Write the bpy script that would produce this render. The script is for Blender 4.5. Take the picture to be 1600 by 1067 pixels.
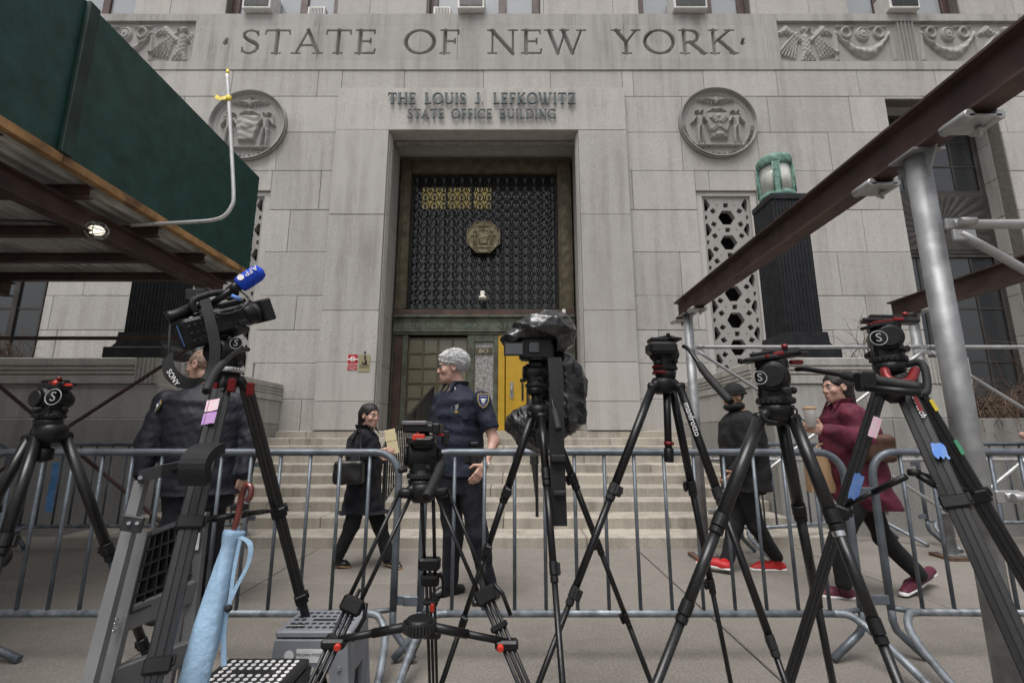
import bpy, bmesh, math, random
import numpy as np
from mathutils import Vector, Matrix
R = math.radians
for o in list(bpy.data.objects): bpy.data.objects.remove(o)
scene = bpy.context.scene
col = scene.collection
# ---------------------------------------------------------------- camera
CAMH, PITCH, FOC = 1.2, R(11.1), 750.0
cam_d = bpy.data.cameras.new('camera'); cam = bpy.data.objects.new('camera', cam_d); col.objects.link(cam)
cam.location = (0, 0, CAMH); cam.rotation_euler = (R(90)+PITCH, 0, 0)
cam_d.sensor_width = 36; cam_d.lens = FOC/1600*36; cam_d.clip_start = .05; cam_d.clip_end = 3000
scene.camera = cam
# ---------------------------------------------------------------- sky and sun (overcast daylight)
SUN_EL, SUN_AZ = R(68), R(200)
w = bpy.data.worlds.new('World'); scene.world = w; w.use_nodes = True
wn = w.node_tree.nodes; wl = w.node_tree.links
bg = wn['Background']; sky = wn.new('ShaderNodeTexSky'); sky.sky_type = 'NISHITA'; sky.sun_disc = False
sky.sun_elevation = SUN_EL; sky.sun_rotation = SUN_AZ; sky.air_density = 1.0; sky.dust_density = 6.0; sky.ozone_density = 1.0
hs = wn.new('ShaderNodeHueSaturation'); hs.inputs['Saturation'].default_value = .3
wl.new(sky.outputs[0], hs.inputs['Color']); wl.new(hs.outputs[0], bg.inputs[0]); bg.inputs[1].default_value = .115
sd = bpy.data.lights.new('sun', 'SUN'); sun = bpy.data.objects.new('sun', sd); col.objects.link(sun)
sd.energy = 1.5; sd.angle = R(40); sd.color = (1, .985, .965)
sdir = Vector((math.sin(SUN_AZ)*math.cos(SUN_EL), math.cos(SUN_AZ)*math.cos(SUN_EL), math.sin(SUN_EL)))
sun.rotation_euler = sdir.to_track_quat('Z', 'Y').to_euler(); sun.location = (0, -20, 40)
vs = scene.view_settings; vs.view_transform = 'Standard'; vs.look = 'None'; vs.gamma = 1; vs.use_curve_mapping = False
vs.exposure = 0.42
# ---------------------------------------------------------------- pixel -> place
CP, SP = math.cos(PITCH), math.sin(PITCH)
def ray(u, v):
    a = (u-800)/FOC; b = (533.5-v)/FOC
    return Vector((a, CP-b*SP, SP+b*CP))
def W(u, v, Y):
    d = ray(u, v); return Vector((0, 0, CAMH)) + d*(Y/d.y)
def G(u, v, z=0):
    d = ray(u, v); return Vector((0, 0, CAMH)) + d*((z-CAMH)/d.z)
def ZW(v, Y): return W(800, v, Y).z
def XW(u, v, Y): return W(u, v, Y).x
def foot_on(u1, v1, u2, v2, Yf):
    "ground point at depth Yf in the plane of sight of the photographed line"
    q = -CAMH/Yf; b = (q*CP-SP)/(CP+q*SP); v = 533.5-b*FOC
    return G(u1+(u2-u1)*(v-v1)/(v2-v1), v)
# ---------------------------------------------------------------- materials
MATS = {}
def _new(name):
    m = bpy.data.materials.new(name); m.use_nodes = True; MATS[name] = m
    return m, m.node_tree.nodes, m.node_tree.links, m.node_tree.nodes['Principled BSDF']
def pm(name, c, rough=.5, metal=0., var=.12, scale=14., bump=.05, bscale=None, coat=0., emit=0., spec=.5, c2=None, detail=4., alpha=None, sheen=0.):
    m, n, l, b = _new(name)
    tc = n.new('ShaderNodeTexCoord'); nz = n.new('ShaderNodeTexNoise'); nz.inputs['Scale'].default_value = scale; nz.inputs['Detail'].default_value = detail
    l.new(tc.outputs['Object'], nz.inputs['Vector'])
    mx = n.new('ShaderNodeMix'); mx.data_type = 'RGBA'
    ramp = n.new('ShaderNodeMapRange'); ramp.inputs[1].default_value = .3; ramp.inputs[2].default_value = .7
    l.new(nz.outputs[0], ramp.inputs[0]); l.new(ramp.outputs[0], mx.inputs['Factor'])
    c2 = c2 or tuple(max(0, x*(1-2*var)) for x in c)
    mx.inputs['A'].default_value = (*[min(1, x*(1+var)) for x in c], 1); mx.inputs['B'].default_value = (*c2, 1)
    l.new(mx.outputs['Result'], b.inputs['Base Color'])
    b.inputs['Roughness'].default_value = rough; b.inputs['Metallic'].default_value = metal
    rr = n.new('ShaderNodeMapRange'); rr.inputs[3].default_value = max(.03, rough-.1); rr.inputs[4].default_value = min(1, rough+.12)
    l.new(nz.outputs[0], rr.inputs[0]); l.new(rr.outputs[0], b.inputs['Roughness'])
    b.inputs['Coat Weight'].default_value = coat; b.inputs['Specular IOR Level'].default_value = spec
    if sheen: b.inputs['Sheen Weight'].default_value = sheen
    if emit: b.inputs['Emission Color'].default_value = (*c, 1); b.inputs['Emission Strength'].default_value = emit
    if bump:
        n2 = n.new('ShaderNodeTexNoise'); n2.inputs['Scale'].default_value = bscale or scale*4; n2.inputs['Detail'].default_value = 6
        l.new(tc.outputs['Object'], n2.inputs['Vector'])
        bp = n.new('ShaderNodeBump'); bp.inputs['Strength'].default_value = bump; bp.inputs['Distance'].default_value = .02
        l.new(n2.outputs[0], bp.inputs['Height']); l.new(bp.outputs[0], b.inputs['Normal'])
    return m
def stone(name, c, dark, speck=170., stain=.5, rand=.16, rough=.8, bump=.25, gum=0.):
    m, n, l, b = _new(name)
    g = n.new('ShaderNodeNewGeometry'); oi = n.new('ShaderNodeObjectInfo')
    def noise(sc, det, vec, ro=.55):
        t = n.new('ShaderNodeTexNoise'); t.inputs['Scale'].default_value = sc; t.inputs['Detail'].default_value = det; t.inputs['Roughness'].default_value = ro
        l.new(vec, t.inputs['Vector']); return t.outputs[0]
    def rng(s, a, b_, lo=0., hi=1.):
        t = n.new('ShaderNodeMapRange'); t.inputs[1].default_value = a; t.inputs[2].default_value = b_; t.inputs[3].default_value = lo; t.inputs[4].default_value = hi
        l.new(s, t.inputs[0]); return t.outputs[0]
    def math_(op, a, b_):
        t = n.new('ShaderNodeMath'); t.operation = op
        for i, x in enumerate((a, b_)):
            if isinstance(x, (int, float)): t.inputs[i].default_value = x
            else: l.new(x, t.inputs[i])
        return t.outputs[0]
    def mix(f, A, B, mode='MIX'):
        t = n.new('ShaderNodeMix'); t.data_type = 'RGBA'; t.blend_type = mode
        if isinstance(f, float): t.inputs['Factor'].default_value = f
        else: l.new(f, t.inputs['Factor'])
        for k, x in (('A', A), ('B', B)):
            if isinstance(x, tuple): t.inputs[k].default_value = (*x, 1)
            else: l.new(x, t.inputs[k])
        return t.outputs['Result']
    P = g.outputs['Position']
    mp = n.new('ShaderNodeMapping'); mp.inputs['Scale'].default_value = (4.2, 4.2, .32); l.new(P, mp.inputs[0])
    streak = rng(noise(1.0, 6, mp.outputs[0], .66), .44, .68)
    blotch = rng(noise(.55, 6, P, .65), .38, .72)
    med = noise(7., 5, P, .6)
    sp = noise(speck, 3, P, .75)
    rnd = rng(oi.outputs['Random'], 0, 1, 1-rand, 1+rand*.7)
    f = math_('MULTIPLY', math_('MULTIPLY', math_('ADD', math_('MULTIPLY', streak, .75), .1), math_('ADD', blotch, .25)), stain)
    c0 = mix(rng(sp, .38, .62), tuple(x*.74 for x in c), tuple(min(1, x*1.2) for x in c))
    c1 = mix(rng(med, .35, .7, 0, .35), c0, tuple(x*.8 for x in c))
    c2_ = mix(f, c1, dark)
    if gum:
        vo = n.new('ShaderNodeTexVoronoi'); vo.inputs['Scale'].default_value = 2.6; l.new(P, vo.inputs['Vector'])
        spots = rng(vo.outputs['Distance'], .035, .06, gum, 0.)
        c2_ = mix(spots, c2_, dark)
        wv = rng(noise(1.7, 9, P, .75), .62, .8, 0, .4); c2_ = mix(wv, c2_, tuple(min(1, x*1.5) for x in c))
    c3 = mix(1.0, c2_, rnd, 'MULTIPLY')
    l.new(c3, b.inputs['Base Color']); b.inputs['Roughness'].default_value = rough; b.inputs['Specular IOR Level'].default_value = .35
    hgt = math_('ADD', math_('MULTIPLY', sp, .35), math_('MULTIPLY', med, .65))
    bp = n.new('ShaderNodeBump'); bp.inputs['Strength'].default_value = bump; bp.inputs['Distance'].default_value = .012
    l.new(hgt, bp.inputs['Height']); l.new(bp.outputs[0], b.inputs['Normal'])
    return m
def glass(name, c, rough=.06, alpha=1.):
    m, n, l, b = _new(name)
    b.inputs['Base Color'].default_value = (*c, 1); b.inputs['Roughness'].default_value = rough; b.inputs['Specular IOR Level'].default_value = .8
    g = n.new('ShaderNodeNewGeometry'); t = n.new('ShaderNodeTexNoise'); t.inputs['Scale'].default_value = 1.4; l.new(g.outputs['Position'], t.inputs['Vector'])
    bp = n.new('ShaderNodeBump'); bp.inputs['Strength'].default_value = .08; l.new(t.outputs[0], bp.inputs['Height']); l.new(bp.outputs[0], b.inputs['Normal'])
    b.inputs['Alpha'].default_value = alpha
    return m
# ---------------------------------------------------------------- objects and tags
def tag(o, label=None, cat=None, group=None, kind=None):
    if label: o['label'] = label
    if cat: o['category'] = cat
    if group: o['group'] = group
    if kind: o['kind'] = kind
    return o
ORIG = {}
def thing(name, loc, label, cat, group=None):
    o = bpy.data.objects.new(name, None); col.objects.link(o); o.location = loc; o.empty_display_size = .1
    ORIG[o.name] = Vector(loc); tag(o, label, cat, group); return o
def origin(o): return ORIG.get(o.name, Vector((0, 0, 0))) if o is not None else Vector((0, 0, 0))
def each(items, name, mats, parent):
    'one object per piece'
    for fn in items:
        mb = MB(); fn(mb); mb.build(name, mats, parent)
def link(name, me, parent=None, loc=None, mats=()):
    "mesh in world coordinates; its origin is the parent's (or loc)"
    o = bpy.data.objects.new(name, me); col.objects.link(o)
    org = Vector(loc) if loc is not None else origin(parent)
    if org.length > 0: me.transform(Matrix.Translation(-org))
    for m in mats: me.materials.append(MATS[m])
    if parent is not None:
        o.parent = parent; o.location = org - origin(parent)
    else: o.location = org
    ORIG[o.name] = org
    return o
def inst(src, name, parent, loc, rot=None, scale=None):
    o = bpy.data.objects.new(name, src.data); col.objects.link(o); o.parent = parent
    o.location = Vector(loc) - origin(parent)
    if rot is not None: o.rotation_euler = rot
    if scale is not None: o.scale = scale
    ORIG[o.name] = Vector(loc); return o
def frame(d, up=(0, 0, 1)):
    "matrix whose z axis is d"
    d = Vector(d).normalized(); u = Vector(up)
    if abs(d.dot(u)) > .98: u = Vector((0, 1, 0)) if abs(d.y) < .9 else Vector((1, 0, 0))
    x = u.cross(d).normalized(); y = d.cross(x)
    return Matrix((x, y, d)).transposed().to_4x4()
def at(loc, d=None, up=(0, 0, 1)):
    return Matrix.Translation(Vector(loc)) @ (frame(d, up) if d is not None else Matrix.Identity(4))
class MB:
    def __init__(s): s.v = []; s.f = []; s.m = []; s.s = []
    def add(s, vs_, fs, mi=0, smooth=False, M=None):
        b = len(s.v)
        s.v += [tuple(M @ Vector(p)) for p in vs_] if M is not None else [tuple(p) for p in vs_]
        for f in fs: s.f.append(tuple(b+i for i in f)); s.m.append(mi); s.s.append(smooth)
        return s
    def box(s, c, d, bev=0., mi=0, M=None):
        hx, hy, hz = d[0]/2, d[1]/2, d[2]/2; cx, cy, cz = c
        if bev <= 0:
            V = [(cx+x*hx, cy+y*hy, cz+z*hz) for x in (-1, 1) for y in (-1, 1) for z in (-1, 1)]
            return s.add(V, [(0, 1, 3, 2), (4, 6, 7, 5), (0, 4, 5, 1), (2, 3, 7, 6), (0, 2, 6, 4), (1, 5, 7, 3)], mi, False, M)
        b = min(bev, hx*.49, hy*.49, hz*.49); V = []; F = []; ix = {}
        for x in (-1, 1):
            for y in (-1, 1):
                for z in (-1, 1):
                    for a in range(3):
                        p = [x*(hx-b), y*(hy-b), z*(hz-b)]; p[a] = (x*hx, y*hy, z*hz)[a]
                        ix[x, y, z, a] = len(V); V.append((cx+p[0], cy+p[1], cz+p[2]))
        for a in range(3):
            o1, o2 = [i for i in range(3) if i != a]
            for sg in (-1, 1):
                q = []
                for (e, g) in ((-1, -1), (1, -1), (1, 1), (-1, 1)):
                    k = [0, 0, 0]; k[a] = sg; k[o1] = e; k[o2] = g; q.append(ix[(*k, a)])
                F.append(tuple(q))
            for e in (-1, 1):
                for g in (-1, 1):
                    k1 = [0, 0, 0]; k1[o1] = e; k1[o2] = g; k1[a] = -1; k2 = list(k1); k2[a] = 1
                    F.append((ix[(*k1, o1)], ix[(*k2, o1)], ix[(*k2, o2)], ix[(*k1, o2)]))
        for x in (-1, 1):
            for y in (-1, 1):
                for z in (-1, 1): F.append(tuple(ix[x, y, z, a] for a in range(3)))
        return s.add(V, F, mi, False, M)
    def b2(s, lo, hi, bev=0., mi=0, M=None):
        return s.box([(a+b)/2 for a, b in zip(lo, hi)], [abs(b-a) for a, b in zip(lo, hi)], bev, mi, M)
    def tube(s, pts, r, n=10, mi=0, closed=False, caps=True, smooth=True, M=None, flat=1.):
        P = [Vector(p) for p in pts]; N = len(P); rs = r if isinstance(r, (list, tuple)) else [r]*N
        V = []; F = []; prev = None
        for i in range(N):
            if closed: t = (P[(i+1) % N]-P[i-1])
            else: t = (P[min(i+1, N-1)]-P[max(i-1, 0)])
            t.normalize()
            if prev is None:
                u = Vector((0, 0, 1)) if abs(t.z) < .9 else Vector((0, 1, 0))
                x = u.cross(t).normalized()
            else:
                x = prev - t*prev.dot(t); x.normalize()
            prev = x; y = t.cross(x)
            for k in range(n):
                a = 2*math.pi*k/n; V.append(P[i] + (x*math.cos(a) + y*math.sin(a)*flat)*rs[i])
        for i in range(N if closed else N-1):
            j = (i+1) % N
            for k in range(n): k2 = (k+1) % n; F.append((i*n+k, i*n+k2, j*n+k2, j*n+k))
        if caps and not closed: F.append(tuple(range(n-1, -1, -1))); F.append(tuple((N-1)*n+k for k in range(n)))
        s.add(V, F[:len(F)-(2 if caps and not closed else 0)], mi, smooth, M)
        if caps and not closed:
            b = len(s.v)-len(V)
            for f in F[-2:]: s.f.append(tuple(b+i for i in f)); s.m.append(mi); s.s.append(False)
        return s
    def lathe(s, prof, M=None, n=20, mi=0, smooth=True, a0=0, a1=2*math.pi):
        full = abs(a1-a0-2*math.pi) < 1e-6; k = n if full else n+1; V = []; F = []
        for r_, z in prof:
            for i in range(k): a = a0+(a1-a0)*i/n; V.append((r_*math.cos(a), r_*math.sin(a), z))
        for j in range(len(prof)-1):
            for i in range(n): i2 = (i+1) % k; F.append((j*k+i, j*k+i2, (j+1)*k+i2, (j+1)*k+i))
        s.add(V, F, mi, smooth, M)
        if full:
            b = len(s.v)-len(V)
            if prof[0][0] > 1e-4: s.f.append(tuple(b+i for i in range(k-1, -1, -1))); s.m.append(mi); s.s.append(False)
            if prof[-1][0] > 1e-4: s.f.append(tuple(b+(len(prof)-1)*k+i for i in range(k))); s.m.append(mi); s.s.append(False)
        return s
    def cyl(s, a, b, r, n=16, mi=0, bev=.0, M=None):
        a, b = Vector(a), Vector(b); h = (b-a).length; e = min(bev, r*.4, h*.4)
        pr = [(r, 0), (r, h)] if e <= 0 else [(r-e, 0), (r, e), (r, h-e), (r-e, h)]
        T = at(a, b-a); T = M @ T if M is not None else T
        return s.lathe(pr, T, n, mi)
    def prism(s, poly, M, d, mi=0, smooth=False):
        "polygon in local xy extruded d along local z"
        n = len(poly); V = [(x, y, 0) for x, y in poly]+[(x, y, d) for x, y in poly]
        s.add(V, [(i, (i+1) % n, n+(i+1) % n, n+i) for i in range(n)], mi, smooth, M)
        b = len(s.v)-2*n
        s.f += [tuple(b+i for i in range(n-1, -1, -1)), tuple(b+n+i for i in range(n))]; s.m += [mi, mi]; s.s += [False, False]
        return s
    def ball(s, c, r, n=14, mi=0, M=None):
        r = r if isinstance(r, (tuple, list)) else (r, r, r); pr = [(math.sin(math.pi*i/(n//2)), -math.cos(math.pi*i/(n//2))) for i in range(n//2+1)]
        pr[0] = (1e-5, -1); pr[-1] = (1e-5, 1)
        T = Matrix.Translation(Vector(c)) @ Matrix.Diagonal((*r, 1)); T = M @ T if M is not None else T
        return s.lathe(pr, T, n, mi)
    def strip(s, pts, wv, th, mi=0):
        "flat band along pts with width vectors wv and thickness th"
        P = [Vector(p) for p in pts]; N = len(P); V = []; F = []
        for i in range(N):
            t = (P[min(i+1, N-1)]-P[max(i-1, 0)]).normalized(); wd = Vector(wv[i] if isinstance(wv, list) else wv); nn = t.cross(wd).normalized()*th/2
            V += [P[i]-wd/2-nn, P[i]+wd/2-nn, P[i]+wd/2+nn, P[i]-wd/2+nn]
        for i in range(N-1):
            for k in range(4): F.append((4*i+k, 4*i+(k+1) % 4, 4*i+4+(k+1) % 4, 4*i+4+k))
        F += [(3, 2, 1, 0), tuple(4*N-4+k for k in range(4))]
        return s.add(V, F, mi, False)
    def mesh(s, name):
        me = bpy.data.meshes.new(name); me.from_pydata(s.v, [], s.f)
        me.polygons.foreach_set('material_index', s.m); me.polygons.foreach_set('use_smooth', s.s)
        me.validate(); me.update()
        bm = bmesh.new(); bm.from_mesh(me); bmesh.ops.recalc_face_normals(bm, faces=bm.faces); bm.to_mesh(me); bm.free()
        return me
    def build(s, name, mats, parent=None, loc=None):
        return link(name, s.mesh(name), parent, loc, [mats] if isinstance(mats, str) else mats)
def arc(c, r, a0, a1, n, ux=Vector((1, 0, 0)), uy=Vector((0, 0, 1))):
    c = Vector(c); return [c + ux*(r*math.cos(a0+(a1-a0)*i/n)) + uy*(r*math.sin(a0+(a1-a0)*i/n)) for i in range(n+1)]
def smoothpath(pts, k=6):
    P = [Vector(p) for p in pts]; out = []
    for i in range(len(P)-1):
        p0, p1, p2, p3 = P[max(i-1, 0)], P[i], P[i+1], P[min(i+2, len(P)-1)]
        for j in range(k):
            t = j/k; out.append(.5*((2*p1)+(p2-p0)*t+(2*p0-5*p1+4*p2-p3)*t*t+(3*p1-p0-3*p2+p3)*t**3))
    out.append(P[-1]); return out
def curve_mesh(loops, ext, bev=0., name='plate'):
    "flat plate (local xy, thickness 2*ext) bounded by the loops, inner loops are holes"
    cu = bpy.data.curves.new(name, 'CURVE'); cu.dimensions = '2D'; cu.fill_mode = 'BOTH'; cu.extrude = ext; cu.bevel_depth = bev; cu.bevel_resolution = 0
    for lp in loops:
        sp = cu.splines.new('POLY'); sp.points.add(len(lp)-1); sp.use_cyclic_u = True
        for i, p in enumerate(lp): sp.points[i].co = (p[0], p[1], 0, 1)
    o = bpy.data.objects.new('tmp', cu); col.objects.link(o); dg = bpy.context.evaluated_depsgraph_get()
    me = bpy.data.meshes.new_from_object(o.evaluated_get(dg)); bpy.data.objects.remove(o); bpy.data.curves.remove(cu)
    me.materials.clear(); me.polygons.foreach_set('material_index', [0]*len(me.polygons)); return me
def text_mesh(txt, size, ext=.001, align='CENTER', spacing=1.):
    cu = bpy.data.curves.new('lettering', 'FONT'); cu.body = txt; cu.size = size; cu.extrude = ext; cu.align_x = align; cu.align_y = 'CENTER'; cu.space_character = spacing
    cu.resolution_u = 3
    o = bpy.data.objects.new('tmp', cu); col.objects.link(o); dg = bpy.context.evaluated_depsgraph_get()
    me = bpy.data.meshes.new_from_object(o.evaluated_get(dg)); bpy.data.objects.remove(o); bpy.data.curves.remove(cu); me.materials.clear()
    me.polygons.foreach_set('material_index', [0]*len(me.polygons)); return me
def text(txt, size, M, m, parent, name='lettering', ext=.001, spacing=1.):
    me = text_mesh(txt, size, ext, spacing=spacing); me.transform(M); return link(name, me, parent, None, [m])
FACE = Matrix(((1, 0, 0, 0), (0, 0, -1, 0), (0, 1, 0, 0), (0, 0, 0, 1)))     # local xy -> world xz, normal towards -y
def facing(loc, n, roll=0.):
    "local z = n (outward normal), local y as upright as possible, for lettering on a surface"
    n = Vector(n).normalized(); u = Vector((0, 0, 1)); x = u.cross(n)
    x = x.normalized() if x.length > 1e-3 else Vector((1, 0, 0)); y = n.cross(x)
    return Matrix.Translation(Vector(loc)) @ Matrix((x, y, n)).transposed().to_4x4() @ Matrix.Rotation(roll, 4, 'Z')
# ---------------------------------------------------------------- implicit surfaces (bodies, cloth, bags)
A = np.array
def v3(p): return np.array((p[0], p[1], p[2]), float)
def cone(a, b, ra, rb):
    a, b = v3(a), v3(b); ba = b-a; L = max(ba@ba, 1e-9)
    def f(P):
        t = np.clip(((P-a)@ba)/L, 0, 1); return np.linalg.norm(P-a-t[:, None]*ba, axis=1)-(ra+(rb-ra)*t)
    return f
def ell(c, r, Rm=None):
    c = v3(c); r = A(r, float)
    def f(P):
        q = P-c
        if Rm is not None: q = q@Rm
        k0 = np.linalg.norm(q/r, axis=1); k1 = np.linalg.norm(q/(r*r), axis=1); return k0*(k0-1)/np.maximum(k1, 1e-9)
    return f
def rbox(c, d, rr, Rm=None):
    c = v3(c); hd = A(d, float)/2-rr
    def f(P):
        q = P-c
        if Rm is not None: q = q@Rm
        q = np.abs(q)-hd; return np.linalg.norm(np.maximum(q, 0), axis=1)+np.minimum(q.max(axis=1), 0)-rr
    return f
def loft(levels, yaw=0.):
    "levels: (z, cx, cy, rx, ry); elliptical sections along z"
    L = A(levels, float); L = L[L[:, 0].argsort()]; c, s_ = math.cos(yaw), math.sin(yaw)
    def f(P):
        z = np.clip(P[:, 2], L[0, 0], L[-1, 0]); g = [np.interp(z, L[:, 0], L[:, i]) for i in range(1, 5)]
        x = P[:, 0]-g[0]; y = P[:, 1]-g[1]; lx = x*c+y*s_; ly = -x*s_+y*c
        k = (np.abs(lx/g[2])**2.4+np.abs(ly/g[3])**2.4)**(1/2.4)
        d = (k-1)*np.minimum(g[2], g[3]); dz = np.abs(P[:, 2]-z)
        return np.where(dz > 0, np.sqrt(np.maximum(d, 0)**2+dz**2), np.maximum(d, -1))
    return f
def smin(a, b, k):
    h = np.clip(.5+.5*(b-a)/k, 0, 1); return b+(a-b)*h-k*h*(1-h)
def U(*fs, k=.02):
    def f(P):
        d = fs[0](P)
        for g in fs[1:]: d = smin(d, g(P), k)
        return d
    return f
def cut(f, g, k=.006): return lambda P: -smin(-f(P), g(P), k)
def wrinkle(f, amp, fr, seed=0, aniso=(1, 1, 1)):
    rs = np.random.RandomState(seed); D = rs.randn(7, 3)*A(aniso)*fr; ph = rs.rand(7)*6.28; D2 = rs.randn(7, 3)*fr*.6
    def g(P):
        n = 0
        for i in range(7): n = n+np.sin(P@D[i]+ph[i]+1.7*np.sin(P@D2[i]))*(1 if i < 4 else .5)
        return f(P)+amp*n/3.5
    return g
def nets(F, o, h):
    S = F < 0; nx, ny, nz = F.shape
    C = {(i, j, k): (slice(i, nx-1+i), slice(j, ny-1+j), slice(k, nz-1+k)) for i in (0, 1) for j in (0, 1) for k in (0, 1)}
    cnt = sum(S[C[c]].astype(np.int8) for c in C); act = (cnt > 0) & (cnt < 8); ac = np.argwhere(act)
    ix = -np.ones(act.shape, int); ix[act] = np.arange(len(ac))
    vals = {c: F[C[c]][act] for c in C}; acc = np.zeros((len(ac), 3)); num = np.zeros(len(ac))
    for c in C:
        for a in range(3):
            if c[a] == 0:
                e = list(c); e[a] = 1; e = tuple(e); v0, v1 = vals[c], vals[e]; m = (v0 < 0) != (v1 < 0)
                t = np.where(m, v0/np.where(m, v0-v1, 1), 0); p = np.tile(A(c, float), (len(ac), 1)); p[:, a] += t
                acc[m] += p[m]; num[m] += 1
    V = o+h*(ac+acc/num[:, None]); Q = []
    for a in range(3):
        b, c = (a+1) % 3, (a+2) % 3
        sl0 = [slice(None)]*3; sl1 = [slice(None)]*3; sl0[a] = slice(0, -1); sl1[a] = slice(1, None)
        ch = S[tuple(sl0)] != S[tuple(sl1)]; e = np.argwhere(ch)
        e = e[(e[:, b] > 0) & (e[:, c] > 0) & (e[:, b] < F.shape[b]-1) & (e[:, c] < F.shape[c]-1)]
        def cell(db, dc): q = e.copy(); q[:, b] += db; q[:, c] += dc; return ix[q[:, 0], q[:, 1], q[:, 2]]
        q = np.stack([cell(-1, -1), cell(0, -1), cell(0, 0), cell(-1, 0)], 1); fl = S[e[:, 0], e[:, 1], e[:, 2]]
        q[~fl] = q[~fl][:, ::-1]; Q.append(q)
    Q = np.concatenate(Q); return V, Q[(Q >= 0).all(1)]
def sdf_mesh(name, f, lo, hi, h):
    lo = v3(lo); hi = v3(hi); K = 4; n = np.ceil((hi-lo)/(h*K)).astype(int)+1; H = h*K
    ax = [lo[i]+H*(np.arange(n[i])+.5) for i in range(3)]
    gc = np.stack(np.meshgrid(*ax, indexing='ij'), -1).reshape(-1, 3); fc = f(gc).reshape(n)
    near = np.abs(fc) < H*1.6; F = np.repeat(np.repeat(np.repeat(fc, K, 0), K, 1), K, 2); mk = np.repeat(np.repeat(np.repeat(near, K, 0), K, 1), K, 2)
    idx = np.argwhere(mk); o = lo+h*.5; F[mk] = f(o+h*idx)
    V, Q = nets(F, o, h)
    me = bpy.data.meshes.new(name); me.vertices.add(len(V)); me.vertices.foreach_set('co', V.ravel())
    me.loops.add(Q.size); me.loops.foreach_set('vertex_index', Q.ravel().astype(np.int32)); me.polygons.add(len(Q))
    me.polygons.foreach_set('loop_start', np.arange(0, Q.size, 4, dtype=np.int32)); me.polygons.foreach_set('loop_total', np.full(len(Q), 4, dtype=np.int32))
    me.update(); me.validate(); me.polygons.foreach_set('use_smooth', [True]*len(me.polygons)); return me
def sdf(name, f, lo, hi, h, mats, parent=None, loc=None):
    return link(name, sdf_mesh(name, f, lo, hi, h), parent, loc, [mats] if isinstance(mats, str) else mats)
def relief(name, fn, M, w_, h_, nx, ny, mats, parent, round_=False):
    "carved panel: grid in local xy, height along local z from fn(x, y)"
    x = np.linspace(-w_/2, w_/2, nx); y = np.linspace(-h_/2, h_/2, ny); X, Y = np.meshgrid(x, y); Z = fn(X, Y)
    V = np.stack([X, Y, Z], -1).reshape(-1, 3); i = np.arange(nx*ny).reshape(ny, nx)
    Q = np.stack([i[:-1, :-1], i[:-1, 1:], i[1:, 1:], i[1:, :-1]], -1).reshape(-1, 4)
    if round_:
        ok = ((V[Q][:, :, 0]/(w_/2))**2+(V[Q][:, :, 1]/(h_/2))**2 <= 1.0).all(1); Q = Q[ok]
    me = bpy.data.meshes.new(name); me.from_pydata(V.tolist(), [], Q.tolist()); me.update(); me.transform(M)
    me.polygons.foreach_set('use_smooth', [True]*len(me.polygons)); return link(name, me, parent, None, [mats])
def seg2(X, Y, ax_, ay, bx_, by, r0, r1=None):
    "2d signed distance to a tapered bar, negative inside"
    r1 = r0 if r1 is None else r1; dx, dy = bx_-ax_, by-ay; L = max(dx*dx+dy*dy, 1e-9); t = np.clip(((X-ax_)*dx+(Y-ay)*dy)/L, 0, 1)
    return np.hypot(X-ax_-t*dx, Y-ay-t*dy)-(r0+(r1-r0)*t)
def bump2(d, w_): "rounded raised profile from a 2d distance"; return np.sqrt(np.clip(-d/w_, 0, 1))
# ================================================================= SETTING: building, steps, ground
GR = (.445, .428, .405)
stone('granite', GR, (.15, .135, .115), stain=.62, rand=.09, speck=75)
stone('granite_frieze', (.395, .385, .37), (.13, .12, .108), stain=.95, rand=.06, speck=75)
stone('granite_carved', (.335, .325, .31), (.10, .09, .08), stain=.5, rand=.03, bump=.15)
stone('granite_step', (.41, .375, .32), (.10, .086, .066), stain=.85, rand=.14, bump=.35, speck=70)
stone('granite_base', (.32, .312, .295), (.09, .085, .075), stain=.6, rand=.08, speck=65, bump=.4)
stone('granite_cheek', (.41, .398, .375), (.10, .09, .075), stain=.75, rand=.08, speck=75)
stone('concrete', (.225, .205, .182), (.10, .092, .08), speck=75, stain=.55, rand=.07, rough=.85, gum=.6, bump=.14)
pm('mortar', (.16, .145, .125), .95)
pm('dark_hole', (.012, .012, .014), .9, var=.05, bump=0)
pm('bronze', (.10, .082, .05), .5, metal=.45, var=.3, scale=6, c2=(.06, .052, .032), bump=.12)
pm('bronze_green', (.085, .095, .07), .55, metal=.35, var=.3, scale=5, c2=(.05, .05, .034), bump=.2)
pm('bronze_red', (.075, .045, .035), .55, metal=.3, var=.25, scale=4)
pm('grille_iron', (.02, .02, .019), .45, metal=.6, var=.3, bump=.05)
pm('grille_tulip', (.055, .056, .058), .5, metal=.3, var=.25)
pm('gold_relief', (.17, .145, .085), .5, metal=.4, var=.35, scale=9, c2=(.09, .075, .045))
pm('verdigris', (.16, .29, .235), .7, metal=.1, var=.25, scale=18, c2=(.07, .13, .105), bump=.3)
pm('verdigris_letter', (.06, .08, .082), .55, metal=.35, var=.35, scale=30, c2=(.04, .05, .05))
pm('iron_black', (.022, .023, .026), .38, metal=.5, var=.25, scale=8, bump=.06)
pm('paint_yellow', (.47, .285, .018), .42, var=.06, scale=5)
pm('steel_plain', (.42, .42, .42), .35, metal=.85, var=.1)
pm('window_frame', (.07, .035, .03), .5, var=.2, scale=6)
pm('window_bronze', (.055, .05, .045), .5, metal=.3, var=.2, scale=4)
pm('ac_white', (.62, .61, .58), .5, var=.08, scale=6); pm('ac_dark', (.02, .02, .022), .5, var=.2, bump=0)
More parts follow.
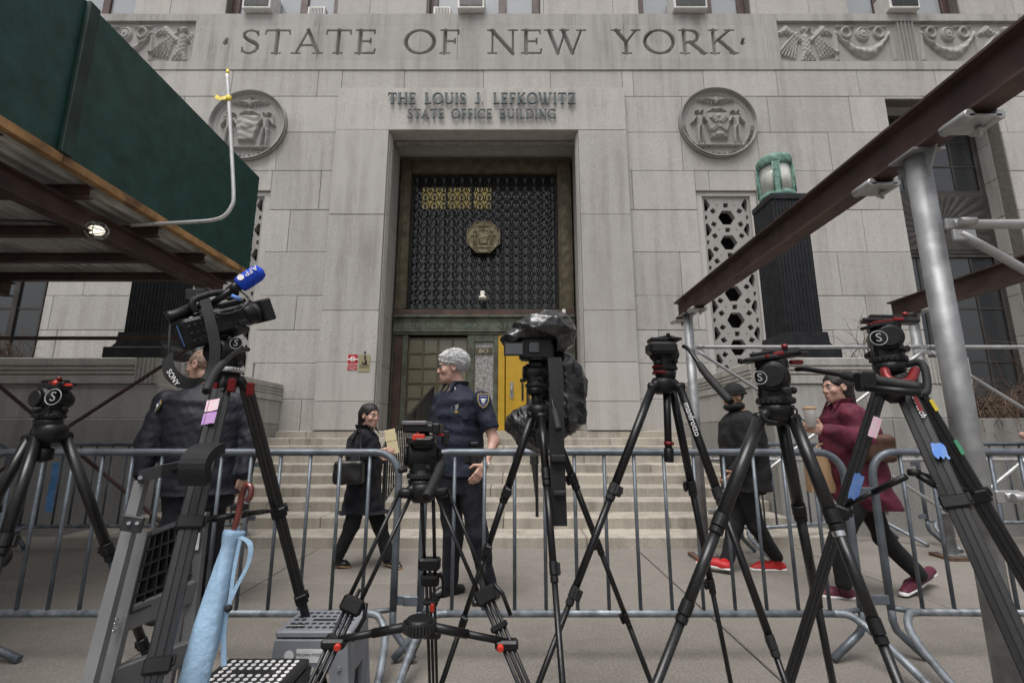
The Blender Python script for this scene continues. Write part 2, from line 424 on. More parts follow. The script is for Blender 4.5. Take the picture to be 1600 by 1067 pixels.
pm('plaque_stone', (.34, .33, .32), .35, var=.3, scale=38, c2=(.06, .055, .05), detail=8)
pm('number_cream', (.75, .72, .6), .5, var=.03); pm('sign_red', (.42, .012, .02), .45, var=.05); pm('sign_gold', (.36, .33, .19), .4, metal=.2, var=.08)
pm('paint_white', (.8, .8, .78), .45, var=.03, bump=0); pm('ink', (.02, .02, .02), .6, bump=0)
pm('lamp_white', (.75, .72, .65), .4, var=.05)
glass('glass_dark', (.03, .033, .036)); glass('glass_sky', (.30, .32, .34), .12); glass('glass_door', (.13, .12, .08), .15)
pm('milk_glass', (.55, .56, .52), .12, var=.2, scale=4, c2=(.35, .36, .33), coat=.5)
pm('lit_window', (.95, .70, .30), .5, emit=.06, var=.3, scale=3)
YW, YP, YD, YU = 9.5, 9.35, 10.4, 9.55
ZF0, ZF1 = ZW(110, YW), ZW(23, YW)                     # frieze bottom and top
ZL0, ZL1 = ZW(203, YP), ZW(137, YP)                    # lintel block
ZS = 1.30                                              # landing
XP = (-3.84, -2.675, 1.437, 2.49); XC = (XP[1]+XP[2])/2
bld = thing('office_building', (XC, YW, 0), 'large grey granite office building with carved seals and deep bronze entrance', 'building')
random.seed(7)
def minus(r, holes):
    out = [r]
    for h in holes:
        nx_ = []
        for (x0, x1, z0, z1) in out:
            a0, a1, c0, c1 = max(x0, h[0]), min(x1, h[1]), max(z0, h[2]), min(z1, h[3])
            if a0 >= a1-1e-4 or c0 >= c1-1e-4: nx_.append((x0, x1, z0, z1)); continue
            if x0 < a0-1e-4: nx_.append((x0, a0, z0, z1))
            if x1 > a1+1e-4: nx_.append((a1, x1, z0, z1))
            if z0 < c0-1e-4: nx_.append((a0, a1, z0, c0))
            if z1 > c1+1e-4: nx_.append((a0, a1, c1, z1))
        out = nx_
    return out
core = MB()
def block(x0, x1, z0, z1, y, m, parent=bld, th=.3, gap=.007, bev=.008, name='stone_block', jit=.004):
    if x1-x0 < .05 or z1-z0 < .04: return
    d = random.uniform(-jit, jit)
    mb = MB(); mb.b2((x0+gap/2, y+d, z0+gap/2), (x1-gap/2, y+th, z1-gap/2), bev)
    return mb.build(name, m, parent, ((x0+x1)/2, y, (z0+z1)/2))
def ashlar(x0, x1, zs, y, holes, m, lens, seed, parent=bld, th=.3):
    rnd = random.Random(seed)
    for i in range(len(zs)-1):
        x = x0 - (lens*.5 if i % 2 else 0) - rnd.uniform(0, .25)
        while x < x1:
            L = lens*rnd.uniform(.86, 1.14); a, b = max(x, x0), min(x+L, x1); x += L
            if b-a < .02: continue
            for r_ in minus((a, b, zs[i], zs[i+1]), holes): block(*r_, y, m, parent, th)
        for r_ in minus((x0, x1, zs[i], zs[i+1]), holes): core.b2((r_[0], y+.035, r_[2]), (r_[1], y+th-.02, r_[3]))
# window openings
SCR = (XW(1098, 306, YW), XW(1173, 306, YW)); SCRZ = (1.9, ZW(305, YW))
scrL = (2*XC-SCR[1], 2*XC-SCR[0])
WR = (8.35, 10.8); WL = (2*XC-10.8, 2*XC-8.35); WZ = (1.5, ZW(155, YW))
por = (XP[0], XP[3], ZS, ZL1)
m_ = .14
holes = [por, (SCR[0]-m_, SCR[1]+m_, SCRZ[0], SCRZ[1]+.1), (scrL[0]-m_, scrL[1]+m_, SCRZ[0], SCRZ[1]+.1), (*WR, *WZ), (*WL, *WZ)]
zs = [0.2, 1.22, 1.9, 2.55, 3.08] + [ZW(v, YW) for v in (462, 394, 328, 267, 207, 151, 110)]
zs[3:5] = [2.62, 3.3]
ashlar(-17, 15, zs, YW, holes, 'granite', 1.75, 3)
# ---- frieze with cut lettering
TK, TN = .13, .07
def poly(pts, w_): return [(pts[i][0], pts[i][1], pts[i+1][0], pts[i+1][1], w_ if not isinstance(w_, list) else w_[i]) for i in range(len(pts)-1)]
def ell_arc(cx, cy, rx, ry, a0, a1, n=14, tk=TK, tn=TN):
    P = [(cx+rx*math.cos(a0+(a1-a0)*i/n), cy+ry*math.sin(a0+(a1-a0)*i/n)) for i in range(n+1)]
    return poly(P, [tn+(tk-tn)*abs(math.cos(a0+(a1-a0)*(i+.5)/n))**1.3 for i in range(n)])
def ser(x, y, l=.26): return [(x-l/2, y, x+l/2, y, .05)]
PI = math.pi; e_ = .03
def stem(x, s0=True, s1=True, w_=TK): return [(x, e_, x, 1-e_, w_)] + (ser(x, e_) if s0 else []) + (ser(x, 1-e_) if s1 else [])
GL = {
 'S': (.62, poly([(.53, .74), (.52, .92)], .05)+poly([(.53, .80), (.45, .92), (.32, .97), (.18, .93), (.10, .83), (.11, .71), (.2, .61), (.32, .53), (.45, .45), (.53, .34), (.53, .21), (.46, .10), (.33, .03), (.19, .05), (.09, .15)], [.06, .06, .06, .08, .10, .12, .13, .14, .13, .12, .10, .08, .06, .06])+poly([(.08, .06), (.08, .26)], .05)),
 'T': (.80, stem(.40, True, False)+[(.05, .96, .75, .96, TN), (.05, .96, .03, .80, .05), (.75, .96, .77, .80, .05)]),
 'A': (.86, [(.10, .03, .43, .98, TN), (.42, .98, .76, .03, TK), (.24, .36, .62, .36, TN)]+ser(.10, e_)+ser(.76, e_)),
 'E': (.66, stem(.16)+[(.16, .96, .58, .96, TN), (.16, .52, .48, .52, TN), (.16, .04, .60, .04, TN), (.58, .96, .59, .82, .05), (.60, .04, .62, .2, .05), (.48, .62, .48, .42, .05)]),
 'F': (.62, stem(.16)+[(.16, .96, .56, .96, TN), (.16, .52, .46, .52, TN), (.56, .96, .57, .80, .05), (.46, .62, .46, .42, .05)]),
 'O': (1.0, ell_arc(.5, .5, .43, .47, 0, 2*PI, 26)),
 'C': (.86, ell_arc(.5, .5, .43, .47, .75, 2*PI-.75, 20)+[(.81, .98, .81, .76, .05)]),
 'G': (.9, ell_arc(.5, .5, .43, .47, .75, 2*PI-.6, 20)+[(.80, .05, .80, .42, TK), (.81, .98, .81, .76, .05)]+ser(.78, .43, .24)),
 'N': (.92, [(.16, e_, .16, .97, TN), (.14, .97, .78, .02, TK), (.78, .02, .78, .97, TN)]+ser(.16, e_)+ser(.12, .97, .2)+ser(.78, .97)),
 'W': (1.22, [(.10, .97, .36, .02, TK), (.36, .02, .60, .97, TN), (.52, .97, .80, .02, TK), (.80, .02, 1.08, .97, TN)]+ser(.10, .97)+ser(.56, .97, .24)+ser(1.08, .97)),
 'Y': (.80, [(.10, .97, .40, .48, TK), (.40, .48, .70, .97, TN), (.40, .5, .40, .03, TK)]+ser(.10, .97)+ser(.70, .97)+ser(.40, e_)),
 'R': (.80, stem(.16)+[(.16, .96, .36, .96, TN), (.16, .48, .36, .48, TN)]+ell_arc(.36, .72, .22, .24, -PI/2, PI/2, 9)+[(.34, .48, .74, .02, TK)]+ser(.72, e_, .2)),
 'K': (.82, stem(.16)+[(.18, .48, .66, .97, TN), (.30, .58, .74, .02, TK)]+ser(.66, .97)+ser(.74, e_)),
 'L': (.62, stem(.16)+[(.16, .04, .58, .04, TN), (.58, .04, .60, .22, .05)]),
 'U': (.86, [(.16, .97, .16, .32, TK), (.70, .97, .70, .32, TN)]+ell_arc(.43, .33, .27, .29, PI, 2*PI, 10)+ser(.16, .97)+ser(.70, .97)),
 'I': (.34, stem(.17)), 'J': (.44, [(.28, .97, .28, .2, TK)]+ell_arc(.14, .18, .14, .15, -PI*.8, 0, 6)+ser(.28, .97)),
 'B': (.76, stem(.16)+[(.16, .96, .36, .96, TN), (.16, .52, .38, .52, TN), (.16, .04, .38, .04, TN)]+ell_arc(.36, .74, .2, .22, -PI/2, PI/2, 8)+ell_arc(.38, .28, .24, .24, -PI/2, PI/2, 8)),
 'D': (.92, stem(.16)+[(.16, .96, .40, .96, TN), (.16, .04, .40, .04, TN)]+ell_arc(.40, .5, .42, .46, -PI/2, PI/2, 14)),
 'H': (.90, stem(.16)+stem(.74)+[(.16, .52, .74, .52, TN)]),
 'Z': (.74, [(.08, .96, .66, .96, TN), (.66, .96, .08, .04, TK), (.08, .04, .68, .04, TN), (.08, .96, .07, .8, .05), (.68, .04, .69, .22, .05)]),
 'V': (.84, [(.10, .97, .41, .02, TK), (.40, .02, .72, .97, TN)]+ser(.10, .97)+ser(.72, .97)),
 'X': (.8, [(.1, .97, .7, .03, TK), (.68, .97, .1, .03, TN)]+ser(.1, .97)+ser(.7, .97)+ser(.1, e_)+ser(.7, e_)),
 '8': (.72, ell_arc(.36, .74, .22, .22, 0, 2*PI, 16, .1, .06)+ell_arc(.36, .28, .28, .26, 0, 2*PI, 16, .11, .06)),
 '0': (1.0, ell_arc(.5, .5, .43, .47, 0, 2*PI, 22, .1, .06)), '.': (.3, [(.12, .06, .16, .06, .12)]), ' ': (.62, []),
 '-': (.5, [(.2, .5, .26, .5, .15), (.23, .58, .25, .40, .12)])}
def serif(txt, x0, x1, z0, cap, chars=False):
    "strokes (x, z, x, z, width) of the words fitted between x0 and x1"
    tr = .10; tot = sum(GL[c][0]+tr for c in txt)-tr; sx = (x1-x0)/tot; x = x0; out = []
    for c in txt:
        wd, st = GL[c]
        q = [(x+a*sx, z0+b*cap, x+c_*sx, z0+d*cap, w_*cap) for a, b, c_, d, w_ in st]
        out += [q] if chars else q
        x += (wd+tr)*sx
    return out
zc0, zc1 = ZW(86, YW), ZW(48, YW)
xs0, xs1 = XW(376, 66, YW), XW(1149, 66, YW)
cuts = serif('STATE OF NEW YORK', xs0, xs1, zc0, zc1-zc0)
for u in (353, 1160): xx = XW(u, 68, YW); zz = (zc0+zc1)/2; cuts += [(xx-.01, zz-.05, xx+.02, zz+.06, .07), (xx-.03, zz-.03, xx+.03, zz-.03, .05)]
def lettered(X, Z):
    D_ = np.full(X.shape, 9.)
    for a, b, c, d, w_ in cuts:
        lo, hi = min(a, c)-.1, max(a, c)+.1
        m = (X > lo) & (X < hi)
        if m.any(): D_[m] = np.minimum(D_[m], seg2(X[m], Z[m], a, b, c, d, w_/2))
    return -np.clip(-D_*4.5, 0, .11)-np.where(D_ < .004, .01, 0)
fx = [-17, -14.2, -11.6, XW(303, 66, YW)] + [XW(u, 66, YW) for u in (497, 715, 975, 1198)]
yfr = YW-.02
for i in range(3, 7):
    x0, x1 = fx[i]+.004, fx[i+1]-.004; nx_ = int((x1-x0)/.0095); xm = (x0+x1)/2; za, zb = zc0-.14, zc1+.14; zm = (za+zb)/2
    for z0_, z1_ in ((ZF0, za), (zb, ZF1)): block(x0-.004, x1+.004, z0_, z1_, yfr, 'granite_frieze', gap=.001, bev=.002, jit=0, name='frieze_block')
    relief('lettered_block', lambda X, Y: lettered(X+xm, Y+zm), Matrix.Translation((xm, yfr, zm)) @ FACE, x1-x0, zb-za, nx_, int((zb-za)/.0095), 'granite_frieze', bld)
    core.b2((x0-.01, yfr+.13, ZF0), (x1+.01, yfr+.28, ZF1))
for i in (0, 1): block(fx[i], fx[i+1], ZF0, ZF1, yfr, 'granite_frieze', name='frieze_block')
# ---- carved frieze panels (eagle, garland, rosette, flutes)
def carve(X, Y, parts):
    H = np.zeros_like(X)
    for d, w_, h_ in parts: H = np.maximum(H, h_*bump2(d, w_))
    return H
def eagle(X, Y, cx, s_=1.):
    x = (X-cx)/s_; y = Y/s_; P = []
    P.append((seg2(x, y, 0, -.22, 0, .10, .13, .10), .1, .07)); P.append((seg2(x, y, .02, .2, -.02, .26, .075, .07), .06, .07)); P.append((seg2(x, y, .06, .27, .14, .25, .03, .012), .02, .06))
    for sg in (-1, 1):
        for k in range(6): P.append((seg2(x, y, sg*(.17+.03*k), .20-.02*k, sg*(.30+.075*k), -.32+.015*k, .035, .03), .03, .035+.003*k))
        P.append((seg2(x, y, sg*.14, .05, sg*.42, .26, .06, .1), .07, .055)); P.append((seg2(x, y, sg*.42, .26, sg*.60, .18, .1, .05), .07, .05))
        P.append((seg2(x, y, sg*.08, -.25, sg*.13, -.36, .06, .05), .05, .055))
    for k in range(-2, 3): P.append((seg2(x, y, k*.03, -.25, k*.07, -.38, .03), .025, .045))
    H = carve(x, y, P); return H+.006*np.sin(y*70)*np.sin(x*60)*(H > .02)
def swag(X, Y, cx):
    x = X-cx; P = []
    t = np.clip(x/.62, -1, 1); yc = -.22+.42*t*t; d = np.abs(Y-yc)-(.13-.07*np.abs(t)); d = np.where(np.abs(x) > .62, 1, d); P.append((d, .1, .07))
    r_ = np.hypot(x, Y-.17); P.append((r_-.16, .05, .05)); P.append((r_-.05, .05, .075))
    for sg in (-1, 1):
        rr = np.hypot(x-sg*.38, Y-.2); P.append((np.abs(rr-.1)-.035, .03, .045)); P.append((seg2(x, Y, sg*.2, .32, sg*.56, .33, .03), .03, .04)); P.append((seg2(x, Y, sg*.62, .12, sg*.66, -.36, .04, .06), .05, .045))
    H = carve(x, Y, P); return H+.012*np.sin(26*x+18*Y)*np.sin(24*Y-20*x)*(d < 0)-.02*(np.abs(r_-.095) < .012)
pz0, pz1 = ZW(97, YW), ZW(34, YW); px0 = XW(1213, 66, YW)
def panel(X, Y):
    H = eagle(X, Y, -2.55+.0, 1.)+swag(X, Y, -1.22)+swag(X, Y, .75)+eagle(X, Y, 2.1)
    fl = np.where(np.abs(X+.24) < .21, .03+.025*np.sin((X+.24)*75), 0); return np.maximum(H, fl)
pw, ph = 6.4, pz1-pz0
for cx, flip in ((px0+pw/2+.05, 1), (2*XC-px0-pw/2+.35, -1)):
    relief('carved_panel', (lambda X, Y, f=flip: panel(X*f*1., Y*1.35/ph*.62)*1.35), Matrix.Translation((cx, YW+.055, (pz0+pz1)/2)) @ FACE, pw, ph, 640, 112, 'granite_carved', bld)
    a0, a1 = cx-pw/2, cx+pw/2
    for r_ in minus((fx[7] if flip > 0 else fx[2], 15 if flip > 0 else fx[3], ZF0, ZF1), [(a0, a1, pz0, pz1)]): block(*r_, yfr, 'granite_frieze', gap=.001, bev=.002, jit=0, name='frieze_block')
    core.b2((a0-.05, YW+.06, ZF0), (a1+.05, YW+.3, ZF1))
# ---- entrance: piers, lintel, jambs, soffit
pz = [ZS, 1.85, 2.62, ZW(485, YP), ZW(335, YP), ZL0]
for i in range(5):
    for a, b in ((XP[0], XP[1]), (XP[2], XP[3])): block(a, b, pz[i], pz[i+1], YP, 'granite', th=.45)
    for xa, xb in ((XP[1]-.42, XP[1]), (XP[2], XP[2]+.42)):
        block(xa, xb, pz[i], pz[i+1], YP+.46, 'granite', th=YD-YP-.2, name='jamb_block')
    for sg, xe in ((1, XP[1]), (-1, XP[2])):
        for k in range(3): core_ = MB(); xk = xe+sg*(.012+.016*k); core_.b2((xk-.012, YP+.06+.05*k, pz[i]), (xk+.012, YP+.085+.05*k, pz[i+1]), .003); core_.build('jamb_fillet', 'granite', bld)
block(XP[0], XP[3], ZL0, ZL1, YP, 'granite', th=.5, name='lintel_block')
core.b2((XP[0]+.02, YP+.05, ZS), (XP[1]-.04, YP+.42, ZL0)); core.b2((XP[2]+.04, YP+.05, ZS), (XP[3]-.02, YP+.42, ZL0))
so = MB(); so.prism([(YP+.51, ZL0+.02), (YP+.51, ZL0+.6), (YD+.35, ZL0+.6), (YD+.35, ZL0-.07), (YP+.62, ZL0+.14)], Matrix(((0, 0, 1, XP[1]-.3), (1, 0, 0, 0), (0, 1, 0, 0), (0, 0, 0, 1))), XP[2]-XP[1]+.6)
so.build('soffit_block', 'granite_carved', bld)
def scall(X, Y): return .035*(np.abs(np.sin(X*4.1+.6*np.sin(X*2.3)))*1.2+.3*np.sin(X*9.1)-Y*9 > 0)*1.0+.008*np.sin(X*31)
relief('soffit_carving', scall, Matrix.Translation(((XP[1]+XP[2])/2, YP+.45, ZL0-.004)) @ Matrix(((1, 0, 0, 0), (0, 1, 0, 0), (0, 0, -1, 0), (0, 0, 0, 1))), 4.05, .16, 240, 16, 'granite_carved', bld)
# raised bronze lettering
def raised(txt, u0, u1, v0, v1, y, th, m, name):
    z0, z1 = ZW(v1, y), ZW(v0, y); vm = (v0+v1)/2
    for st in serif(txt, XW(u0, vm, y), XW(u1, vm, y), z0, z1-z0, True):
        if not st: continue
        mb = MB()
        for i, (a, b, c, d, w_) in enumerate(st):
            L = math.hypot(c-a, d-b) or 1e-3; ux, uz = (c-a)/L, (d-b)/L; w2 = w_/2*1.2; ex = w_*.12; k = (i % 9)*.0006
            q = [(a-ux*ex-uz*w2, b-uz*ex+ux*w2), (a-ux*ex+uz*w2, b-uz*ex-ux*w2), (c+ux*ex+uz*w2, d+uz*ex-ux*w2), (c+ux*ex-uz*w2, d+uz*ex+ux*w2)]
            mb.prism(q, Matrix(((1, 0, 0, 0), (0, 0, -1, y-.03-k), (0, 1, 0, 0), (0, 0, 0, 1))), th)
        mb.build(name, m, bld, (st[0][0], y, z0))
raised('THE LOUIS J. LEFKOWITZ', 607, 899, 148, 165, YP, .035, 'verdigris_letter', 'bronze_letter')
raised('STATE OFFICE BUILDING', 637, 868, 173, 187, YP, .03, 'verdigris_letter', 'bronze_letter')
# ---- round seals
def fig(x, y, cx, sg):
    P = [(seg2(x, y, cx, .12, cx+.01*sg, -.12, .1, .08), .07, .09), (seg2(x, y, cx, .27, cx, .29, .055), .045, .09)]
    P += [(seg2(x, y, cx-.05, -.14, cx-.07, -.38, .06, .045), .045, .08), (seg2(x, y, cx+.05, -.14, cx+.06, -.38, .06, .045), .045, .08), (seg2(x, y, cx-.07, -.38, cx-.08, -.58, .05, .035), .035, .075), (seg2(x, y, cx+.06, -.38, cx+.07, -.58, .05, .035), .035, .075)]
    P += [(seg2(x, y, cx+sg*.1, .16, cx+sg*.2, .0, .05, .045), .04, .075), (seg2(x, y, cx+sg*.2, 0, cx+sg*.15, .25, .04, .03), .03, .07), (seg2(x, y, cx-sg*.1, .16, cx-sg*.18, .02, .05, .04), .04, .075), (seg2(x, y, cx-.1, .33, cx+.1, .33, .02), .02, .08)]
    return P
def seal(X, Y, kind):
    r_ = np.hypot(X, Y); P = fig(X, Y, -.47, -1)+fig(X, Y, .47, 1)
    sh = np.maximum(np.abs(X)-(.29-.18*np.clip(-Y-.1, 0, 1)**1.2+.02*np.cos(Y*9)), np.abs(Y+.09)-.38); P.append((sh, .05, .07))
    for sg in (-1, 1):
        P.append((seg2(X, Y, sg*.05, .66, sg*.38, .72, .06, .03), .04, .06))
        for k in range(5): P.append((seg2(X, Y, sg*(.10+.06*k), .70, sg*(.14+.085*k), .56+.02*k, .035, .02), .03, .05))
    P += [(seg2(X, Y, 0, .58, 0, .74, .06, .045), .05, .08), (seg2(X, Y, 0, .80, .03, .80, .035), .03, .08), (np.hypot(X, (Y-.41)*1.3)-.1, .06, .06), (seg2(X, Y, -.24, .33, -.1, .42, .03), .03, .05), (seg2(X, Y, .24, .33, .1, .42, .03), .03, .05)]
    for k in range(-8, 9): P.append((seg2(X, Y, k*.075-.03, -.66, k*.075+.03, -.62, .035), .03, .06))
    H = carve(X, Y, P)
    if kind:
        for a in (.75, 2.32):
            ca, sa = math.cos(a), math.sin(a); t = X*ca+(Y+.08)*sa; n_ = -X*sa+(Y+.08)*ca
            H += np.where((np.abs(t) > .06) & (np.abs(t) < .29) & (np.abs(n_) < .055) & (sh < -.02), .03-.012*(np.sin(t*110) > .2), 0)
        H += .02*bump2(seg2(X, Y, -.08, -.36, .08, -.36, .05), .04)+.02*bump2(np.hypot(X, Y-.16)-.06, .05)
    else:
        H += np.where(sh < -.03, .005*np.sin(Y*34+2*np.sin(X*9)), 0)+.03*bump2(np.hypot(X*.8, Y+.02)-.13, .1)*(sh < 0)
    H = np.where(r_ > .84, np.maximum(H, .012), H); H = np.where(r_ > .965, .085, H); return H-.05
pm('seal_ink', (.13, .12, .105), .9, var=.1)
def ring_text(parent, c, rad, txt, a0, a1, size):
    for i, ch in enumerate(txt):
        if ch == ' ': continue
        a = a0+(a1-a0)*(i+.5)/len(txt); p = Vector((c.x+rad*math.cos(a), c.y-.012, c.z+rad*math.sin(a)))
        M = Matrix.Translation(p) @ FACE @ Matrix.Rotation(a+PI/2, 4, 'Z'); text(ch, size, M, 'seal_ink', parent, 'carved_letter', .006)
for u, v, kind in ((1120.5, 194, 1), (389, 198, 0)):
    c = W(u, v, YW); rad = 60/FOC*YW/.885*.985
    s_ = relief('carved_seal', lambda X, Y, k=kind: (seal(X/rad, Y/rad, k)+.05)*rad*1.5, Matrix.Translation((c.x, YW-.008, c.z)) @ FACE, rad*2, rad*2.0, 200, 200, 'granite_carved', bld, True)
    rim = MB(); rim.lathe([(rad*.97, .0), (rad*.985, .085), (rad*1.0, .085), (rad*1.014, .0)], Matrix.Translation((c.x, YW, c.z)) @ FACE, 64); rim.build('seal_rim', 'granite_carved', bld)
    cc = Vector((c.x, YW-.026, c.z))
    if kind: ring_text(s_, cc, rad*.90, 'SIGILLVM', PI*1.02, PI*1.25, .105); ring_text(s_, cc, rad*.90, 'CIVITATIS NOVI', PI*1.31, PI*1.69, .105); ring_text(s_, cc, rad*.90, 'EBORACI', PI*1.77, PI*1.98, .105)
    else: ring_text(s_, cc, rad*.90, 'EXCELSIOR', PI*1.3, PI*1.7, .12)
# ---- stone lattice screens
def ngon(cx, cy, r_, n, a0=0): return [(cx+r_*math.cos(a0+2*PI*i/n), cy+r_*math.sin(a0+2*PI*i/n)) for i in range(n)]
def screen(x0, x1):
    w_ = x1-x0; z0, z1 = SCRZ; p = .565; n = int((z1-z0)/p); sub = thing_part = None
    loops = [[(x0, z0), (x1, z0), (x1, z1), (x0, z1)]]; xm = (x0+x1)/2
    z = z1-.14-.335
    while z > z0+.25:
        loops.append(ngon(xm, z, .185, 6)); loops.append(ngon(xm, z+p/2, .07, 4, PI/4))
        for sg in (-1, 1):
            loops.append(ngon(xm+sg*.285, z+.15, .07, 4, .25*sg)); loops.append(ngon(xm+sg*.285, z-.15, .07, 4, -.25*sg))
            xe = xm+sg*(w_/2-.05); loops.append([(xe, z+p/2+.13), (xe-sg*.05, z+p/2+.15), (xe-sg*.13, z+p/2), (xe-sg*.05, z+p/2-.15), (xe, z+p/2-.13)])
            loops.append([(xe, z+.045), (xe-sg*.05, z+.045), (xe-sg*.05, z-.045), (xe, z-.045)])
            loops.append(ngon(xm+sg*.19, z+p/2, .016, 4)); loops.append(ngon(xm+sg*.1, z+p/2-.02, .0, 3)) if 0 else None
        z -= p
    me = curve_mesh(loops, .07); me.transform(Matrix.Translation((0, YW+.16, 0)) @ FACE); link('lattice_screen', me, bld, None, ['granite_carved'])
    mb = MB(); zt = z1+.1
    for a, b in ((x0-.14, x0), (x1, x1+.14)): mb.b2((a, YW+.045, z0), (b, YW+.3, z1), .006)
    mb.b2((x0-.14, YW+.045, z1), (x1+.14, YW+.3, zt), .006); mb.build('screen_surround', 'granite', bld)
    mb = MB(); mb.b2((x0, YW+.55, z0), (x1, YW+.6, z1)); mb.build('dark_void', 'dark_hole', bld)
screen(*SCR); screen(*scrL)
# ---- tall side windows
def tall_window(x0, x1):
    z0, z1 = WZ; yw = YW+.62; g = .16
    for xa, xb in ((x0-.3, x0), (x1, x1+.3)):
        for k in range(8): block(xa, xb, z0+(z1-z0)*k/8, z0+(z1-z0)*(k+1)/8, YW+.305, 'granite', th=.5, name='reveal_block')
    zA, zB = ZW(305, yw), ZW(398, yw)
    sp = MB(); sp.b2((x0, yw-.06, zB), (x1, yw+.06, zA), .01); spo = sp.build('spandrel', 'window_bronze', bld)
    def sunburst(X, Y): a = np.arctan2(Y+.1, X); r_ = np.hypot(X, Y+.1); return .014*np.abs(np.sin(a*16))*np.clip(r_*2, 0, 1)+np.where(r_ < .14, .03, 0)
    relief('sunburst', sunburst, Matrix.Translation(((x0+x1)/2, yw-.064, (zA+zB)/2)) @ FACE, x1-x0-.3, zA-zB-.16, 150, 60, 'window_bronze', spo)
    for za, zb in ((zA, z1), (z0, zB)):
        f = MB(); xm = [x0, x0+(x1-x0)*.5, x1]
        for a in (x0+.06, (x0+x1)/2, x1-.06): f.b2((a-.06, yw-.05, za), (a+.06, yw+.05, zb), .008)
        for z in (za+.04, zb-.04): f.b2((x0, yw-.045, z-.04), (x1, yw+.045, z+.04))
        fo = f.build('window', 'window_bronze', bld)
        nrow = 3
        for cI in range(2):
            xa = x0+.12 if cI == 0 else (x0+x1)/2+.06; xb = (x0+x1)/2-.06 if cI == 0 else x1-.12
            for r_ in range(nrow):
                for k in range(2):
                    pa, pb = xa+(xb-xa)*k/2, xa+(xb-xa)*(k+1)/2; qa, qb = za+.08+(zb-za-.16)*r_/nrow, za+.08+(zb-za-.16)*(r_+1)/nrow
                    mb = MB(); mb.b2((pa+.015, yw-.004, qa+.015), (pb-.015, yw+.004, qb-.015)); mb.build('pane', 'glass_dark', fo)
            mb = MB(); mb.b2(((xa+xb)/2-.018, yw-.02, za+.08), ((xa+xb)/2+.018, yw+.02, zb-.08))
            for r_ in range(1, nrow): z = za+.08+(zb-za-.16)*r_/nrow; mb.b2((xa, yw-.017, z-.018), (xb, yw+.017, z+.018))
            mb.build('glazing_bar', 'window_bronze', fo)
    mb = MB(); mb.b2((x0-.2, yw+.3, z0), (x1+.2, yw+.34, z1)); mb.build('dark_void', 'dark_hole', bld)
    mb = MB(); mb.b2((x0-.02, YW+.31, z1-.001), (x1+.02, yw+.3, z1+.2)); mb.build('window_head', 'granite', bld)
tall_window(*WR); tall_window(*WL)
# ---- upper storey with windows
ux = [XW(u, 12, YU) for u in (757, 440, 1085, 1412)]; ux.append(2*ux[1]-ux[0]); uw = 2.62; ZT = 14.2
uh = [(x-uw/2, x+uw/2, ZF1+.02, 13.2) for x in ux]
ashlar(-17, 15, [ZF1+.02, 11.6, 12.4, 13.3, ZT], YU, uh, 'granite', 1.5, 11)
for x in ux:
    f = MB(); y0 = YU+.28; a, b = x-uw/2, x+uw/2
    for xx in (a+.09, x-.42, x+.42, b-.09): f.b2((xx-.09, y0-.06, ZF1+.02), (xx+.09, y0+.06, 13.2), .01)
    f.b2((a, y0-.05, ZF1+.02), (b, y0+.05, ZF1+.11)); f.b2((a, y0-.05, 12.0), (b, y0+.05, 12.1)); fo = f.build('window', 'window_frame', bld)
    for k, (pa, pb) in enumerate(((a+.18, x-.51), (x-.33, x+.33), (x+.51, b-.18))):
        for z0, z1 in ((ZF1+.11, 12.0), (12.1, 13.15)): mb = MB(); mb.b2((pa, y0-.005, z0), (pb, y0+.005, z1)); mb.build('pane', 'glass_sky', fo)
    mb = MB(); mb.b2((a, y0+.4, ZF1), (b, y0+.43, 13.2)); mb.build('dark_void', 'dark_hole', bld)
    for xa, xb in ((a-.25, a), (b, b+.25)): block(xa, xb, ZF1+.02, 13.2, YU+.31, 'granite', th=.4, name='reveal_block')
core.b2((-17, YU+.25, ZF1-.3), (15, YU+.3, ZF1+.02)); led = MB(); led.b2((-17, YW+.285, ZF1-.25), (15, YU+.9, ZF1+.001)); led.build('window_ledge', 'granite_frieze', bld)
core.build('wall_core', 'mortar', bld)
inn = MB(); inn.b2((-17, YW+1.6, .2), (15, YW+1.7, 14.2)); inn.b2((-17, YW+.3, 14.2), (15, YW+1.7, 14.3)); inn.build('inner_shell', 'dark_hole', bld)
def ac(u0, u1, v0, v1, label, big=True):
    y = YU-.02; p0, p1 = W(u0, v1, y), W(u1, v0, y); dx, dz = p1.x-p0.x, p1.z-p0.z; y1 = YU+.26
    t = thing('air_conditioner', ((p0.x+p1.x)/2, y, p0.z), label, 'air conditioner', 'window air conditioners above the frieze')
    zb = ZF1+.022; dz = max(dz, .3); ya = y-.18 if big else y+.06
    mb = MB(); mb.b2((p0.x, ya, zb), (p1.x, y1, zb+dz), .015); mb.build('casing', 'ac_white', t)
    mb = MB(); mb.b2((p0.x+.05, ya-.012, zb+.06), (p1.x-.05, ya-.001, zb+dz-.05), .004); g = mb.build('intake_grille', 'ac_dark', t)
    mb = MB()
    for k in range(9): xx = p0.x+.07+(dx-.14)*k/8; mb.b2((xx-.006, ya-.018, zb+.07), (xx+.006, ya-.0125, zb+dz-.06))
    mb.build('louvre', 'ac_dark' if big else 'ac_white', g)
ac(384, 432, -14, 21, 'white window air conditioner with dark face above the letter S of STATE')
ac(478, 507, 6, 22, 'small white window air conditioner above the second letter T of STATE', False)
ac(676, 704, 6, 20, 'small white window air conditioner above the word OF', False)
ac(716, 758, -14, 18, 'large white framed window air conditioner beside the small one above OF')
ac(1049, 1098, -14, 18, 'white window air conditioner with dark face above the word YORK')
ac(1381, 1422, -14, 17, 'white window air conditioner with dark face above the carved eagle panel')
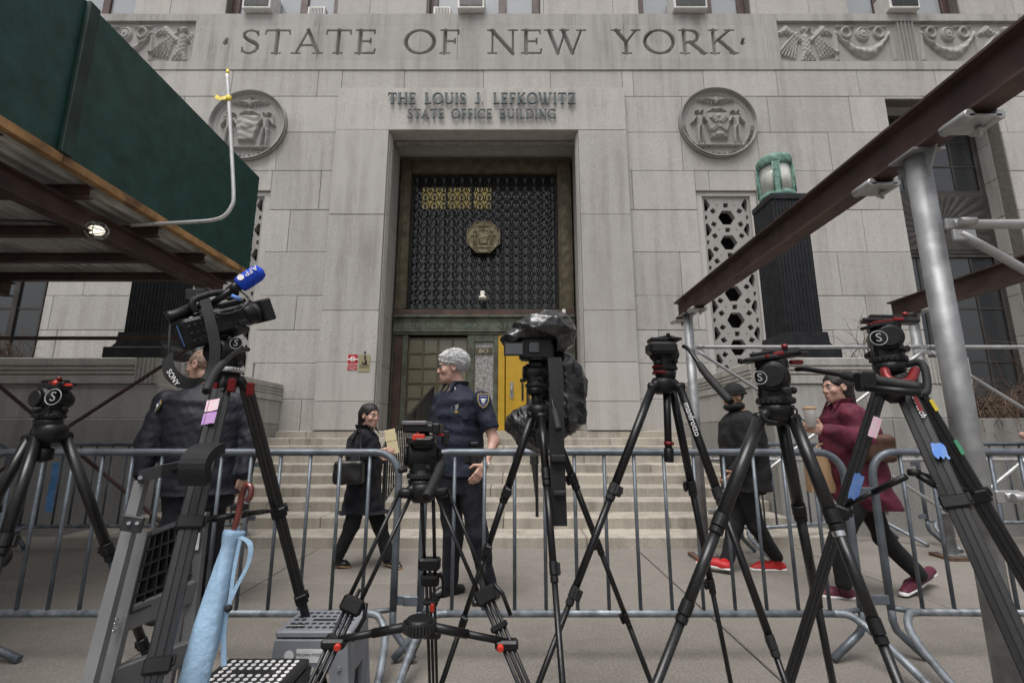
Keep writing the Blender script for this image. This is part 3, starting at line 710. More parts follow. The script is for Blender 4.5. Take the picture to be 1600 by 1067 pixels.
# ---- bronze entrance screen, grille and doors
dx0, dx1 = XP[1]+.04, XP[2]-.04
yb = YD; zt = ZL0-.02; zg0, zg1 = ZW(483, yb), ZW(271, yb); gx0, gx1 = XW(639, 380, yb), XW(872, 380, yb)
fr = MB()
fr.b2((dx0, yb-.02, zg0-.02), (gx0, yb+.3, zt), .015); fr.b2((gx1, yb-.02, zg0-.02), (dx1, yb+.3, zt), .015); fr.b2((gx0, yb-.02, zg1), (gx1, yb+.3, zt), .015)
gf = fr.build('grille_frame', 'bronze', bld)
mo = MB()
for a, b in ((dx0+.05, dx0+.08), (gx0-.05, gx0-.02), (gx1+.02, gx1+.05), (dx1-.08, dx1-.05)): mo.b2((a, yb-.045, zg0), (b, yb-.021, zt-.05), .004)
mo.b2((dx0, yb-.05, zt-.09), (dx1, yb-.021, zt-.04), .006); mo.b2((gx0, yb-.045, zg1+.02), (gx1, yb-.021, zg1+.05), .004)
mo.build('moulding', 'bronze', gf)
def orn(X, Y): return .003*np.sin(Y*20)*np.sin(X*26)+.004
for a, b in ((dx0+.1, gx0-.07), (gx1+.07, dx1-.1)): relief('ornament_band', orn, Matrix.Translation(((a+b)/2, yb-.023, (zg0+zg1)/2)) @ FACE, b-a, zg1-zg0, 20, 420, 'bronze', gf)
NC, NR = 16, 15; cw, ch = (gx1-gx0)/NC, (zg1-zg0)/NR
grl = MB(); grl.b2((gx0, yb+.10, zg0), (gx1, yb+.13, zg0+.05)); grl.b2((gx0, yb+.10, zg1-.05), (gx1, yb+.13, zg1)); grl.b2((gx0, yb+.1, zg0), (gx0+.05, yb+.13, zg1)); grl.b2((gx1-.05, yb+.1, zg0), (gx1, yb+.13, zg1))
gr = grl.build('grille', 'grille_iron', bld)
cell = MB()
cell.tube([(cw*.40*math.cos(a)*(1-.22*math.sin(a)), 0, ch*.47*math.sin(a)) for a in [2*PI*i/18 for i in range(18)]], .013, 6, 0, closed=True)
cell.tube([(-cw/2, 0, -ch*.5), (-cw*.40, 0, -ch*.12)], .010, 5); cell.tube([(cw/2, 0, -ch*.5), (cw*.40, 0, -ch*.12)], .010, 5)
cell.b2((-.012, -.008, -ch*.5), (.012, .008, -ch*.3))
cell.prism([(-.014, -ch*.36), (.014, -ch*.36), (cw*.15, -ch*.10), (cw*.18, ch*.17), (cw*.09, ch*.10), (0, ch*.25), (-cw*.09, ch*.10), (-cw*.18, ch*.17), (-cw*.15, -ch*.10)], Matrix.Translation((0, .004, 0)) @ FACE, .016, 1)
cm = None
for r_ in range(NR):
    for c in range(NC):
        off = 0 if r_ % 2 else 0
        p = Vector((gx0+cw*(c+.5), yb+.11, zg0+ch*(r_+.5)))
        if cm is None:
            cell.v = [(a+p.x, b+p.y, d+p.z) for a, b, d in cell.v]; cm = cell.build('grille_motif', ('grille_iron', 'grille_tulip'), gr, p)
        else: inst(cm, 'grille_motif', gr, p)
mb = MB(); mb.b2((gx0, yb+.28, zg0), (gx1, yb+.29, zg1)); mb.build('grille_glass', 'glass_dark', bld)
for k in range(3):
    xa = gx0+cw*(1.0+2.9*k); wx = cw*(2.6 if k < 2 else 1.9)
    mb = MB(); mb.b2((xa, yb+.262, zg1-.78), (xa+wx, yb+.27, zg1-.23)); mb.build('lit_pane', 'lit_window', bld)
oc = W(755, 368, yb-.05); rad = .385
relief('octagon_seal', lambda X, Y: seal(X/rad*.95, Y/rad*.95, 0)*.4+.035, Matrix.Translation((oc.x, yb+.04, oc.z)) @ FACE, rad*1.9, rad*1.9, 80, 80, 'gold_relief', gr, True)
mb = MB(); mb.prism(ngon(0, 0, rad*1.06, 8, PI/8), Matrix.Translation((oc.x, yb+.062, oc.z)) @ FACE, .02); mb.tube([(oc.x+rad*1.05*math.cos(PI/8+PI/4*i), yb+.03, oc.z+rad*1.05*math.sin(PI/8+PI/4*i)) for i in range(8)], .022, 6, closed=True, smooth=False)
mb.build('octagon_rim', 'gold_relief', gr)
# transom
zb0 = ZW(523, yb); tr = MB(); zz1 = zg0-.02
tr.b2((dx0, yb-.06, ZW(494, yb)), (dx1, yb+.3, zz1), .01); tro = tr.build('transom_beam', 'bronze_red', bld)
tr = MB(); tr.b2((dx0, yb-.03, zb0), (dx1, yb+.3, ZW(494, yb)-.002), .006); tr.b2((dx0, yb-.085, ZW(497, yb)), (dx1, yb-.031, ZW(493, yb)), .01); tr.b2((dx0, yb-.06, ZW(519, yb)), (dx1, yb-.031, ZW(517, yb)), .004)
t2 = tr.build('transom_panel', 'bronze_green', bld)
mb = MB()
for k in range(90): xx = dx0+.02+(dx1-dx0-.04)*k/89; mb.b2((xx-.011, yb-.05, ZW(502.5, yb)), (xx+.011, yb-.032, ZW(498, yb)), .003)
mb.build('dentil_row', 'bronze_green', t2)
pm('verdigris_faint', (.12, .17, .13), .7, metal=.2, var=.35, scale=20, c2=(.06, .07, .05))
raised('THE NEW YORK STATE BUILDING', 630, 880, 505, 513.5, yb+.006, .012, 'verdigris_faint', 'transom_letter')
mb = MB(); mb.b2((dx0, yb+.31, ZS), (dx1, yb+.34, zb0)); mb.build('dark_void', 'dark_hole', bld)
def xd(u): return XW(u, 600, yb)
mb = MB()
mb.b2((dx0, yb, ZS), (xd(612), yb+.28, zb0-.003)); lp_ = mb.build('bronze_pilaster', 'bronze_green', bld)
mb = MB(); mb.b2((xd(612), yb+.02, ZS), (xd(626), yb+.28, zb0-.003), .01); mb.build('bronze_pilaster', 'bronze_red', bld)
for a, b in ((626, 635), (729, 741), (771, 778)): mb = MB(); mb.b2((xd(a), yb-.01, ZS), (xd(b), yb+.26, zb0-.003), .01); mb.build('door_post', 'bronze_green', bld)
mb = MB(); mb.b2((xd(741), yb-.01, ZW(534, yb)), (xd(771), yb+.26, zb0-.003), .005); mb.build('door_head', 'bronze_green', bld)
# glazed leaf
mb = MB(); da, db = xd(635), xd(729); zt_ = zb0-.07
for k in range(5): xx = da+(db-da)*k/4; mb.b2((xx-.02, yb+.06, ZS), (xx+.02, yb+.12, zt_), .004)
for k in range(7): z = ZS+.05+(zt_-ZS-.05)*k/6; mb.b2((da, yb+.065, z-.02), (db, yb+.115, z+.02), .004)
gl = mb.build('glazed_door', 'bronze', bld)
for i in range(4):
    for k in range(6):
        a, b = da+(db-da)*i/4+.02, da+(db-da)*(i+1)/4-.02; z0 = ZS+.05+(zt_-ZS-.05)*k/6+.02; z1 = ZS+.05+(zt_-ZS-.05)*(k+1)/6-.02
        mb = MB(); mb.b2((a, yb+.088, z0), (b, yb+.094, z1)); mb.build('pane', 'glass_door', gl)
        mb = MB(); mb.b2((a+.06, yb+.083, z0+.06), (b-.06, yb+.0875, z1-.06), .003); mb.build('pane_bevel', 'glass_door', gl)
mb = MB(); mb.b2((da, yb+.2, ZS), (db, yb+.22, zt_)); mb.build('dark_void', 'dark_hole', bld)
mb = MB(); mb.b2((xd(741), yb+.03, ZS), (xd(771), yb+.2, ZW(534, yb)), .004); pl = mb.build('stone_plaque', 'plaque_stone', bld)
mb = MB(); za, zb_ = ZW(553, yb), ZW(543, yb); mb.b2((xd(742), yb+.005, za), (xd(769), yb+.028, zb_), .003); nb = mb.build('number_plate', 'bronze', pl)
st = serif('80', xd(747.5), xd(762.5), za+.03, zb_-za-.06); mb = MB()
for i, (a, b, c, d, w_) in enumerate(st):
    L = math.hypot(c-a, d-b); nx_, nz_ = -(d-b)/L*w_/2, (c-a)/L*w_/2
    mb.prism([(a+nx_, b+nz_), (a-nx_, b-nz_), (c-nx_, d-nz_), (c+nx_, d+nz_)], Matrix(((1, 0, 0, 0), (0, 0, -1, yb+.004-.0002*(i % 5)), (0, 1, 0, 0), (0, 0, 0, 1))), .004)
mb.build('number', 'number_cream', pl)
mb = MB(); mb.b2((xd(778), yb+.0, ZS), (xd(788.5), yb+.2, zb0-.004), .006); mb.b2((xd(790), yb+.02, ZS+.01), (xd(868), yb+.2, zb0-.03), .008); yd = mb.build('yellow_door', 'paint_yellow', bld)
mb = MB(); mb.b2((xd(797), yb+.0, ZW(622, yb)), (xd(802), yb+.019, ZW(597, yb)), .004); mb.tube([(xd(799.5), yb+.0, ZW(616, yb)), (xd(799.5), yb-.05, ZW(614, yb)), (xd(799.5), yb-.05, ZW(605, yb)), (xd(799.5), yb, ZW(603, yb))], .012, 8); mb.build('handle', 'steel_plain', yd)
mb = MB(); mb.b2((xd(815), yb+.0, ZW(625, yb)), (xd(818), yb+.019, ZW(598, yb)), .003); mb.build('handle', 'iron_black', yd)
mb = MB(); mb.b2((xd(868), yb+.0, ZS), (dx1, yb+.28, zb0-.003), .01); mb.build('bronze_pilaster', 'bronze_green', bld)
mb = MB(); mb.b2((XP[1]-.1, YP+.02, ZS-.25), (XP[2]+.1, yb+.5, ZS-.004)); mb.build('landing_slab', 'granite_step', bld)
# ---- little lamp on the grille and the hanging tag
lt = thing('floodlight', W(754, 466, yb-.1), 'small white floodlight fixed on the dark bronze grille', 'light')
p = W(754, 467, yb-.12); mb = MB(); mb.lathe([(.09, 0), (.085, .05), (.05, .055), (.05, .1)], at(p)); mb.build('base', 'lamp_white', lt)
mb = MB(); mb.box((p.x, p.y, p.z+.13), (.11, .09, .1), .02); mb.cyl((p.x, p.y, p.z+.05), (p.x, yb+.1, p.z+.05), .012); mb.build('lamp_head', 'lamp_white', lt)
tg = thing('hanging_tag', W(881, 483, yb-.1), 'small white tag hanging from a wire at the grille corner', 'tag')
mb = MB(); p = W(881, 487, yb-.1); mb.b2((p.x-.035, p.y-.004, p.z-.06), (p.x+.035, p.y+.004, p.z+.06)); mb.build('card', 'paint_white', tg)
mb = MB(); mb.tube(smoothpath([p+Vector((0, 0, .06)), p+Vector((-.08, 0, .2)), W(860, 476, yb-.03)], 5), .005, 5); mb.build('wire', 'ink', tg)
# ---- wall signs
def wall_sign(u0, u1, v0, v1, m, label, lines, icon):
    y = YP-.012; a, b = W(u0, v1, y), W(u1, v0, y); t = thing('wall_sign', ((a.x+b.x)/2, y, (a.z+b.z)/2), label, 'sign')
    mb = MB(); mb.b2((a.x, y, a.z), (b.x, YP-.006, b.z), .003); mb.build('plate', m, t)
    ik = 'paint_white' if m == 'sign_red' else 'ink'; w_ = b.x-a.x; h_ = b.z-a.z; c = Vector(((a.x+b.x)/2, y-.002, a.z+h_*.70)); mb = MB()
    if icon == 'ban':
        mb.tube([c+Vector((.24*w_*math.cos(i*PI/12), 0, .24*w_*math.sin(i*PI/12))) for i in range(24)], .008, 5, closed=True); mb.tube([c+Vector((-.17*w_, 0, .17*w_)), c+Vector((.17*w_, 0, -.17*w_))], .008, 5); mb.b2((c.x-.1, c.y-.002, c.z-.012), (c.x+.1, c.y+.002, c.z+.012))
    else:
        mb.tube([c+Vector((-.01+.13*w_*math.cos(a_), 0, -.05+.13*w_*math.sin(a_))) for a_ in [2.6+i*.42 for i in range(12)]], .012, 5)
        mb.tube([c+Vector((-.02*w_, 0, .1)), c+Vector((0, 0, .02)), c+Vector((.14*w_, 0, .0)), c+Vector((.19*w_, 0, -.09))], .014, 5); mb.tube([c+Vector((0, 0, .07)), c+Vector((.14*w_, 0, .05))], .012, 5); mb.ball(c+Vector((.0, 0, .15)), .022, 8)
    mb.build('symbol', ik, t)
    for i, (tx, sz) in enumerate(lines): text(tx, sz, Matrix.Translation((c.x, y-.0015, a.z+h_*(.38-.115*i))) @ FACE, ik, t, 'sign_lettering')
wall_sign(542.5, 559, 554, 578, 'sign_red', 'red no smoking sign on the granite pier by the door', [('NO SMOKING', .034), ('WITHIN 25 FEET', .024), ('OF THE BUILDING', .024), ('ENTRANCE', .024)], 'ban')
wall_sign(559.5, 579, 554, 581, 'sign_gold', 'gold accessible entrance sign with wheelchair symbol beside the red sign', [('ACCESSIBLE', .036), ('ENTRANCE', .036)], 'chair')
# ---- entrance steps
stp = thing('entrance_stairs', (XC, 5.6, 0), 'wide flight of worn granite steps up to the bronze door', 'stairs')
CX = (2*XC-3.31, 3.31); S0, ST, SR = 5.60, .418, .130; rnd = random.Random(4)
for k in range(10):
    x0, x1 = (CX[0]-.45, CX[1]+.43) if k == 0 else CX
    y0 = S0+k*ST+(.0 if k else -.04); z1 = .118+k*SR; z0 = -.1 if k == 0 else z1-SR-.02; y1 = S0+(k+1)*ST+.06 if k < 9 else YW+.3
    x = x0; off = rnd.uniform(.4, 1.0)
    while x < x1-.01:
        b = min(x1, x+off); off = rnd.uniform(1.5, 2.3)
        if x1-b < .4: b = x1
        mb = MB(); dz = rnd.uniform(-.003, .003); mb.b2((x+.003, y0+rnd.uniform(-.004, .004), z0), (b-.003, y1, z1+dz), .012); mb.build('step_block', 'granite_step', stp, ((x+b)/2, y0, z1)); x = b
mb = MB(); mb.prism([(S0+.1, -.1), (S0+.1, .0), (YW, 1.15), (YW, -.1)], Matrix(((0, 0, 1, CX[0]), (1, 0, 0, 0), (0, 1, 0, 0), (0, 0, 0, 1))), CX[1]-CX[0]); mb.build('stair_core', 'mortar', stp)
# handrails on the steps
def step_z(y): return .118+SR*max(0, min(9, (y-S0)/ST))
def handrail(x, label):
    t = thing('stair_railing', (x, S0+.3, .118), label, 'railing', 'black iron stair railings')
    ya, yz = S0+.45, S0+9*ST+.1; za, zz = step_z(ya)+.86, step_z(yz)+.86; mb = MB()
    mb.tube([(x, ya-.12, za-.25), (x, ya-.14, za-.06), (x, ya, za), (x, yz, zz), (x, yz+.1, zz)], .02, 8); mb.tube([(x, ya, za-.72), (x, yz, zz-.72)], .012, 6); mb.build('rail', 'iron_black', t)
    n = 30
    for i in range(n+1):
        y = ya+(yz-ya)*i/n; z = za+(zz-za)*i/n; post = i in (0, n//2, n)
        mb = MB(); mb.b2((x-(.018 if post else .008), y-(.018 if post else .008), (step_z(y)-.06) if post else z-.72), (x+(.018 if post else .008), y+(.018 if post else .008), z)); mb.build('post' if post else 'baluster', 'iron_black', t)
handrail(-1.55, 'black iron stair railing by the glazed bronze door'); handrail(.30, 'black iron stair railing in line with the yellow door')
# ---- cheek walls with reeded coping and pedestals
YC = 6.2; ZB, ZM, ZT1 = 1.42, 1.86, 2.2
def cheek(xa, xb, inner, label, upper):
    t = thing('planter_wall', ((xa+xb)/2, YC, 0), label, 'wall'); rnd = random.Random(int(xa*10)+99); sg = 1 if inner == xa else -1
    yi = YW-.01
    def run(x0, x1, z0, z1, m, L, dy=0., th=.35):
        x = x0; first = True
        while x < x1-.02:
            b = min(x1, x+L*rnd.uniform(.85, 1.15)*(.6 if first else 1)); first = False
            if x1-b < .35: b = x1
            mb = MB(); mb.b2((x+.003, YC+dy, z0+.003), (b-.003, YC+th, z1-.003), .008); mb.build('stone_block', m, t, ((x+b)/2, YC, z0)); x = b
    lo, hi = min(xa, xb), max(xa, xb)
    a0, a1 = (inner+.004, hi) if sg > 0 else (lo, inner-.004)
    run(a0, a1, -.1, ZB, 'granite_base', 2.6, -.03)
    u0, u1 = (inner+.004, upper) if sg > 0 else (upper, inner-.004)
    run(u0, u1, ZB, ZM, 'granite_cheek', 2.2)
    # reeded coping: profile with three grooves, plain fluted blocks between
    g = [(0, ZM+.003), (0, ZM+.09)]
    for k in range(3): z = ZM+.10+.055*k; g += [(0, z), (.018, z+.006), (.018, z+.026), (0, z+.032)]
    g += [(0, ZT1-.012), (.012, ZT1), (.42, ZT1), (.42, ZM+.003)]
    x = u0
    while x < u1-.05:
        b = min(u1, x+2.35)
        mb = MB(); mb.prism([(p[0]+YC-.02, p[1]) for p in g], Matrix(((0, 0, 1, x+.003), (1, 0, 0, 0), (0, 1, 0, 0), (0, 0, 0, 1))), b-x-.3); mb.build('coping_block', 'granite_cheek', t, (x, YC, ZM))
        q = []; 
        for k in range(5): xx = b-.297+.015+.054*k; q += [(xx, YC-.02), (xx+.006, YC-.002), (xx+.03, YC-.002), (xx+.036, YC-.02)]
        q = [(b-.297, YC-.02)]+q+[(b-.003, YC-.02), (b-.003, YC+.40), (b-.297, YC+.40)]
        mb = MB(); mb.prism(q, Matrix.Translation((0, 0, ZM+.003)), ZT1-ZM-.003); mb.build('coping_block', 'granite_cheek', t, (b, YC, ZM)); x = b
    # return along the steps
    ys = [YC+.43, YC+1.3, YC+2.35, yi]
    for i in range(3):
        for z0, z1, m in ((-.1, ZB, 'granite_base'), (ZB, ZM, 'granite_cheek')):
            mb = MB(); xi0, xi1 = (inner, inner+.35) if sg > 0 else (inner-.35, inner); mb.b2((xi0, ys[i]-(.07 if i == 0 else -.003), z0+.003), (xi1, ys[i+1]-.003, z1-.003), .008); mb.build('stone_block', m, t, (inner, ys[i], z0))
        mb = MB(); mb.prism([(inner-sg*.02+sg*p[0], p[1]) for p in g], Matrix(((1, 0, 0, 0), (0, 0, 1, ys[i]-(.026 if i == 0 else -.003)), (0, 1, 0, 0), (0, 0, 0, 1))), ys[i+1]-ys[i]-.006+(.03 if i == 0 else 0)); mb.build('coping_block', 'granite_cheek', t, (inner, ys[i], ZM))
    mb = MB(); x0, x1 = (inner+.36, upper) if sg > 0 else (upper, inner-.36); mb.b2((x0, YC+.42, 1.0), (x1, yi, ZT1-.03)); mb.build('planter_soil', 'mortar', t)
    x0, x1 = (upper, xb) if sg > 0 else (xa, upper); 
    if abs(x1-x0) > .1: mb = MB(); mb.b2((x0, YC+.36, .5), (x1, yi, ZB-.05)); mb.build('planter_soil', 'mortar', t)
    return t
cheek(CX[1], 12.5, CX[1], 'granite planter wall with reeded coping beside the steps, under the green lantern', 5.95)
cheek(-14, CX[0], CX[0], 'granite planter wall with reeded coping beside the steps, behind the jacketed officer', -14)
def pedestal(cx, label, lab2):
    y0, y1 = 6.5, 7.03; x0, x1 = cx-.255, cx+.255; t = thing('lamp_pedestal', (cx, (y0+y1)/2, ZT1), label, 'pedestal', 'fluted black lamp pedestals')
    mb = MB(); mb.b2((x0-.14, y0-.14, ZT1), (x1+.14, y1+.14, ZT1+.18), .01); mb.prism([(x0-.12, ZT1+.182), (x1+.12, ZT1+.182), (x1+.05, ZT1+.25), (x1+.035, ZT1+.40), (x0-.035, ZT1+.40), (x0-.05, ZT1+.25)], Matrix(((1, 0, 0, 0), (0, 0, -1, y1+.05), (0, 1, 0, 0), (0, 0, 0, 1))), y1-y0+.1); mb.build('plinth', 'iron_black', t)
    n = 10; q = []
    def side(ax, ay, bx_, by):
        d = Vector((bx_-ax, by-ay)); nn = Vector((-d.y, d.x)).normalized()
        for k in range(n):
            for f_, dp in ((.12, 0), (.2, .012), (.5, .02), (.8, .012), (.88, 0)): p = Vector((ax, ay))+d*((k+f_)/n)+nn*dp; q.append((p.x, p.y))
    q.append((x0, y0)); side(x0, y0, x1, y0); q.append((x1, y0)); side(x1, y0, x1, y1); q.append((x1, y1)); side(x1, y1, x0, y1); q.append((x0, y1)); side(x0, y1, x0, y0)
    zt_ = 4.60; mb = MB(); mb.prism(q, Matrix.Translation((0, 0, ZT1+.40)), zt_-ZT1-.4); mb.build('fluted_shaft', 'iron_black', t)
    mb = MB(); mb.b2((x0-.012, y0-.012, zt_), (x1+.012, y1+.012, zt_+.09), .008); mb.build('cap', 'iron_black', t)
    z = zt_+.09; cy = (y0+y1)/2; L = thing('lantern', (cx, cy, z), lab2, 'lantern', 'round green copper lanterns')
    T = Matrix.Translation((cx, cy, z))
    mb = MB(); mb.lathe([(.25, 0), (.25, .07), (.235, .09), (.235, .10)], T, 28); mb.build('base_ring', 'verdigris', L)
    mb = MB(); mb.lathe([(.215, .09), (.215, .56)], T, 28); mb.build('glass_drum', 'milk_glass', L)
    mb = MB(); mb.lathe([(.235, .54), (.25, .56), (.25, .66), (.235, .69), (.15, .72), (.01, .73)], T, 28); mb.build('crown', 'verdigris', L)
    for k in range(4):
        a = PI/4+k*PI/2+.35; M = T @ Matrix.Rotation(a, 4, 'Z'); mb = MB(); mb.box((.228, 0, .32), (.035, .1, .48), .006, M=M); mb.tube([(.25, -.045, .1), (.25, -.045, .55)], .01, 6, M=M); mb.tube([(.25, .045, .1), (.25, .045, .55)], .01, 6, M=M); mb.build('upright', 'verdigris', L)
pedestal(4.05, 'fluted black iron lamp pedestal carrying the green lantern beside the stone lattice', 'round verdigris copper lantern with milky glass on the black fluted pedestal')
pedestal(-5.12, 'fluted black iron lamp pedestal half hidden under the green plywood shed', 'round verdigris copper lantern behind the green plywood hoarding')
# ---- ground
def slabs():
    g = bpy.data.meshes.new('ground'); g.from_pydata([(-900, -900, -.03), (900, -900, -.03), (900, 900, -.03), (-900, 900, -.03)], [], [(0, 1, 2, 3)]); o = link('ground', g, None, (0, 0, -.03), ['concrete']); o['kind'] = 'structure'
    s_ = thing('sidewalk', (0, 4, 0), None, None); s_['kind'] = 'structure'
    xs = [-9.6, -7.7, -5.8, -3.95, -2.1, -.55, 1.35, 3.1, 4.95, 6.8, 8.7, 10.6]; ysl = [-2.2, -.6, 1.0, 2.62, 4.3, 6.35]; rnd = random.Random(2)
    for i in range(len(xs)-1):
        for j in range(len(ysl)-1):
            mb = MB(); mb.b2((xs[i]+.005, ysl[j]+.005, -.1), (xs[i+1]-.005, ysl[j+1]-.005, rnd.uniform(-.003, .001)), .006); mb.build('paving_slab', 'concrete', s_, ((xs[i]+xs[i+1])/2, (ysl[j]+ysl[j+1])/2, 0))
slabs()
# ---- bare shrubs in the planters
pm('twig', (.13, .085, .06), .8, var=.3, scale=30)
def shrub(c, wd, h_, n, label, seed, droop=.3, lean=0):
    rnd = random.Random(seed); t = thing('bare_shrub', c, label, 'shrub'); mb = MB(); st_ = MB()
    for i in range(n):
        b = Vector(c)+Vector((rnd.uniform(-.5, .5)*wd*.5, rnd.uniform(-.3, .3), 0)); a = rnd.uniform(0, 6.28); L = h_*rnd.uniform(.5, 1.1)
        d = Vector((math.cos(a)*.55+lean, math.sin(a)*.4-.25, 1)).normalized(); P = [b]
        for k in range(5): d = (d+Vector((rnd.uniform(-.3, .3), rnd.uniform(-.3, .2), -droop*(k+.5)/2))).normalized(); P.append(P[-1]+d*L/5)
        (st_ if i < n*.15 else mb).tube(P, [.011-.0018*k for k in range(6)] if i < n*.15 else [.006-.0009*k for k in range(6)], 4, smooth=False)
        for q in range(3):
            k = rnd.randint(1, 4); d2 = Vector((rnd.uniform(-1, 1), rnd.uniform(-1, .3), rnd.uniform(-.3, .9))).normalized(); mb.tube([P[k], P[k]+d2*L*.13, P[k]+d2*L*.26+Vector((0, 0, -.02))], [.004, .003, .0015], 3, smooth=False)
    st_.build('stem', 'twig', t); mb.build('twigs', 'twig', t)
shrub((6.7, 6.75, ZB-.06), 1.6, 1.15, 190, 'bare brown shrub spilling over the low wall beside the scaffold pole', 5, .5, -.1)
shrub((5.5, 7.3, ZT1-.04), 1.4, .95, 26, 'sparse bare shrub behind the reeded coping under the scaffold beam', 8, .15)
shrub((8.3, 7.2, ZB-.06), 1.5, 1.9, 60, 'tall bare shrub in front of the dark tall window', 9, .2)
shrub((-7.6, 7.0, ZT1-.04), 1.8, .75, 70, 'low bare shrub on the planter wall under the plywood shed', 6, .2)
# ================================================================= sidewalk sheds
pm('ply_green', (.011, .054, .044), .45, var=.3, scale=5.5, bump=.3, bscale=14, detail=8, c2=(.006, .034, .028)); pm('ply_green_dark', (.012, .035, .028), .55, var=.3, scale=4)
pm('sole_timber', (.12, .07, .045), .8, var=.3, scale=12); pm('raw_timber', (.40, .225, .09), .75, var=.35, scale=6, c2=(.14, .075, .035), bump=.2)
pm('rust_beam', (.075, .045, .038), .6, var=.3, scale=5, metal=.2, c2=(.045, .028, .024), bump=.2); pm('rust_edge', (.10, .045, .03), .7, var=.3, scale=9)
pm('deck_metal', (.66, .66, .63), .35, metal=.25, var=.25, scale=3)
pm('galv', (.32, .325, .33), .5, metal=.6, var=.25, scale=9, c2=(.20, .205, .21), bump=.06); pm('galv_bright', (.42, .42, .42), .45, metal=.6, var=.12, scale=9)
pm('barrier_steel', (.135, .155, .18), .45, metal=.4, var=.25, scale=11, c2=(.085, .098, .112), bump=.12, bscale=60)
pm('barrier_worn', (.24, .265, .29), .48, metal=.45, var=.35, scale=16, c2=(.12, .135, .15), bump=.1)
pm('conduit', (.66, .66, .66), .35, metal=.3, var=.08); pm('tape_yellow', (.75, .58, .05), .5); pm('bulb', (1, .93, .75), .3, emit=.9, var=.02, bump=0); pm('tape_blue', (.10, .30, .62), .5)
def ibeam(mb, p0, p1, h_, wd, tf=.012, tw=.009, up=Vector((0, 0, 1))):
    p0, p1 = Vector(p0), Vector(p1); d = p1-p0; x = up.cross(d).normalized(); M = Matrix((x, up, d.normalized())).transposed().to_4x4(); M.translation = p0
    mb.prism([(-wd/2, 0), (wd/2, 0), (wd/2, tf), (tw/2, tf*1.6), (tw/2, h_-tf*1.6), (wd/2, h_-tf), (wd/2, h_), (-wd/2, h_), (-wd/2, h_-tf), (-tw/2, h_-tf*1.6), (-tw/2, tf*1.6), (-wd/2, tf)], M, d.length)
ZD, XPn, YE = 3.05, -3.07, 5.35
sh = thing('sidewalk_shed', (XPn, YE, 0), 'sidewalk shed with dark green plywood hoarding over a corrugated deck', 'scaffold')
ye = [-2.0, .6, 2.97, YE]
for i in range(3):
    mb = MB(); mb.b2((XPn-.03, ye[i]+.004, ZD+.03), (XPn, ye[i+1]-.004, 4.28), .003); mb.build('plywood_panel', 'ply_green', sh)
for y in ye[1:3]: mb = MB(); mb.b2((XPn+.001, y-.045, ZD+.03), (XPn+.035, y+.045, 4.28), .006); mb.build('batten', 'ply_green_dark', sh)
for k in range(7):
    x1 = XPn-.031-1.3*k; mb = MB(); mb.b2((x1-1.296, YE-.03, ZD+.03), (x1, YE, 4.28), .003); mb.build('plywood_panel', 'ply_green', sh)
for i in range(3): mb = MB(); mb.b2((XPn-.04, ye[i]+.002, ZD-.035), (XPn+.018, ye[i+1]-.002, ZD+.028), .004); mb.build('edge_plank', 'raw_timber', sh)
dk = MB(); n = 74; X0 = -12.; pr = []
for k in range(n):
    x = X0+(XPn-.05-X0)*k/n; wv = (XPn-.05-X0)/n; pr += [(x, 0), (x+wv*.28, 0), (x+wv*.40, .06), (x+wv*.88, .06)]
pr.append((XPn-.05, 0)); V = [(a, y, ZD-.03+b) for y in (-2.2, YE-.02) for a, b in pr]; m_ = len(pr)
dk.add(V, [(i, i+1, m_+i+1, m_+i) for i in range(m_-1)]); dk.b2((X0, -2.2, ZD+.034), (XPn-.05, YE-.04, ZD+.04)); dk.build('corrugated_deck', 'deck_metal', sh)
zj, zb = ZD-.125, ZD-.125-.165
for y in (-1.5, -.8, -.1, .55, 1.25, 1.93, 2.62, 3.28, 3.98, 4.63, 5.22): mb = MB(); ibeam(mb, (XPn-.06, y, zj), (-12, y, zj), .092, .07, .008, .007); mb.build('joist', 'rust_beam', sh)
for x in (-3.33, -5.77, -8.2, -10.6):
    mb = MB(); ibeam(mb, (x, -2.2, zb), (x, 5.3, zb), .164, .12); mb.build('beam', 'rust_beam', sh)
def post(t, x, y, z1, m='galv', r=.049):
    mb = MB(); mb.cyl((x, y, .03), (x, y, z1), r, 18); po = mb.build('post', m, t)
    mb = MB(); mb.b2((x-.13, y-.13, .0), (x+.13, y+.13, .035), .004); mb.build('timber_sole', 'sole_timber', po)
    mb = MB(); mb.b2((x-.09, y-.09, .036), (x+.09, y+.09, .046)); mb.build('base_plate', m, po); mb = MB(); mb.b2((x-.075, y-.075, z1), (x+.075, y+.075, z1+.01))
    for sg in (-1, 1): mb.prism([(0, 0), (.0, -.13), (.07, 0)], Matrix.Translation((x, y+sg*r*.9, z1)) @ Matrix(((0, 0, 1, -.005), (sg, 0, 0, 0), (0, 1, 0, 0), (0, 0, 0, 1))), .01)
    mb.build('head_plate', m, po)
    return po
def brace(t, a, b, r=.021, m='galv_bright'):
    a, b = Vector(a), Vector(b); d = (b-a).normalized(); mb = MB(); mb.tube([a, a+d*.10, b-d*.10, b], [r*.9, r, r, r*.9], 10)
    for p, s_ in ((a, 1), (b, -1)): mb.box(p+d*s_*.02, (.10, .018, .05), .006, M=None)
    mb.build('brace', m, t)
YL = 5.0
for x in (-3.33, -5.77, -8.2): post(sh, x, YL, zb-.012, 'iron_black' if 0 else 'galv')
for a, b in ((-3.33, -5.77), (-5.77, -8.2)):
    brace(sh, (a, YL-.08, 2.2), (b, YL-.08, 2.2), .02, 'rust_beam'); brace(sh, (a, YL-.1, 2.1), (b, YL-.1, .35), .018, 'rust_beam'); brace(sh, (a, YL-.13, .35), (b, YL-.13, 2.1), .018, 'rust_beam')
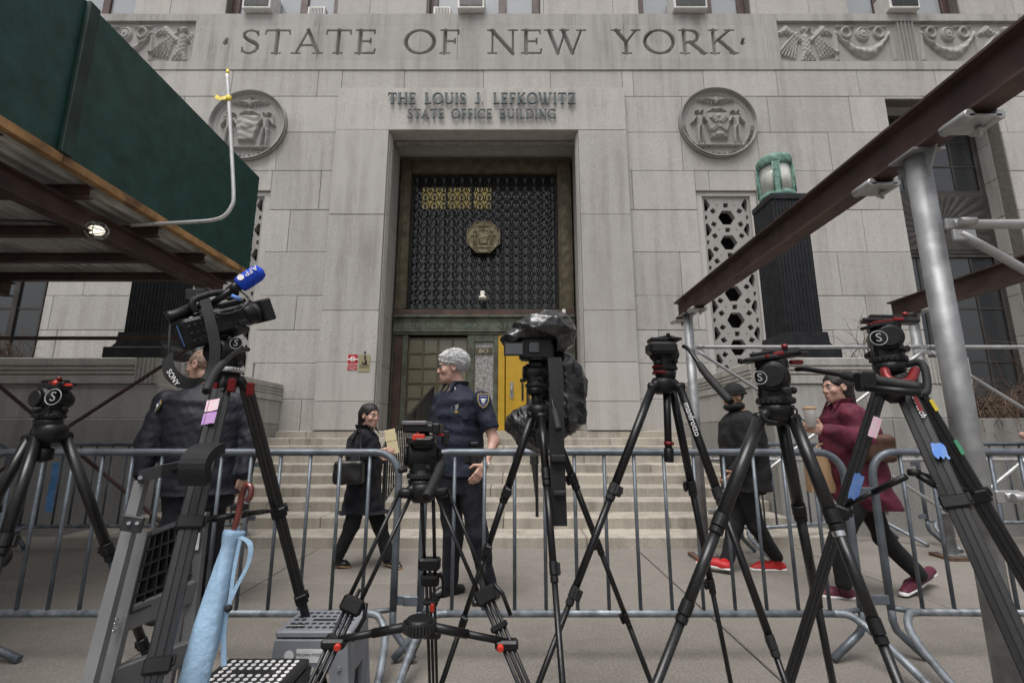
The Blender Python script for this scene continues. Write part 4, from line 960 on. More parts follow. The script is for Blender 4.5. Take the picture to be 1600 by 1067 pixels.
# caged work light
p = G(128, 357, zj-.12); lt = thing('work_light', p, 'lit caged work light under the corrugated shed deck', 'light')
d = Vector((1, -.1, -.18)).normalized(); M = at(p, d)
mb = MB(); mb.lathe([(.03, -.08), (.045, -.06), (.045, .05), (.03, .07)], M, 14); mb.tube([p, p+Vector((-.3, 0, .06)), p+Vector((-1.4, 0, .08))], .01, 6); mb.tube([p+Vector((-.02, 0, 0)), p+Vector((-.02, 0, .14))], .012, 6); mb.build('socket', 'ac_dark', lt)
mb = MB(); mb.ball((0, 0, .13), (.04, .04, .07), 12, M=M); mb.build('bulb', 'bulb', lt)
mb = MB()
for k in range(8): a = k*PI/4; mb.tube([(r_*math.cos(a), r_*math.sin(a), z) for r_, z in ((.04, .05), (.065, .10), (.065, .17), (.02, .23))], .0035, 5, M=M)
for z, r_ in ((.10, .065), (.17, .065)): mb.tube([(r_*math.cos(k*PI/8), r_*math.sin(k*PI/8), z) for k in range(16)], .0035, 5, closed=True, M=M)
mb.build('cage', 'galv', lt)
# bent conduit at the hoarding
Yc = 3.85; q = [W(205, 352, Yc), W(300, 347, Yc), W(335, 343.5, Yc), W(352, 336, Yc), W(362, 322, Yc), W(365, 305, Yc), W(362, 240, Yc), W(357.5, 155, Yc), W(355, 117, Yc)]
q = [Vector((a.x, Yc, a.z)) for a in q]; cd = thing('conduit_pipe', q[0], 'bent white conduit pipe with yellow tape rising beside the green hoarding', 'pipe')
mb = MB(); mb.tube(smoothpath(q, 5), .016, 10); mb.build('pipe', 'conduit', cd)
mb = MB(); mb.cyl(q[7]-Vector((0, 0, .03)), q[7]+Vector((0, 0, .03)), .02); mb.strip([q[7]+Vector((-.01, -.02, 0)), q[7]+Vector((-.06, -.03, -.02)), q[7]+Vector((-.11, -.02, .01))], (0, .01, .045), .004); mb.cyl(q[8], q[8]+Vector((0, 0, .05)), .012); mb.build('tape', 'tape_yellow', cd)
# open scaffold frame on the other side
XR = (1.93, 4.40, 6.85); ZR = 2.5
sc = thing('scaffold_frame', (XR[0], 5.1, 0), 'open scaffold frame of rusty steel beams on galvanised poles', 'scaffold')
for i, x in enumerate(XR):
    mb = MB(); ibeam(mb, (x, -2.0, ZR+.012), (x, 5.38, ZR+.012), .20, .11, .013, .009); mb.build('beam', 'rust_beam', sc)
    for y in (2.08, 5.12, -.9): 
        post(sc, x, y, ZR)
        for dy in (-.34, .20):
            mb = MB(); mb.cyl((x-.062, y+dy, ZR-.012), (x-.062, y+dy+.13, ZR-.012), .024, 12, bev=.005); mb.cyl((x+.062, y+dy, ZR-.012), (x+.062, y+dy+.13, ZR-.012), .024, 12, bev=.005); mb.b2((x-.07, y+dy, ZR-.026), (x+.07, y+dy+.13, ZR-.010), .004); mb.cyl((x+.03, y+dy+.065, ZR-.07), (x+.03, y+dy+.065, ZR-.02), .009, 8); mb.cyl((x+.03, y+dy+.065, ZR-.05), (x+.03, y+dy+.065, ZR-.034), .016, 6); mb.build('clamp', 'galv_bright', sc)
for a, b in ((XR[0], XR[1]), (XR[1], XR[2])):
    for y in (2.08, 5.12):
        brace(sc, (a+.04, y-.07, 2.13), (b-.04, y-.07, 2.13)); brace(sc, (a+.05, y-.09, 2.08), (b-.05, y-.09, .45), .018); brace(sc, (a+.05, y-.12, .45), (b-.05, y-.12, 2.08), .018); brace(sc, (a+.04, y-.07, .96), (b-.04, y-.07, .96))
        for z in (2.13, .96): mb = MB(); mb.cyl((a+.05, y-.10, z), (a+.12, y-.10, z), .018, 8, bev=.004); mb.build('bolt', 'galv_bright', sc)
# ================================================================= crowd barriers
def barrier(x0, x1, y, label, group, rot=0., feet=(1, 1), full=True, hook=True):
    "built along x at the origin, then placed"
    L = x1-x0; c = Vector(((x0+x1)/2, y, 0)); Rz = Matrix.Rotation(rot, 4, 'Z'); T = Matrix.Translation(c) @ Rz
    t = thing('crowd_barrier', c, label, 'barrier', group); h_ = L/2; r_ = .14; zt, zb_ = 1.105, .235
    P = [(-h_, 0, .25)]+[(-h_, 0, .6)]+[tuple(Vector((-h_+r_, 0, zt-r_))+Vector((-math.cos(a)*r_, 0, math.sin(a)*r_))) for a in [i*PI/12 for i in range(7)]]+[tuple(Vector((h_-r_, 0, zt-r_))+Vector((math.sin(a)*r_, 0, math.cos(a)*r_))) for a in [i*PI/12 for i in range(7)]]+[(h_, 0, .6), (h_, 0, .25)]
    mb = MB(); mb.tube(P, .021, 12, M=T); mb.build('frame', 'barrier_steel', t)
    mb = MB(); mb.tube([(-h_+.16, 0, zb_), (h_-.16, 0, zb_)], .020, 12, M=T); mb.build('bottom_rail', 'barrier_worn', t)
    n = 13 if full else 12
    for k in range(n): x = -h_+L*(k+1)/(n+1); mb = MB(); mb.cyl((x, 0, zb_+.01), (x, 0, zt-.015), .0105, 8, M=T); mb.build('bar', 'barrier_steel', t)
    for i, sg in enumerate((-1, 1)):
        mb = MB(); mb.tube(smoothpath([(sg*(h_-.16), 0, zb_), (sg*(h_-.08), -.02, zb_-.005), (sg*(h_-.02), -.09, zb_-.06), (sg*(h_+.01), -.22, .11), (sg*(h_+.03), -.42, .02)], 4), .020, 10, M=T); mb.build('foot', 'barrier_worn', t)
        o_ = .13*feet[i]; mb = MB(); mb.tube([(sg*h_, 0, .27), (sg*h_, .0, .19), (sg*h_+o_*.12, .0, .14), (sg*h_+o_*.4, -.01, .10), (sg*h_+o_, -.03, .018)], .020, 10, M=T); mb.build('foot', 'barrier_steel', t)
        mb = MB(); mb.tube([(sg*(h_-.17), 0, zb_), (sg*h_, 0, zb_+.02)], .014, 8, M=T); mb.build('corner_stay', 'barrier_steel', t)
        for z in (.30, .88): mb = MB(); mb.box((sg*(h_+.045), .009*sg, z), (.10, .012, .05), .004, M=T); mb.build('coupling', 'barrier_steel', t)
    return t
YBR = 2.9; gB = 'steel crowd barriers across the pavement'
barrier(-3.10, -.66, YBR, 'grey steel crowd barrier in front of the officer in the dark jacket', gB, feet=(3.4, 1))
barrier(-.51, 1.94, YBR, 'grey steel crowd barrier in front of the white-haired officer', gB, feet=(-1, -1.6))
barrier(2.12, 4.56, YBR+.0, 'grey steel crowd barrier behind the near scaffold pole', gB, R(-1))
barrier(-5.70, -3.26, YBR-.1, 'grey steel crowd barrier under the edge of the plywood shed', gB, R(4))
gR = 'steel crowd barriers along the planter walls'
barrier(-5.35, -2.95, 5.55, 'far steel crowd barrier with blue tape before the planter wall', gR, R(3))
barrier(-7.95, -5.52, 5.45, 'far steel crowd barrier under the shed next to the blue taped one', gR, R(-2))
barrier(2.36, 4.46, 5.66, 'far steel crowd barrier angled beside the foot of the steps', gR, R(18), full=False)
barrier(4.72, 7.15, 5.75, 'far steel crowd barrier below the bare shrub', gR, R(0))
tp = thing('tape_strip', W(88, 728, 5.4), 'blue tape strip hanging on the far barrier', 'tape')
mb = MB(); mb.strip(smoothpath([W(88, 722, 5.38), W(85, 745, 5.36), W(80, 770, 5.38), W(76, 800, 5.36)], 4), (.075, 0, 0), .004); mb.build('tape', 'tape_blue', tp)
# ================================================================= press tripods, cameras, ladder, stools, umbrella
pm('black_satin', (.008, .008, .009), .4, var=.3, scale=30, spec=.35); pm('black_rubber', (.010, .010, .0105), .7, var=.2, scale=40)
pm('carbon', (.012, .0125, .0135), .33, var=.5, scale=140, c2=(.004, .004, .0045), coat=.2, spec=.4); pm('alu_black', (.011, .011, .0125), .3, metal=.15, var=.2, scale=20, spec=.45)
pm('red_anod', (.19, .012, .014), .35, metal=.3, var=.12); pm('red_bright', (.50, .03, .015), .4, var=.08); pm('white_print', (.72, .72, .72), .6, var=.04, bump=0); pm('grey_print', (.32, .33, .34), .5, bump=0)
pm('chrome', (.62, .62, .64), .2, metal=1., var=.08); pm('sticker_purple', (.36, .16, .52), .5, var=.3, scale=60, c2=(.62, .40, .62)); pm('sticker_pink', (.75, .42, .55), .5, var=.3, scale=70, c2=(.8, .75, .76)); pm('tape_blue_torn', (.05, .15, .46), .65, var=.3, scale=45, c2=(.16, .26, .5)); pm('tape_green', (.06, .26, .14), .55)
pm('blue_foam', (.012, .07, .62), .9, var=.2, scale=90, bump=.4, bscale=260); pm('lcd', (.05, .055, .06), .12, coat=.6, bump=0); pm('lens_glass', (.01, .012, .02), .05, coat=1., bump=0)
pm('ladder_grey', (.16, .16, .165), .4, metal=.4, var=.15); pm('webbing', (.010, .010, .011), .8, var=.25, scale=150)
pm('bag_plastic', (.009, .009, .010), .24, var=.15, scale=8, bump=.35, bscale=30, coat=.4, spec=.7)
def vfrac(P0, F, v):
    "fraction along P0->F seen at image row v"
    lo, hi = 0., 1.
    for _ in range(40):
        m = (lo+hi)/2; p = P0.lerp(F, m); dz = p.z-CAMH; yc = dz*CP-p.y*SP; zc = p.y*CP+dz*SP
        if 533.5-FOC*yc/zc < v: lo = m
        else: hi = m
    return (lo+hi)/2
def ring(mb, p, d, r0, r1, h_, mi=0, n=14):
    mb.lathe([(r0, -h_/2), (r1, -h_/2+.002), (r1, h_/2-.002), (r0, h_/2)], at(p, d), 18, mi, False)
def make_leg(t, P0, F, kind, radii, locks, mats=('carbon', 'black_satin'), lockm=None, lever=True):
    d = (F-P0); L = d.length; u = d.normalized(); side = u.cross(Vector((0, 1, 0))).normalized(); fr = [0.]+[vfrac(P0, F, v) for v in locks]+[1.]
    up = MB(); lower = []
    for i in range(len(fr)-1):
        a, b = P0.lerp(F, fr[i]), P0.lerp(F, fr[i+1]); r_ = radii[min(i, len(radii)-1)]; mb = up if i == 0 else MB()
        if kind == 'twin':
            sp_ = r_*1.9 if i == 0 else r_*1.5
            for sg in (-1, 1): mb.tube([a+side*sg*sp_, b+side*sg*sp_*(.9 if i == 0 else 1)], r_*.62, 10)
            if i: mb.tube([a-u*.05, b], r_*.6, 8)
        elif kind == 'flat':
            vd = (a-Vector((0, 0, CAMH))).normalized(); sx_ = u.cross(vd).normalized(); sy_ = u.cross(sx_).normalized(); Mq = Matrix((sx_, sy_, u)).transposed().to_4x4(); Mq.translation = a; g = r_*.07
            pr_ = []
            for sg in (-1, 1):
                for q in ((-.98, .3), (-.86, .5), (-.40, .52), (-.36, .42), (-.30, .42), (-.26, .54), (.26, .54), (.30, .42), (.36, .42), (.40, .52), (.86, .5), (.98, .3)): pr_.append((q[0]*r_*sg, q[1]*r_*sg*1.0))
            mb.prism([(x, -y) for x, y in pr_], Mq, (b-a).length)
        else: mb.tube([a, b], r_, 14)
        if i: lower.append(mb)
    leg = up.build('leg', mats[0], t)
    for i, mb in enumerate(lower):
        if i == len(lower)-1:
            mb.lathe([(.010, -.02), (radii[-1]*1.15, -.01), (radii[-1]*1.2, .03), (radii[-1]*.9, .04)], at(F+Vector((0, 0, .012)), -u), 10)
        mb.build('lower_section', mats[0], leg)
        p = P0.lerp(F, fr[i+1]); r_ = radii[min(i, len(radii)-1)]; cl = MB()
        if kind == 'twin':
            M = at(p, u, side); M = Matrix.Translation(p) @ Matrix((side, u.cross(side), u)).transposed().to_4x4(); cl.box((0, 0, 0), (r_*6.2, r_*3.0, .05), .008, M=M); cl.box((0, 0, .10), (r_*5, r_*2.4, .02), .005, M=M)
            cl.tube([M @ Vector((r_*3.2, -r_, -.02)), M @ Vector((r_*4.4, -r_*1.4, .02)), M @ Vector((r_*4.0, -r_*1.4, .09))], .007, 6)
        elif kind == 'flat':
            vd = (p-Vector((0, 0, CAMH))).normalized(); sx_ = u.cross(vd).normalized(); sy_ = u.cross(sx_).normalized(); Mq = Matrix((sx_, sy_, u)).transposed().to_4x4(); Mq.translation = p
            cl.box((0, 0, 0), (r_*2.3, r_*1.5, .045), .006, M=Mq); cl.box((r_*1.2, 0, -.01), (.012, r_*1.1, .03), .004, M=Mq)
        else:
            ring(cl, p-u*.012, u, r_*1.02, r_*1.15, .046); ring(cl, p+u*.024, u, r_*.95, r_*1.07, .022)
            if lever: M = at(p, u); cl.box((r_*1.25, -r_*.6, -.01), (.016, .03, .042), .004, M=M); cl.cyl((r_*.6, -r_*1.3, -.012), (r_*1.5, -r_*1.3, -.012), .007, 8, M=M)
        cl.build('leg_clamp', lockm or mats[1], leg)
    return leg, fr
def logo(t, p, n, r_, kind='S'):
    M = facing(p, n); mb = MB(); mb.tube([M @ Vector((r_*math.cos(i*PI/12), r_*math.sin(i*PI/12), 0)) for i in range(24)], r_*.07, 5, closed=True); mb.build('logo_ring', 'grey_print', t)
    text(kind, r_*1.7, M @ Matrix.Translation((0, 0, .001)), 'grey_print', t, 'logo_letter')
def fluid_head(t, c, s_, yaw, tilt, red, lg=False, name='fluid_head'):
    "c: centre of the tilt axis; s_: scale (1 = 10 cm body)"
    M = Matrix.Translation(c) @ Matrix.Rotation(yaw, 4, 'Z') @ Matrix.Scale(s_, 4); Mt = M @ Matrix.Rotation(tilt, 4, 'X')
    mb = MB(); mb.cyl((-.055, 0, 0), (.055, 0, 0), .047, 24, M=M, bev=.008); mb.cyl((-.068, 0, 0), (-.054, 0, 0), .036, 20, M=M, bev=.004); mb.cyl((.054, 0, 0), (.07, 0, 0), .03, 20, M=M, bev=.004); mb.box((0, .0, -.045), (.085, .085, .06), .012, M=M); mb.box((0, 0, .04), (.07, .09, .035), .01, M=M)
    h = mb.build(name, 'black_satin', t)
    mb = MB(); mb.lathe([(.036, -.085), (.052, -.08), (.054, -.065), (.046, -.06), (.046, -.05)], M, 22)
    for k in range(20): a = k*PI/10; mb.box((.051*math.cos(a), .051*math.sin(a), -.0725), (.008, .008, .012), 0, M=M)
    mb.build('pan_base', 'black_rubber', h)
    mb = MB(); mb.lathe([(.03, -.125), (.045, -.115), (.05, -.087), (.036, -.084)], M, 22); mb.build('level_ball', 'red_anod' if red == 'bowl' else 'black_satin', h)
    mb = MB(); mb.box((0, -.01, .064), (.058, .16, .013), .004, M=Mt); mb.box((0, 0, .0775), (.05, .10, .011), .003, M=Mt); mb.build('camera_plate', 'alu_black', h)
    rm_ = 'red_anod' if red == 'top' else 'black_satin'
    each([lambda m: m.box((.034, .02, .068), (.012, .05, .016), .003, M=Mt), lambda m: m.cyl((-.02, -.05, .08), (-.02, -.05, .092), .009, 10, M=Mt), lambda m: m.box((-.033, -.03, .066), (.01, .03, .012), .003, M=Mt)], 'release_lever', rm_, h)
    each([lambda m: m.cyl((.055, .035, -.04), (.088, .045, -.045), .012, 10, M=M, bev=.003), lambda m: m.cyl((-.055, -.03, -.045), (-.085, -.04, -.05), .011, 10, M=M, bev=.003), lambda m: m.ball((.02, -.05, -.04), .011, 10, M=M)], 'drag_knob', 'black_rubber', h)
    return h
def crown(t, c, starts, r_=.05, m='black_satin'):
    mb = MB(); mb.lathe([(r_*.7, -.05), (r_, -.03), (r_*1.1, .0), (r_*.9, .02), (r_*.6, .025)], at(c), 20)
    for p in starts:
        d = (p-c); d.z = 0; mb.tube([c+Vector((0, 0, -.01)), c+d*.7+Vector((0, 0, -.005)), p+Vector((0, 0, -.01))], [r_*.5, r_*.46, r_*.36], 8); mb.cyl(p+Vector((-.02, 0, 0)), p+Vector((.02, 0, 0)), .019, 12, bev=.003)
    return mb.build('crown', m, t)
def tripod(label, crown_px, Y, legs, kind, radii, locks, mats=('carbon', 'black_satin'), lockm=None, cr=.05, cm='black_satin', lever=True, ls=(1, 1, 1)):
    c = W(*crown_px, Y); t = thing('camera_tripod', (c.x, c.y, 0), label, 'tripod'); starts = []; info = []
    for i, (u1, v1, u2, v2, Yf, dY) in enumerate(legs):
        P0 = W(u1, v1, Y+dY); F = foot_on(u1, v1, u2, v2, Yf); starts.append(P0); info.append((*make_leg(t, P0, F, kind, [q*ls[i] for q in radii], locks[i], mats, lockm, lever), P0, F))
    crown(t, c, starts, cr, cm); return t, c, info
def handle(t, pts, r0=.009, r1=.015, gripfrac=.55):
    P = smoothpath(pts, 5); mb = MB(); mb.tube(P, r0, 10); h = mb.build('pan_handle', 'alu_black', t); k = int(len(P)*gripfrac); mb = MB(); mb.tube(P[k:], [r1*.8]+[r1]*(len(P)-k-2)+[r1*.85], 12); mb.build('grip', 'black_rubber', h)
def hub_spreader(t, hub, ends, r_=.012, big=False):
    mb = MB(); mb.lathe([(.03, -.03), (.045, -.02), (.045, .012), (.036, .02)] if big else [(.016, -.012), (.02, -.006), (.02, .008), (.014, .012)], at(hub), 24)
    for e in ends: d = e-hub; mb.tube([hub+d*.1, hub+d*.55], r_*1.25, 10); mb.tube([hub+d*.5, e], r_, 10)
    o = mb.build('spreader', 'black_satin', t)
    if big:
        mb = MB()
        for k in range(28): a = k*PI/14; mb.box((hub.x+.047*math.cos(a), hub.y+.047*math.sin(a), hub.z-.004), (.006, .006, .026))
        mb.build('knurling', 'black_rubber', o)
        for e in ends[:2]: mb = MB(); mb.cyl(e+(hub-e)*.06+Vector((0, -.005, -.012)), e+(hub-e)*.06+Vector((0, -.03, -.014)), .011, 10, bev=.003); mb.build('release_button', 'red_bright', o)
    return o
# --- 1: head with red plate beside the shed
t, c, inf = tripod('black tripod with empty fluid head and red topped plate by the shed edge', (80, 672), 1.9, [(58, 682, 8, 841, 1.5, -.03), (46, 686, 0, 766, 1.62, .0), (102, 682, 172, 868, 2.25, .03)], 'single', (.0195, .0165, .0135), [(850, 1000), (800, 940), (862, 1010)])
h = fluid_head(t, W(82, 624, 1.9), .92, R(75), 0, 'top'); mb = MB(); mb.b2(W(58, 607, 1.86), W(115, 600, 1.92), .003); mb.build('long_plate', 'alu_black', h)
mb = MB(); p = W(88, 599, 1.87); mb.ball(p, .014, 10); q = W(106, 601, 1.862); mb.box(q, (.035, .004, .009)); mb.build('plate_knob', 'red_bright', h)
mb = MB(); mb.cyl(W(78, 670, 1.9), W(70, 705, 1.9), .014); mb.lathe([(.01, 0), (.03, .01), (.03, .05), (.012, .06)], at(W(66, 722, 1.9)), 16); mb.build('centre_column', 'black_satin', t)
logo(h, W(83, 620, 1.82), (0, -1, .1), .030)
# --- 2: big carbon tripod with the broadcast camera
t, c, inf = tripod('thick carbon fibre tripod with purple stickers under the video camera', (352, 592), 2.0, [(345, 612, 243, 1050, 1.28, -.06), (385, 606, 474, 948, 2.5, .03), (338, 612, 272, 960, 2.45, .04)], 'flat', (.036, .031, .024), [(818, 1040), (800, 935), (830, 950)], lever=False, ls=(1, .76, .7))
tw, cw_, infw = t, c, inf
h = fluid_head(t, W(352, 552, 2.0), 1.15, R(78), R(-20), 'none'); logo(h, W(369, 536, 1.92), (.1, -1, .1), .024)
mb = MB(); mb.lathe([(.066, 0), (.066, .018)], at(W(352, 582, 2.0)), 24); b_ = mb.build('bowl_band', 'white_print', t); text('LIBEC', .022, facing(W(368, 577, 1.93)+Vector((0, 0, 0)), (.1, -1, 0)), 'ink', b_)
for p in (W(334, 608, 1.93), W(362, 602, 1.93), W(391, 608, 1.97)): mb = MB(); mb.box(p, (.03, .02, .055), .008); mb.build('leg_lock', 'red_anod', t)
P0, F = inf[0][2], inf[0][3]; u = (F-P0).normalized(); n_ = Vector((0, -1, 0))-u*u.dot(Vector((0, -1, 0))); n_.normalize(); sd_ = u.cross(n_)
def sticker(leg, a, b, wd, m, off, name='sticker', txt=None, P0=P0, F=F, u=u, n_=n_, sd_=sd_):
    p, q = P0+(F-P0)*a, P0+(F-P0)*b; d2 = q-p; Mq = Matrix((sd_, d2.normalized(), sd_.cross(d2.normalized()))).transposed().to_4x4(); Mq.translation = p+n_*off; rn = random.Random(int(a*1000)); LL = d2.length
    jk = 1. if m == 'tape_blue_torn' else .15; j = lambda k: rn.uniform(-1, 1)*k*jk
    pl_ = [(-wd/2+j(.003), j(.004))]+[(wd*(k/5-.5), j(.006)) for k in range(1, 5)]+[(wd/2+j(.003), j(.004))]+[(wd/2+j(.004), LL*k/4) for k in range(1, 4)]+[(wd*(.5-k/6), LL+j(.009)) for k in range(0, 7)]+[(-wd/2+j(.004), LL*(4-k)/4) for k in range(1, 4)]
    mb = MB(); mb.prism(pl_, Mq @ Matrix.Translation((0, 0, -.001)), .002); return mb.build(name, m, leg)
fa = vfrac(P0, F, 630); fb = vfrac(P0, F, 668); sticker(inf[0][0], fa, vfrac(P0, F, 648), .05, 'sticker_pink', .031); sticker(inf[0][0], vfrac(P0, F, 650), fb, .05, 'sticker_purple', .031)
sticker(inf[0][0], vfrac(P0, F, 725), vfrac(P0, F, 745), .04, 'white_print', .033)
p1, p2 = inf[0][2].lerp(inf[0][3], vfrac(inf[0][2], inf[0][3], 818)), inf[1][2].lerp(inf[1][3], vfrac(inf[1][2], inf[1][3], 797))
p3 = inf[2][2].lerp(inf[2][3], vfrac(inf[2][2], inf[2][3], 812)); hub2 = W(377, 803, 1.8); hub_spreader(t, hub2, [p1, p2, p3], .008)
handle(t, [W(388, 546, 1.93), W(372, 548, 1.86), W(350, 566, 1.75), W(332, 588, 1.66), W(322, 612, 1.58)], .009, .014, .5)
mb = MB(); mb.strip(smoothpath([W(333, 700, 1.7), W(318, 706, 1.62), W(305, 725, 1.58), W(306, 755, 1.6)], 5), (.085, 0, 0), .035); mb.build('leg_pad', 'webbing', t)
# broadcast camera, aimed up and away
f_ = Vector((.48, .76, .44)).normalized(); r_ = Vector((.80, -.58, -.02)); r_ = (r_-f_*r_.dot(f_)).normalized(); u_ = r_.cross(f_).normalized()
if u_.z < 0: u_ = -u_
cc = W(346, 502, 1.98); M = Matrix((r_, f_, u_)).transposed().to_4x4(); M.translation = cc; M = M @ Matrix.Scale(.84, 4)
vc = thing('video_camera', cc, 'black broadcast video camera with blue foam microphone on the thick carbon tripod', 'video camera')
mb = MB(); mb.box((0, 0, 0), (.12, .22, .13), .018, M=M); mb.box((-.012, .03, -.07), (.09, .16, .03), .008, M=M); mb.box((.0, .05, .075), (.10, .12, .03), .01, M=M); mb.cyl((0, .1, .0), (0, .165, .0), .058, 20, M=M, bev=.006); mb.build('body', 'black_satin', vc)
mb = MB(); mb.cyl((0, .16, 0), (0, .20, 0), .05, 20, M=M); mb.box((0, .225, 0), (.13, .06, .12), .008, M=M); mb.build('lens_hood', 'black_rubber', vc)
mb = MB(); mb.box((.02, -.16, -.02), (.115, .10, .14), .014, M=M); bt = mb.build('battery', 'black_satin', vc)
mb = MB(); mb.box((.02, -.2115, -.02), (.008, .003, .10), .001, M=M); mb.build('blue_strip', 'tape_blue_torn', bt)
mb = MB()
for i in range(4):
    for k in range(3): mb.box((.079, -.19+.028*i, -.06+.035*k), (.006, .014, .016), .002, M=M)
for i in range(5): mb.box((.063, -.08+.035*i, .02), (.006, .016, .012), .002, M=M)
mb.build('button_group', 'alu_black', bt)
each([lambda m: m.cyl((.058, .0, .035), (.072, .0, .035), .016, 14, M=M, bev=.003), lambda m: m.cyl((.058, .05, .03), (.07, .05, .03), .011, 12, M=M, bev=.002), lambda m: m.box((.062, -.03, -.03), (.008, .08, .035), .003, M=M), lambda m: m.box((.06, .07, -.035), (.012, .05, .03), .004, M=M), lambda m: m.cyl((.02, -.06, .06), (.02, -.06, .085), .013, 12, M=M, bev=.003)], 'control_knob', 'black_rubber', vc)
each([lambda m: m.box((.0625, -.05, .045), (.004, .05, .018), .001, M=M), lambda m: m.cyl((.06, .085, -.05), (.064, .085, -.05), .009, 10, M=M)], 'marking', 'grey_print', vc)
mb = MB(); mb.tube([M @ Vector(p) for p in smoothpath([(.05, -.10, .05), (.08, -.05, .09), (.075, .05, .10), (.05, .11, .06)], 5)], .004, 6); mb.build('cable', 'black_rubber', vc)
mb = MB(); mb.cyl((.06, .02, -.062), (.068, .02, -.062), .007, 10, M=M); mb.build('status_dot', 'tape_yellow', vc)
mb = MB(); mb.tube([M @ Vector(p) for p in smoothpath([(0, -.10, .07), (0, -.09, .13), (0, .05, .14), (0, .10, .09)], 4)], .013, 10); mb.build('top_handle', 'black_rubber', vc)
mb = MB(); a, b = W(262, 498, 1.86), W(298, 484, 1.9); mb.tube([a, a.lerp(b, .25), a.lerp(b, .3), b], [.030, .027, .024, .026], 16); mb.tube([b, W(312, 478, 1.92), W(335, 474, 1.95)], .013, 8); mb.build('viewfinder', 'black_satin', vc)
mb = MB(); p = W(306, 461, 1.96); mb.box((0, 0, 0), (.075, .014, .05), .004, M=Matrix.Translation(p) @ Matrix.Rotation(R(-14), 4, 'Y') @ Matrix.Rotation(R(35), 4, 'Z')); mb.tube([p, W(322, 470, 1.96), W(335, 472, 1.96)], .008, 6); mb.build('monitor', 'black_satin', vc)
a, b, d_ = W(326, 478, 1.88), W(372, 447, 1.90), W(411, 421, 1.92)
mc = MB(); mc.tube([a, b], .013, 12); mc.lathe([(.016, 0), (.022, .004), (.022, .03), (.016, .034)], at(a.lerp(b, .78), b-a), 14); mi_ = mc.build('microphone', 'black_satin', vc)
mb = MB(); ax = (d_-b); mb.lathe([(.014, 0), (.031, .006), (.034, .02), (.034, ax.length-.03), (.026, ax.length-.008), (.006, ax.length)], at(b, ax), 20); fo = mb.build('foam_windshield', 'blue_foam', mi_)
n2 = Vector((0, -1, .15)); n2 = (n2-ax.normalized()*n2.dot(ax.normalized())).normalized(); xx = ax.normalized(); Mf = Matrix((-xx, n2.cross(-xx), n2)).transposed().to_4x4()
Mf.translation = b.lerp(d_, .66)+n2*.0355; text('AFP', .034, Mf, 'white_print', fo); mb = MB(); mb.cyl(b.lerp(d_, .26)+n2*.030, b.lerp(d_, .26)+n2*.0365, .0135, 16); mb.build('white_dot', 'white_print', fo)
mb = MB(); mb.tube(smoothpath([W(327, 472, 1.87), W(330, 486, 1.84), W(350, 491, 1.83), W(376, 484, 1.84), W(389, 470, 1.86), W(380, 458, 1.88), W(367, 452, 1.9)], 6), .0045, 6); mb.build('cable', 'black_rubber', vc)
mb = MB(); mb.tube([W(362, 462, 1.86), W(376, 468, 1.87)], .008, 8); mb.build('plug', 'tape_blue_torn', vc)
mb = MB(); mb.strip(smoothpath([W(320, 468, 1.85), W(328, 500, 1.80), W(336, 540, 1.78), W(332, 575, 1.77), W(312, 596, 1.74), W(285, 597, 1.72), W(265, 580, 1.72), W(262, 556, 1.74)], 6), [Vector((.04, 0, .01))]*25+[Vector((.02+.001*k, .0, .038)) for k in range(18)], .004); s2 = mb.build('strap', 'webbing', vc)
mb = MB(); mb.tube([W(263, 560, 1.74), W(266, 502, 1.86)], .004, 5); mb.build('strap_cord', 'webbing', vc)
text('SONY', .026, facing(W(270, 590, 1.708), (0, -1, .1), R(-52)), 'white_print', s2)
# --- 3: twin tube tripod with mid spreader
t, c, inf = tripod('twin tube tripod with central knurled spreader and empty head', (660, 762), 1.85, [(634, 770, 548, 950, 1.45, -.04), (690, 768, 772, 960, 1.55, -.02), (668, 775, 675, 1000, 2.3, .05)], 'twin', (.0115, .010), [(945,), (930,), (905,)], mats=('alu_black', 'black_satin'))
h = fluid_head(t, W(660, 712, 1.85), 1.0, R(12), R(4), 'top'); mb = MB(); mb.b2(W(629, 676, 1.78), W(690, 664, 1.92), .006); p = W(659, 688, 1.8); mb.box(p, (.10, .06, .03), .006); mb.build('plate_adapter', 'alu_black', h); mb = MB(); mb.b2(W(627, 664, 1.77), W(676, 659, 1.90), .003); mb.build('top_slab', 'ladder_grey', h); mb = MB(); mb.box(W(684, 670, 1.79), (.03, .10, .04), .006); mb.build('side_module', 'black_satin', h)
each([lambda m: m.box(W(654, 683, 1.765), (.045, .01, .022), .004), lambda m: m.box(W(688, 679, 1.8), (.025, .02, .008), .002)], 'plate_latch', 'red_bright', h)
mb = MB(); mb.box(W(696, 684, 1.86), (.028, .02, .055), .004); mb.build('battery_pack', 'black_rubber', h)
handle(t, [W(692, 712, 1.82), W(688, 728, 1.76), W(678, 752, 1.66), W(666, 777, 1.58)], .010, .015, .3)
hub = W(655, 975, 1.62); ends = [i[2].lerp(i[3], vfrac(i[2], i[3], v)) for i, v in zip(inf, (1000, 1002, 985))]; hub_spreader(t, hub, ends, .011, True)
for i, v in zip(inf, (1004, 1006, 990)): p = i[2].lerp(i[3], vfrac(i[2], i[3], v)); mb = MB(); mb.box(p, (.075, .04, .03), .008); mb.build('spreader_bracket', 'black_satin', t)
mb = MB(); i = inf[2]; p = i[2].lerp(i[3], vfrac(i[2], i[3], 880)); mb.box(p, (.085, .05, .045), .008); mb.build('leg_brace', 'black_satin', t); mb = MB(); p = i[2].lerp(i[3], vfrac(i[2], i[3], 945)); mb.box(p+Vector((.01, -.03, 0)), (.016, .012, .03), .003); mb.build('leg_latch', 'red_bright', t)
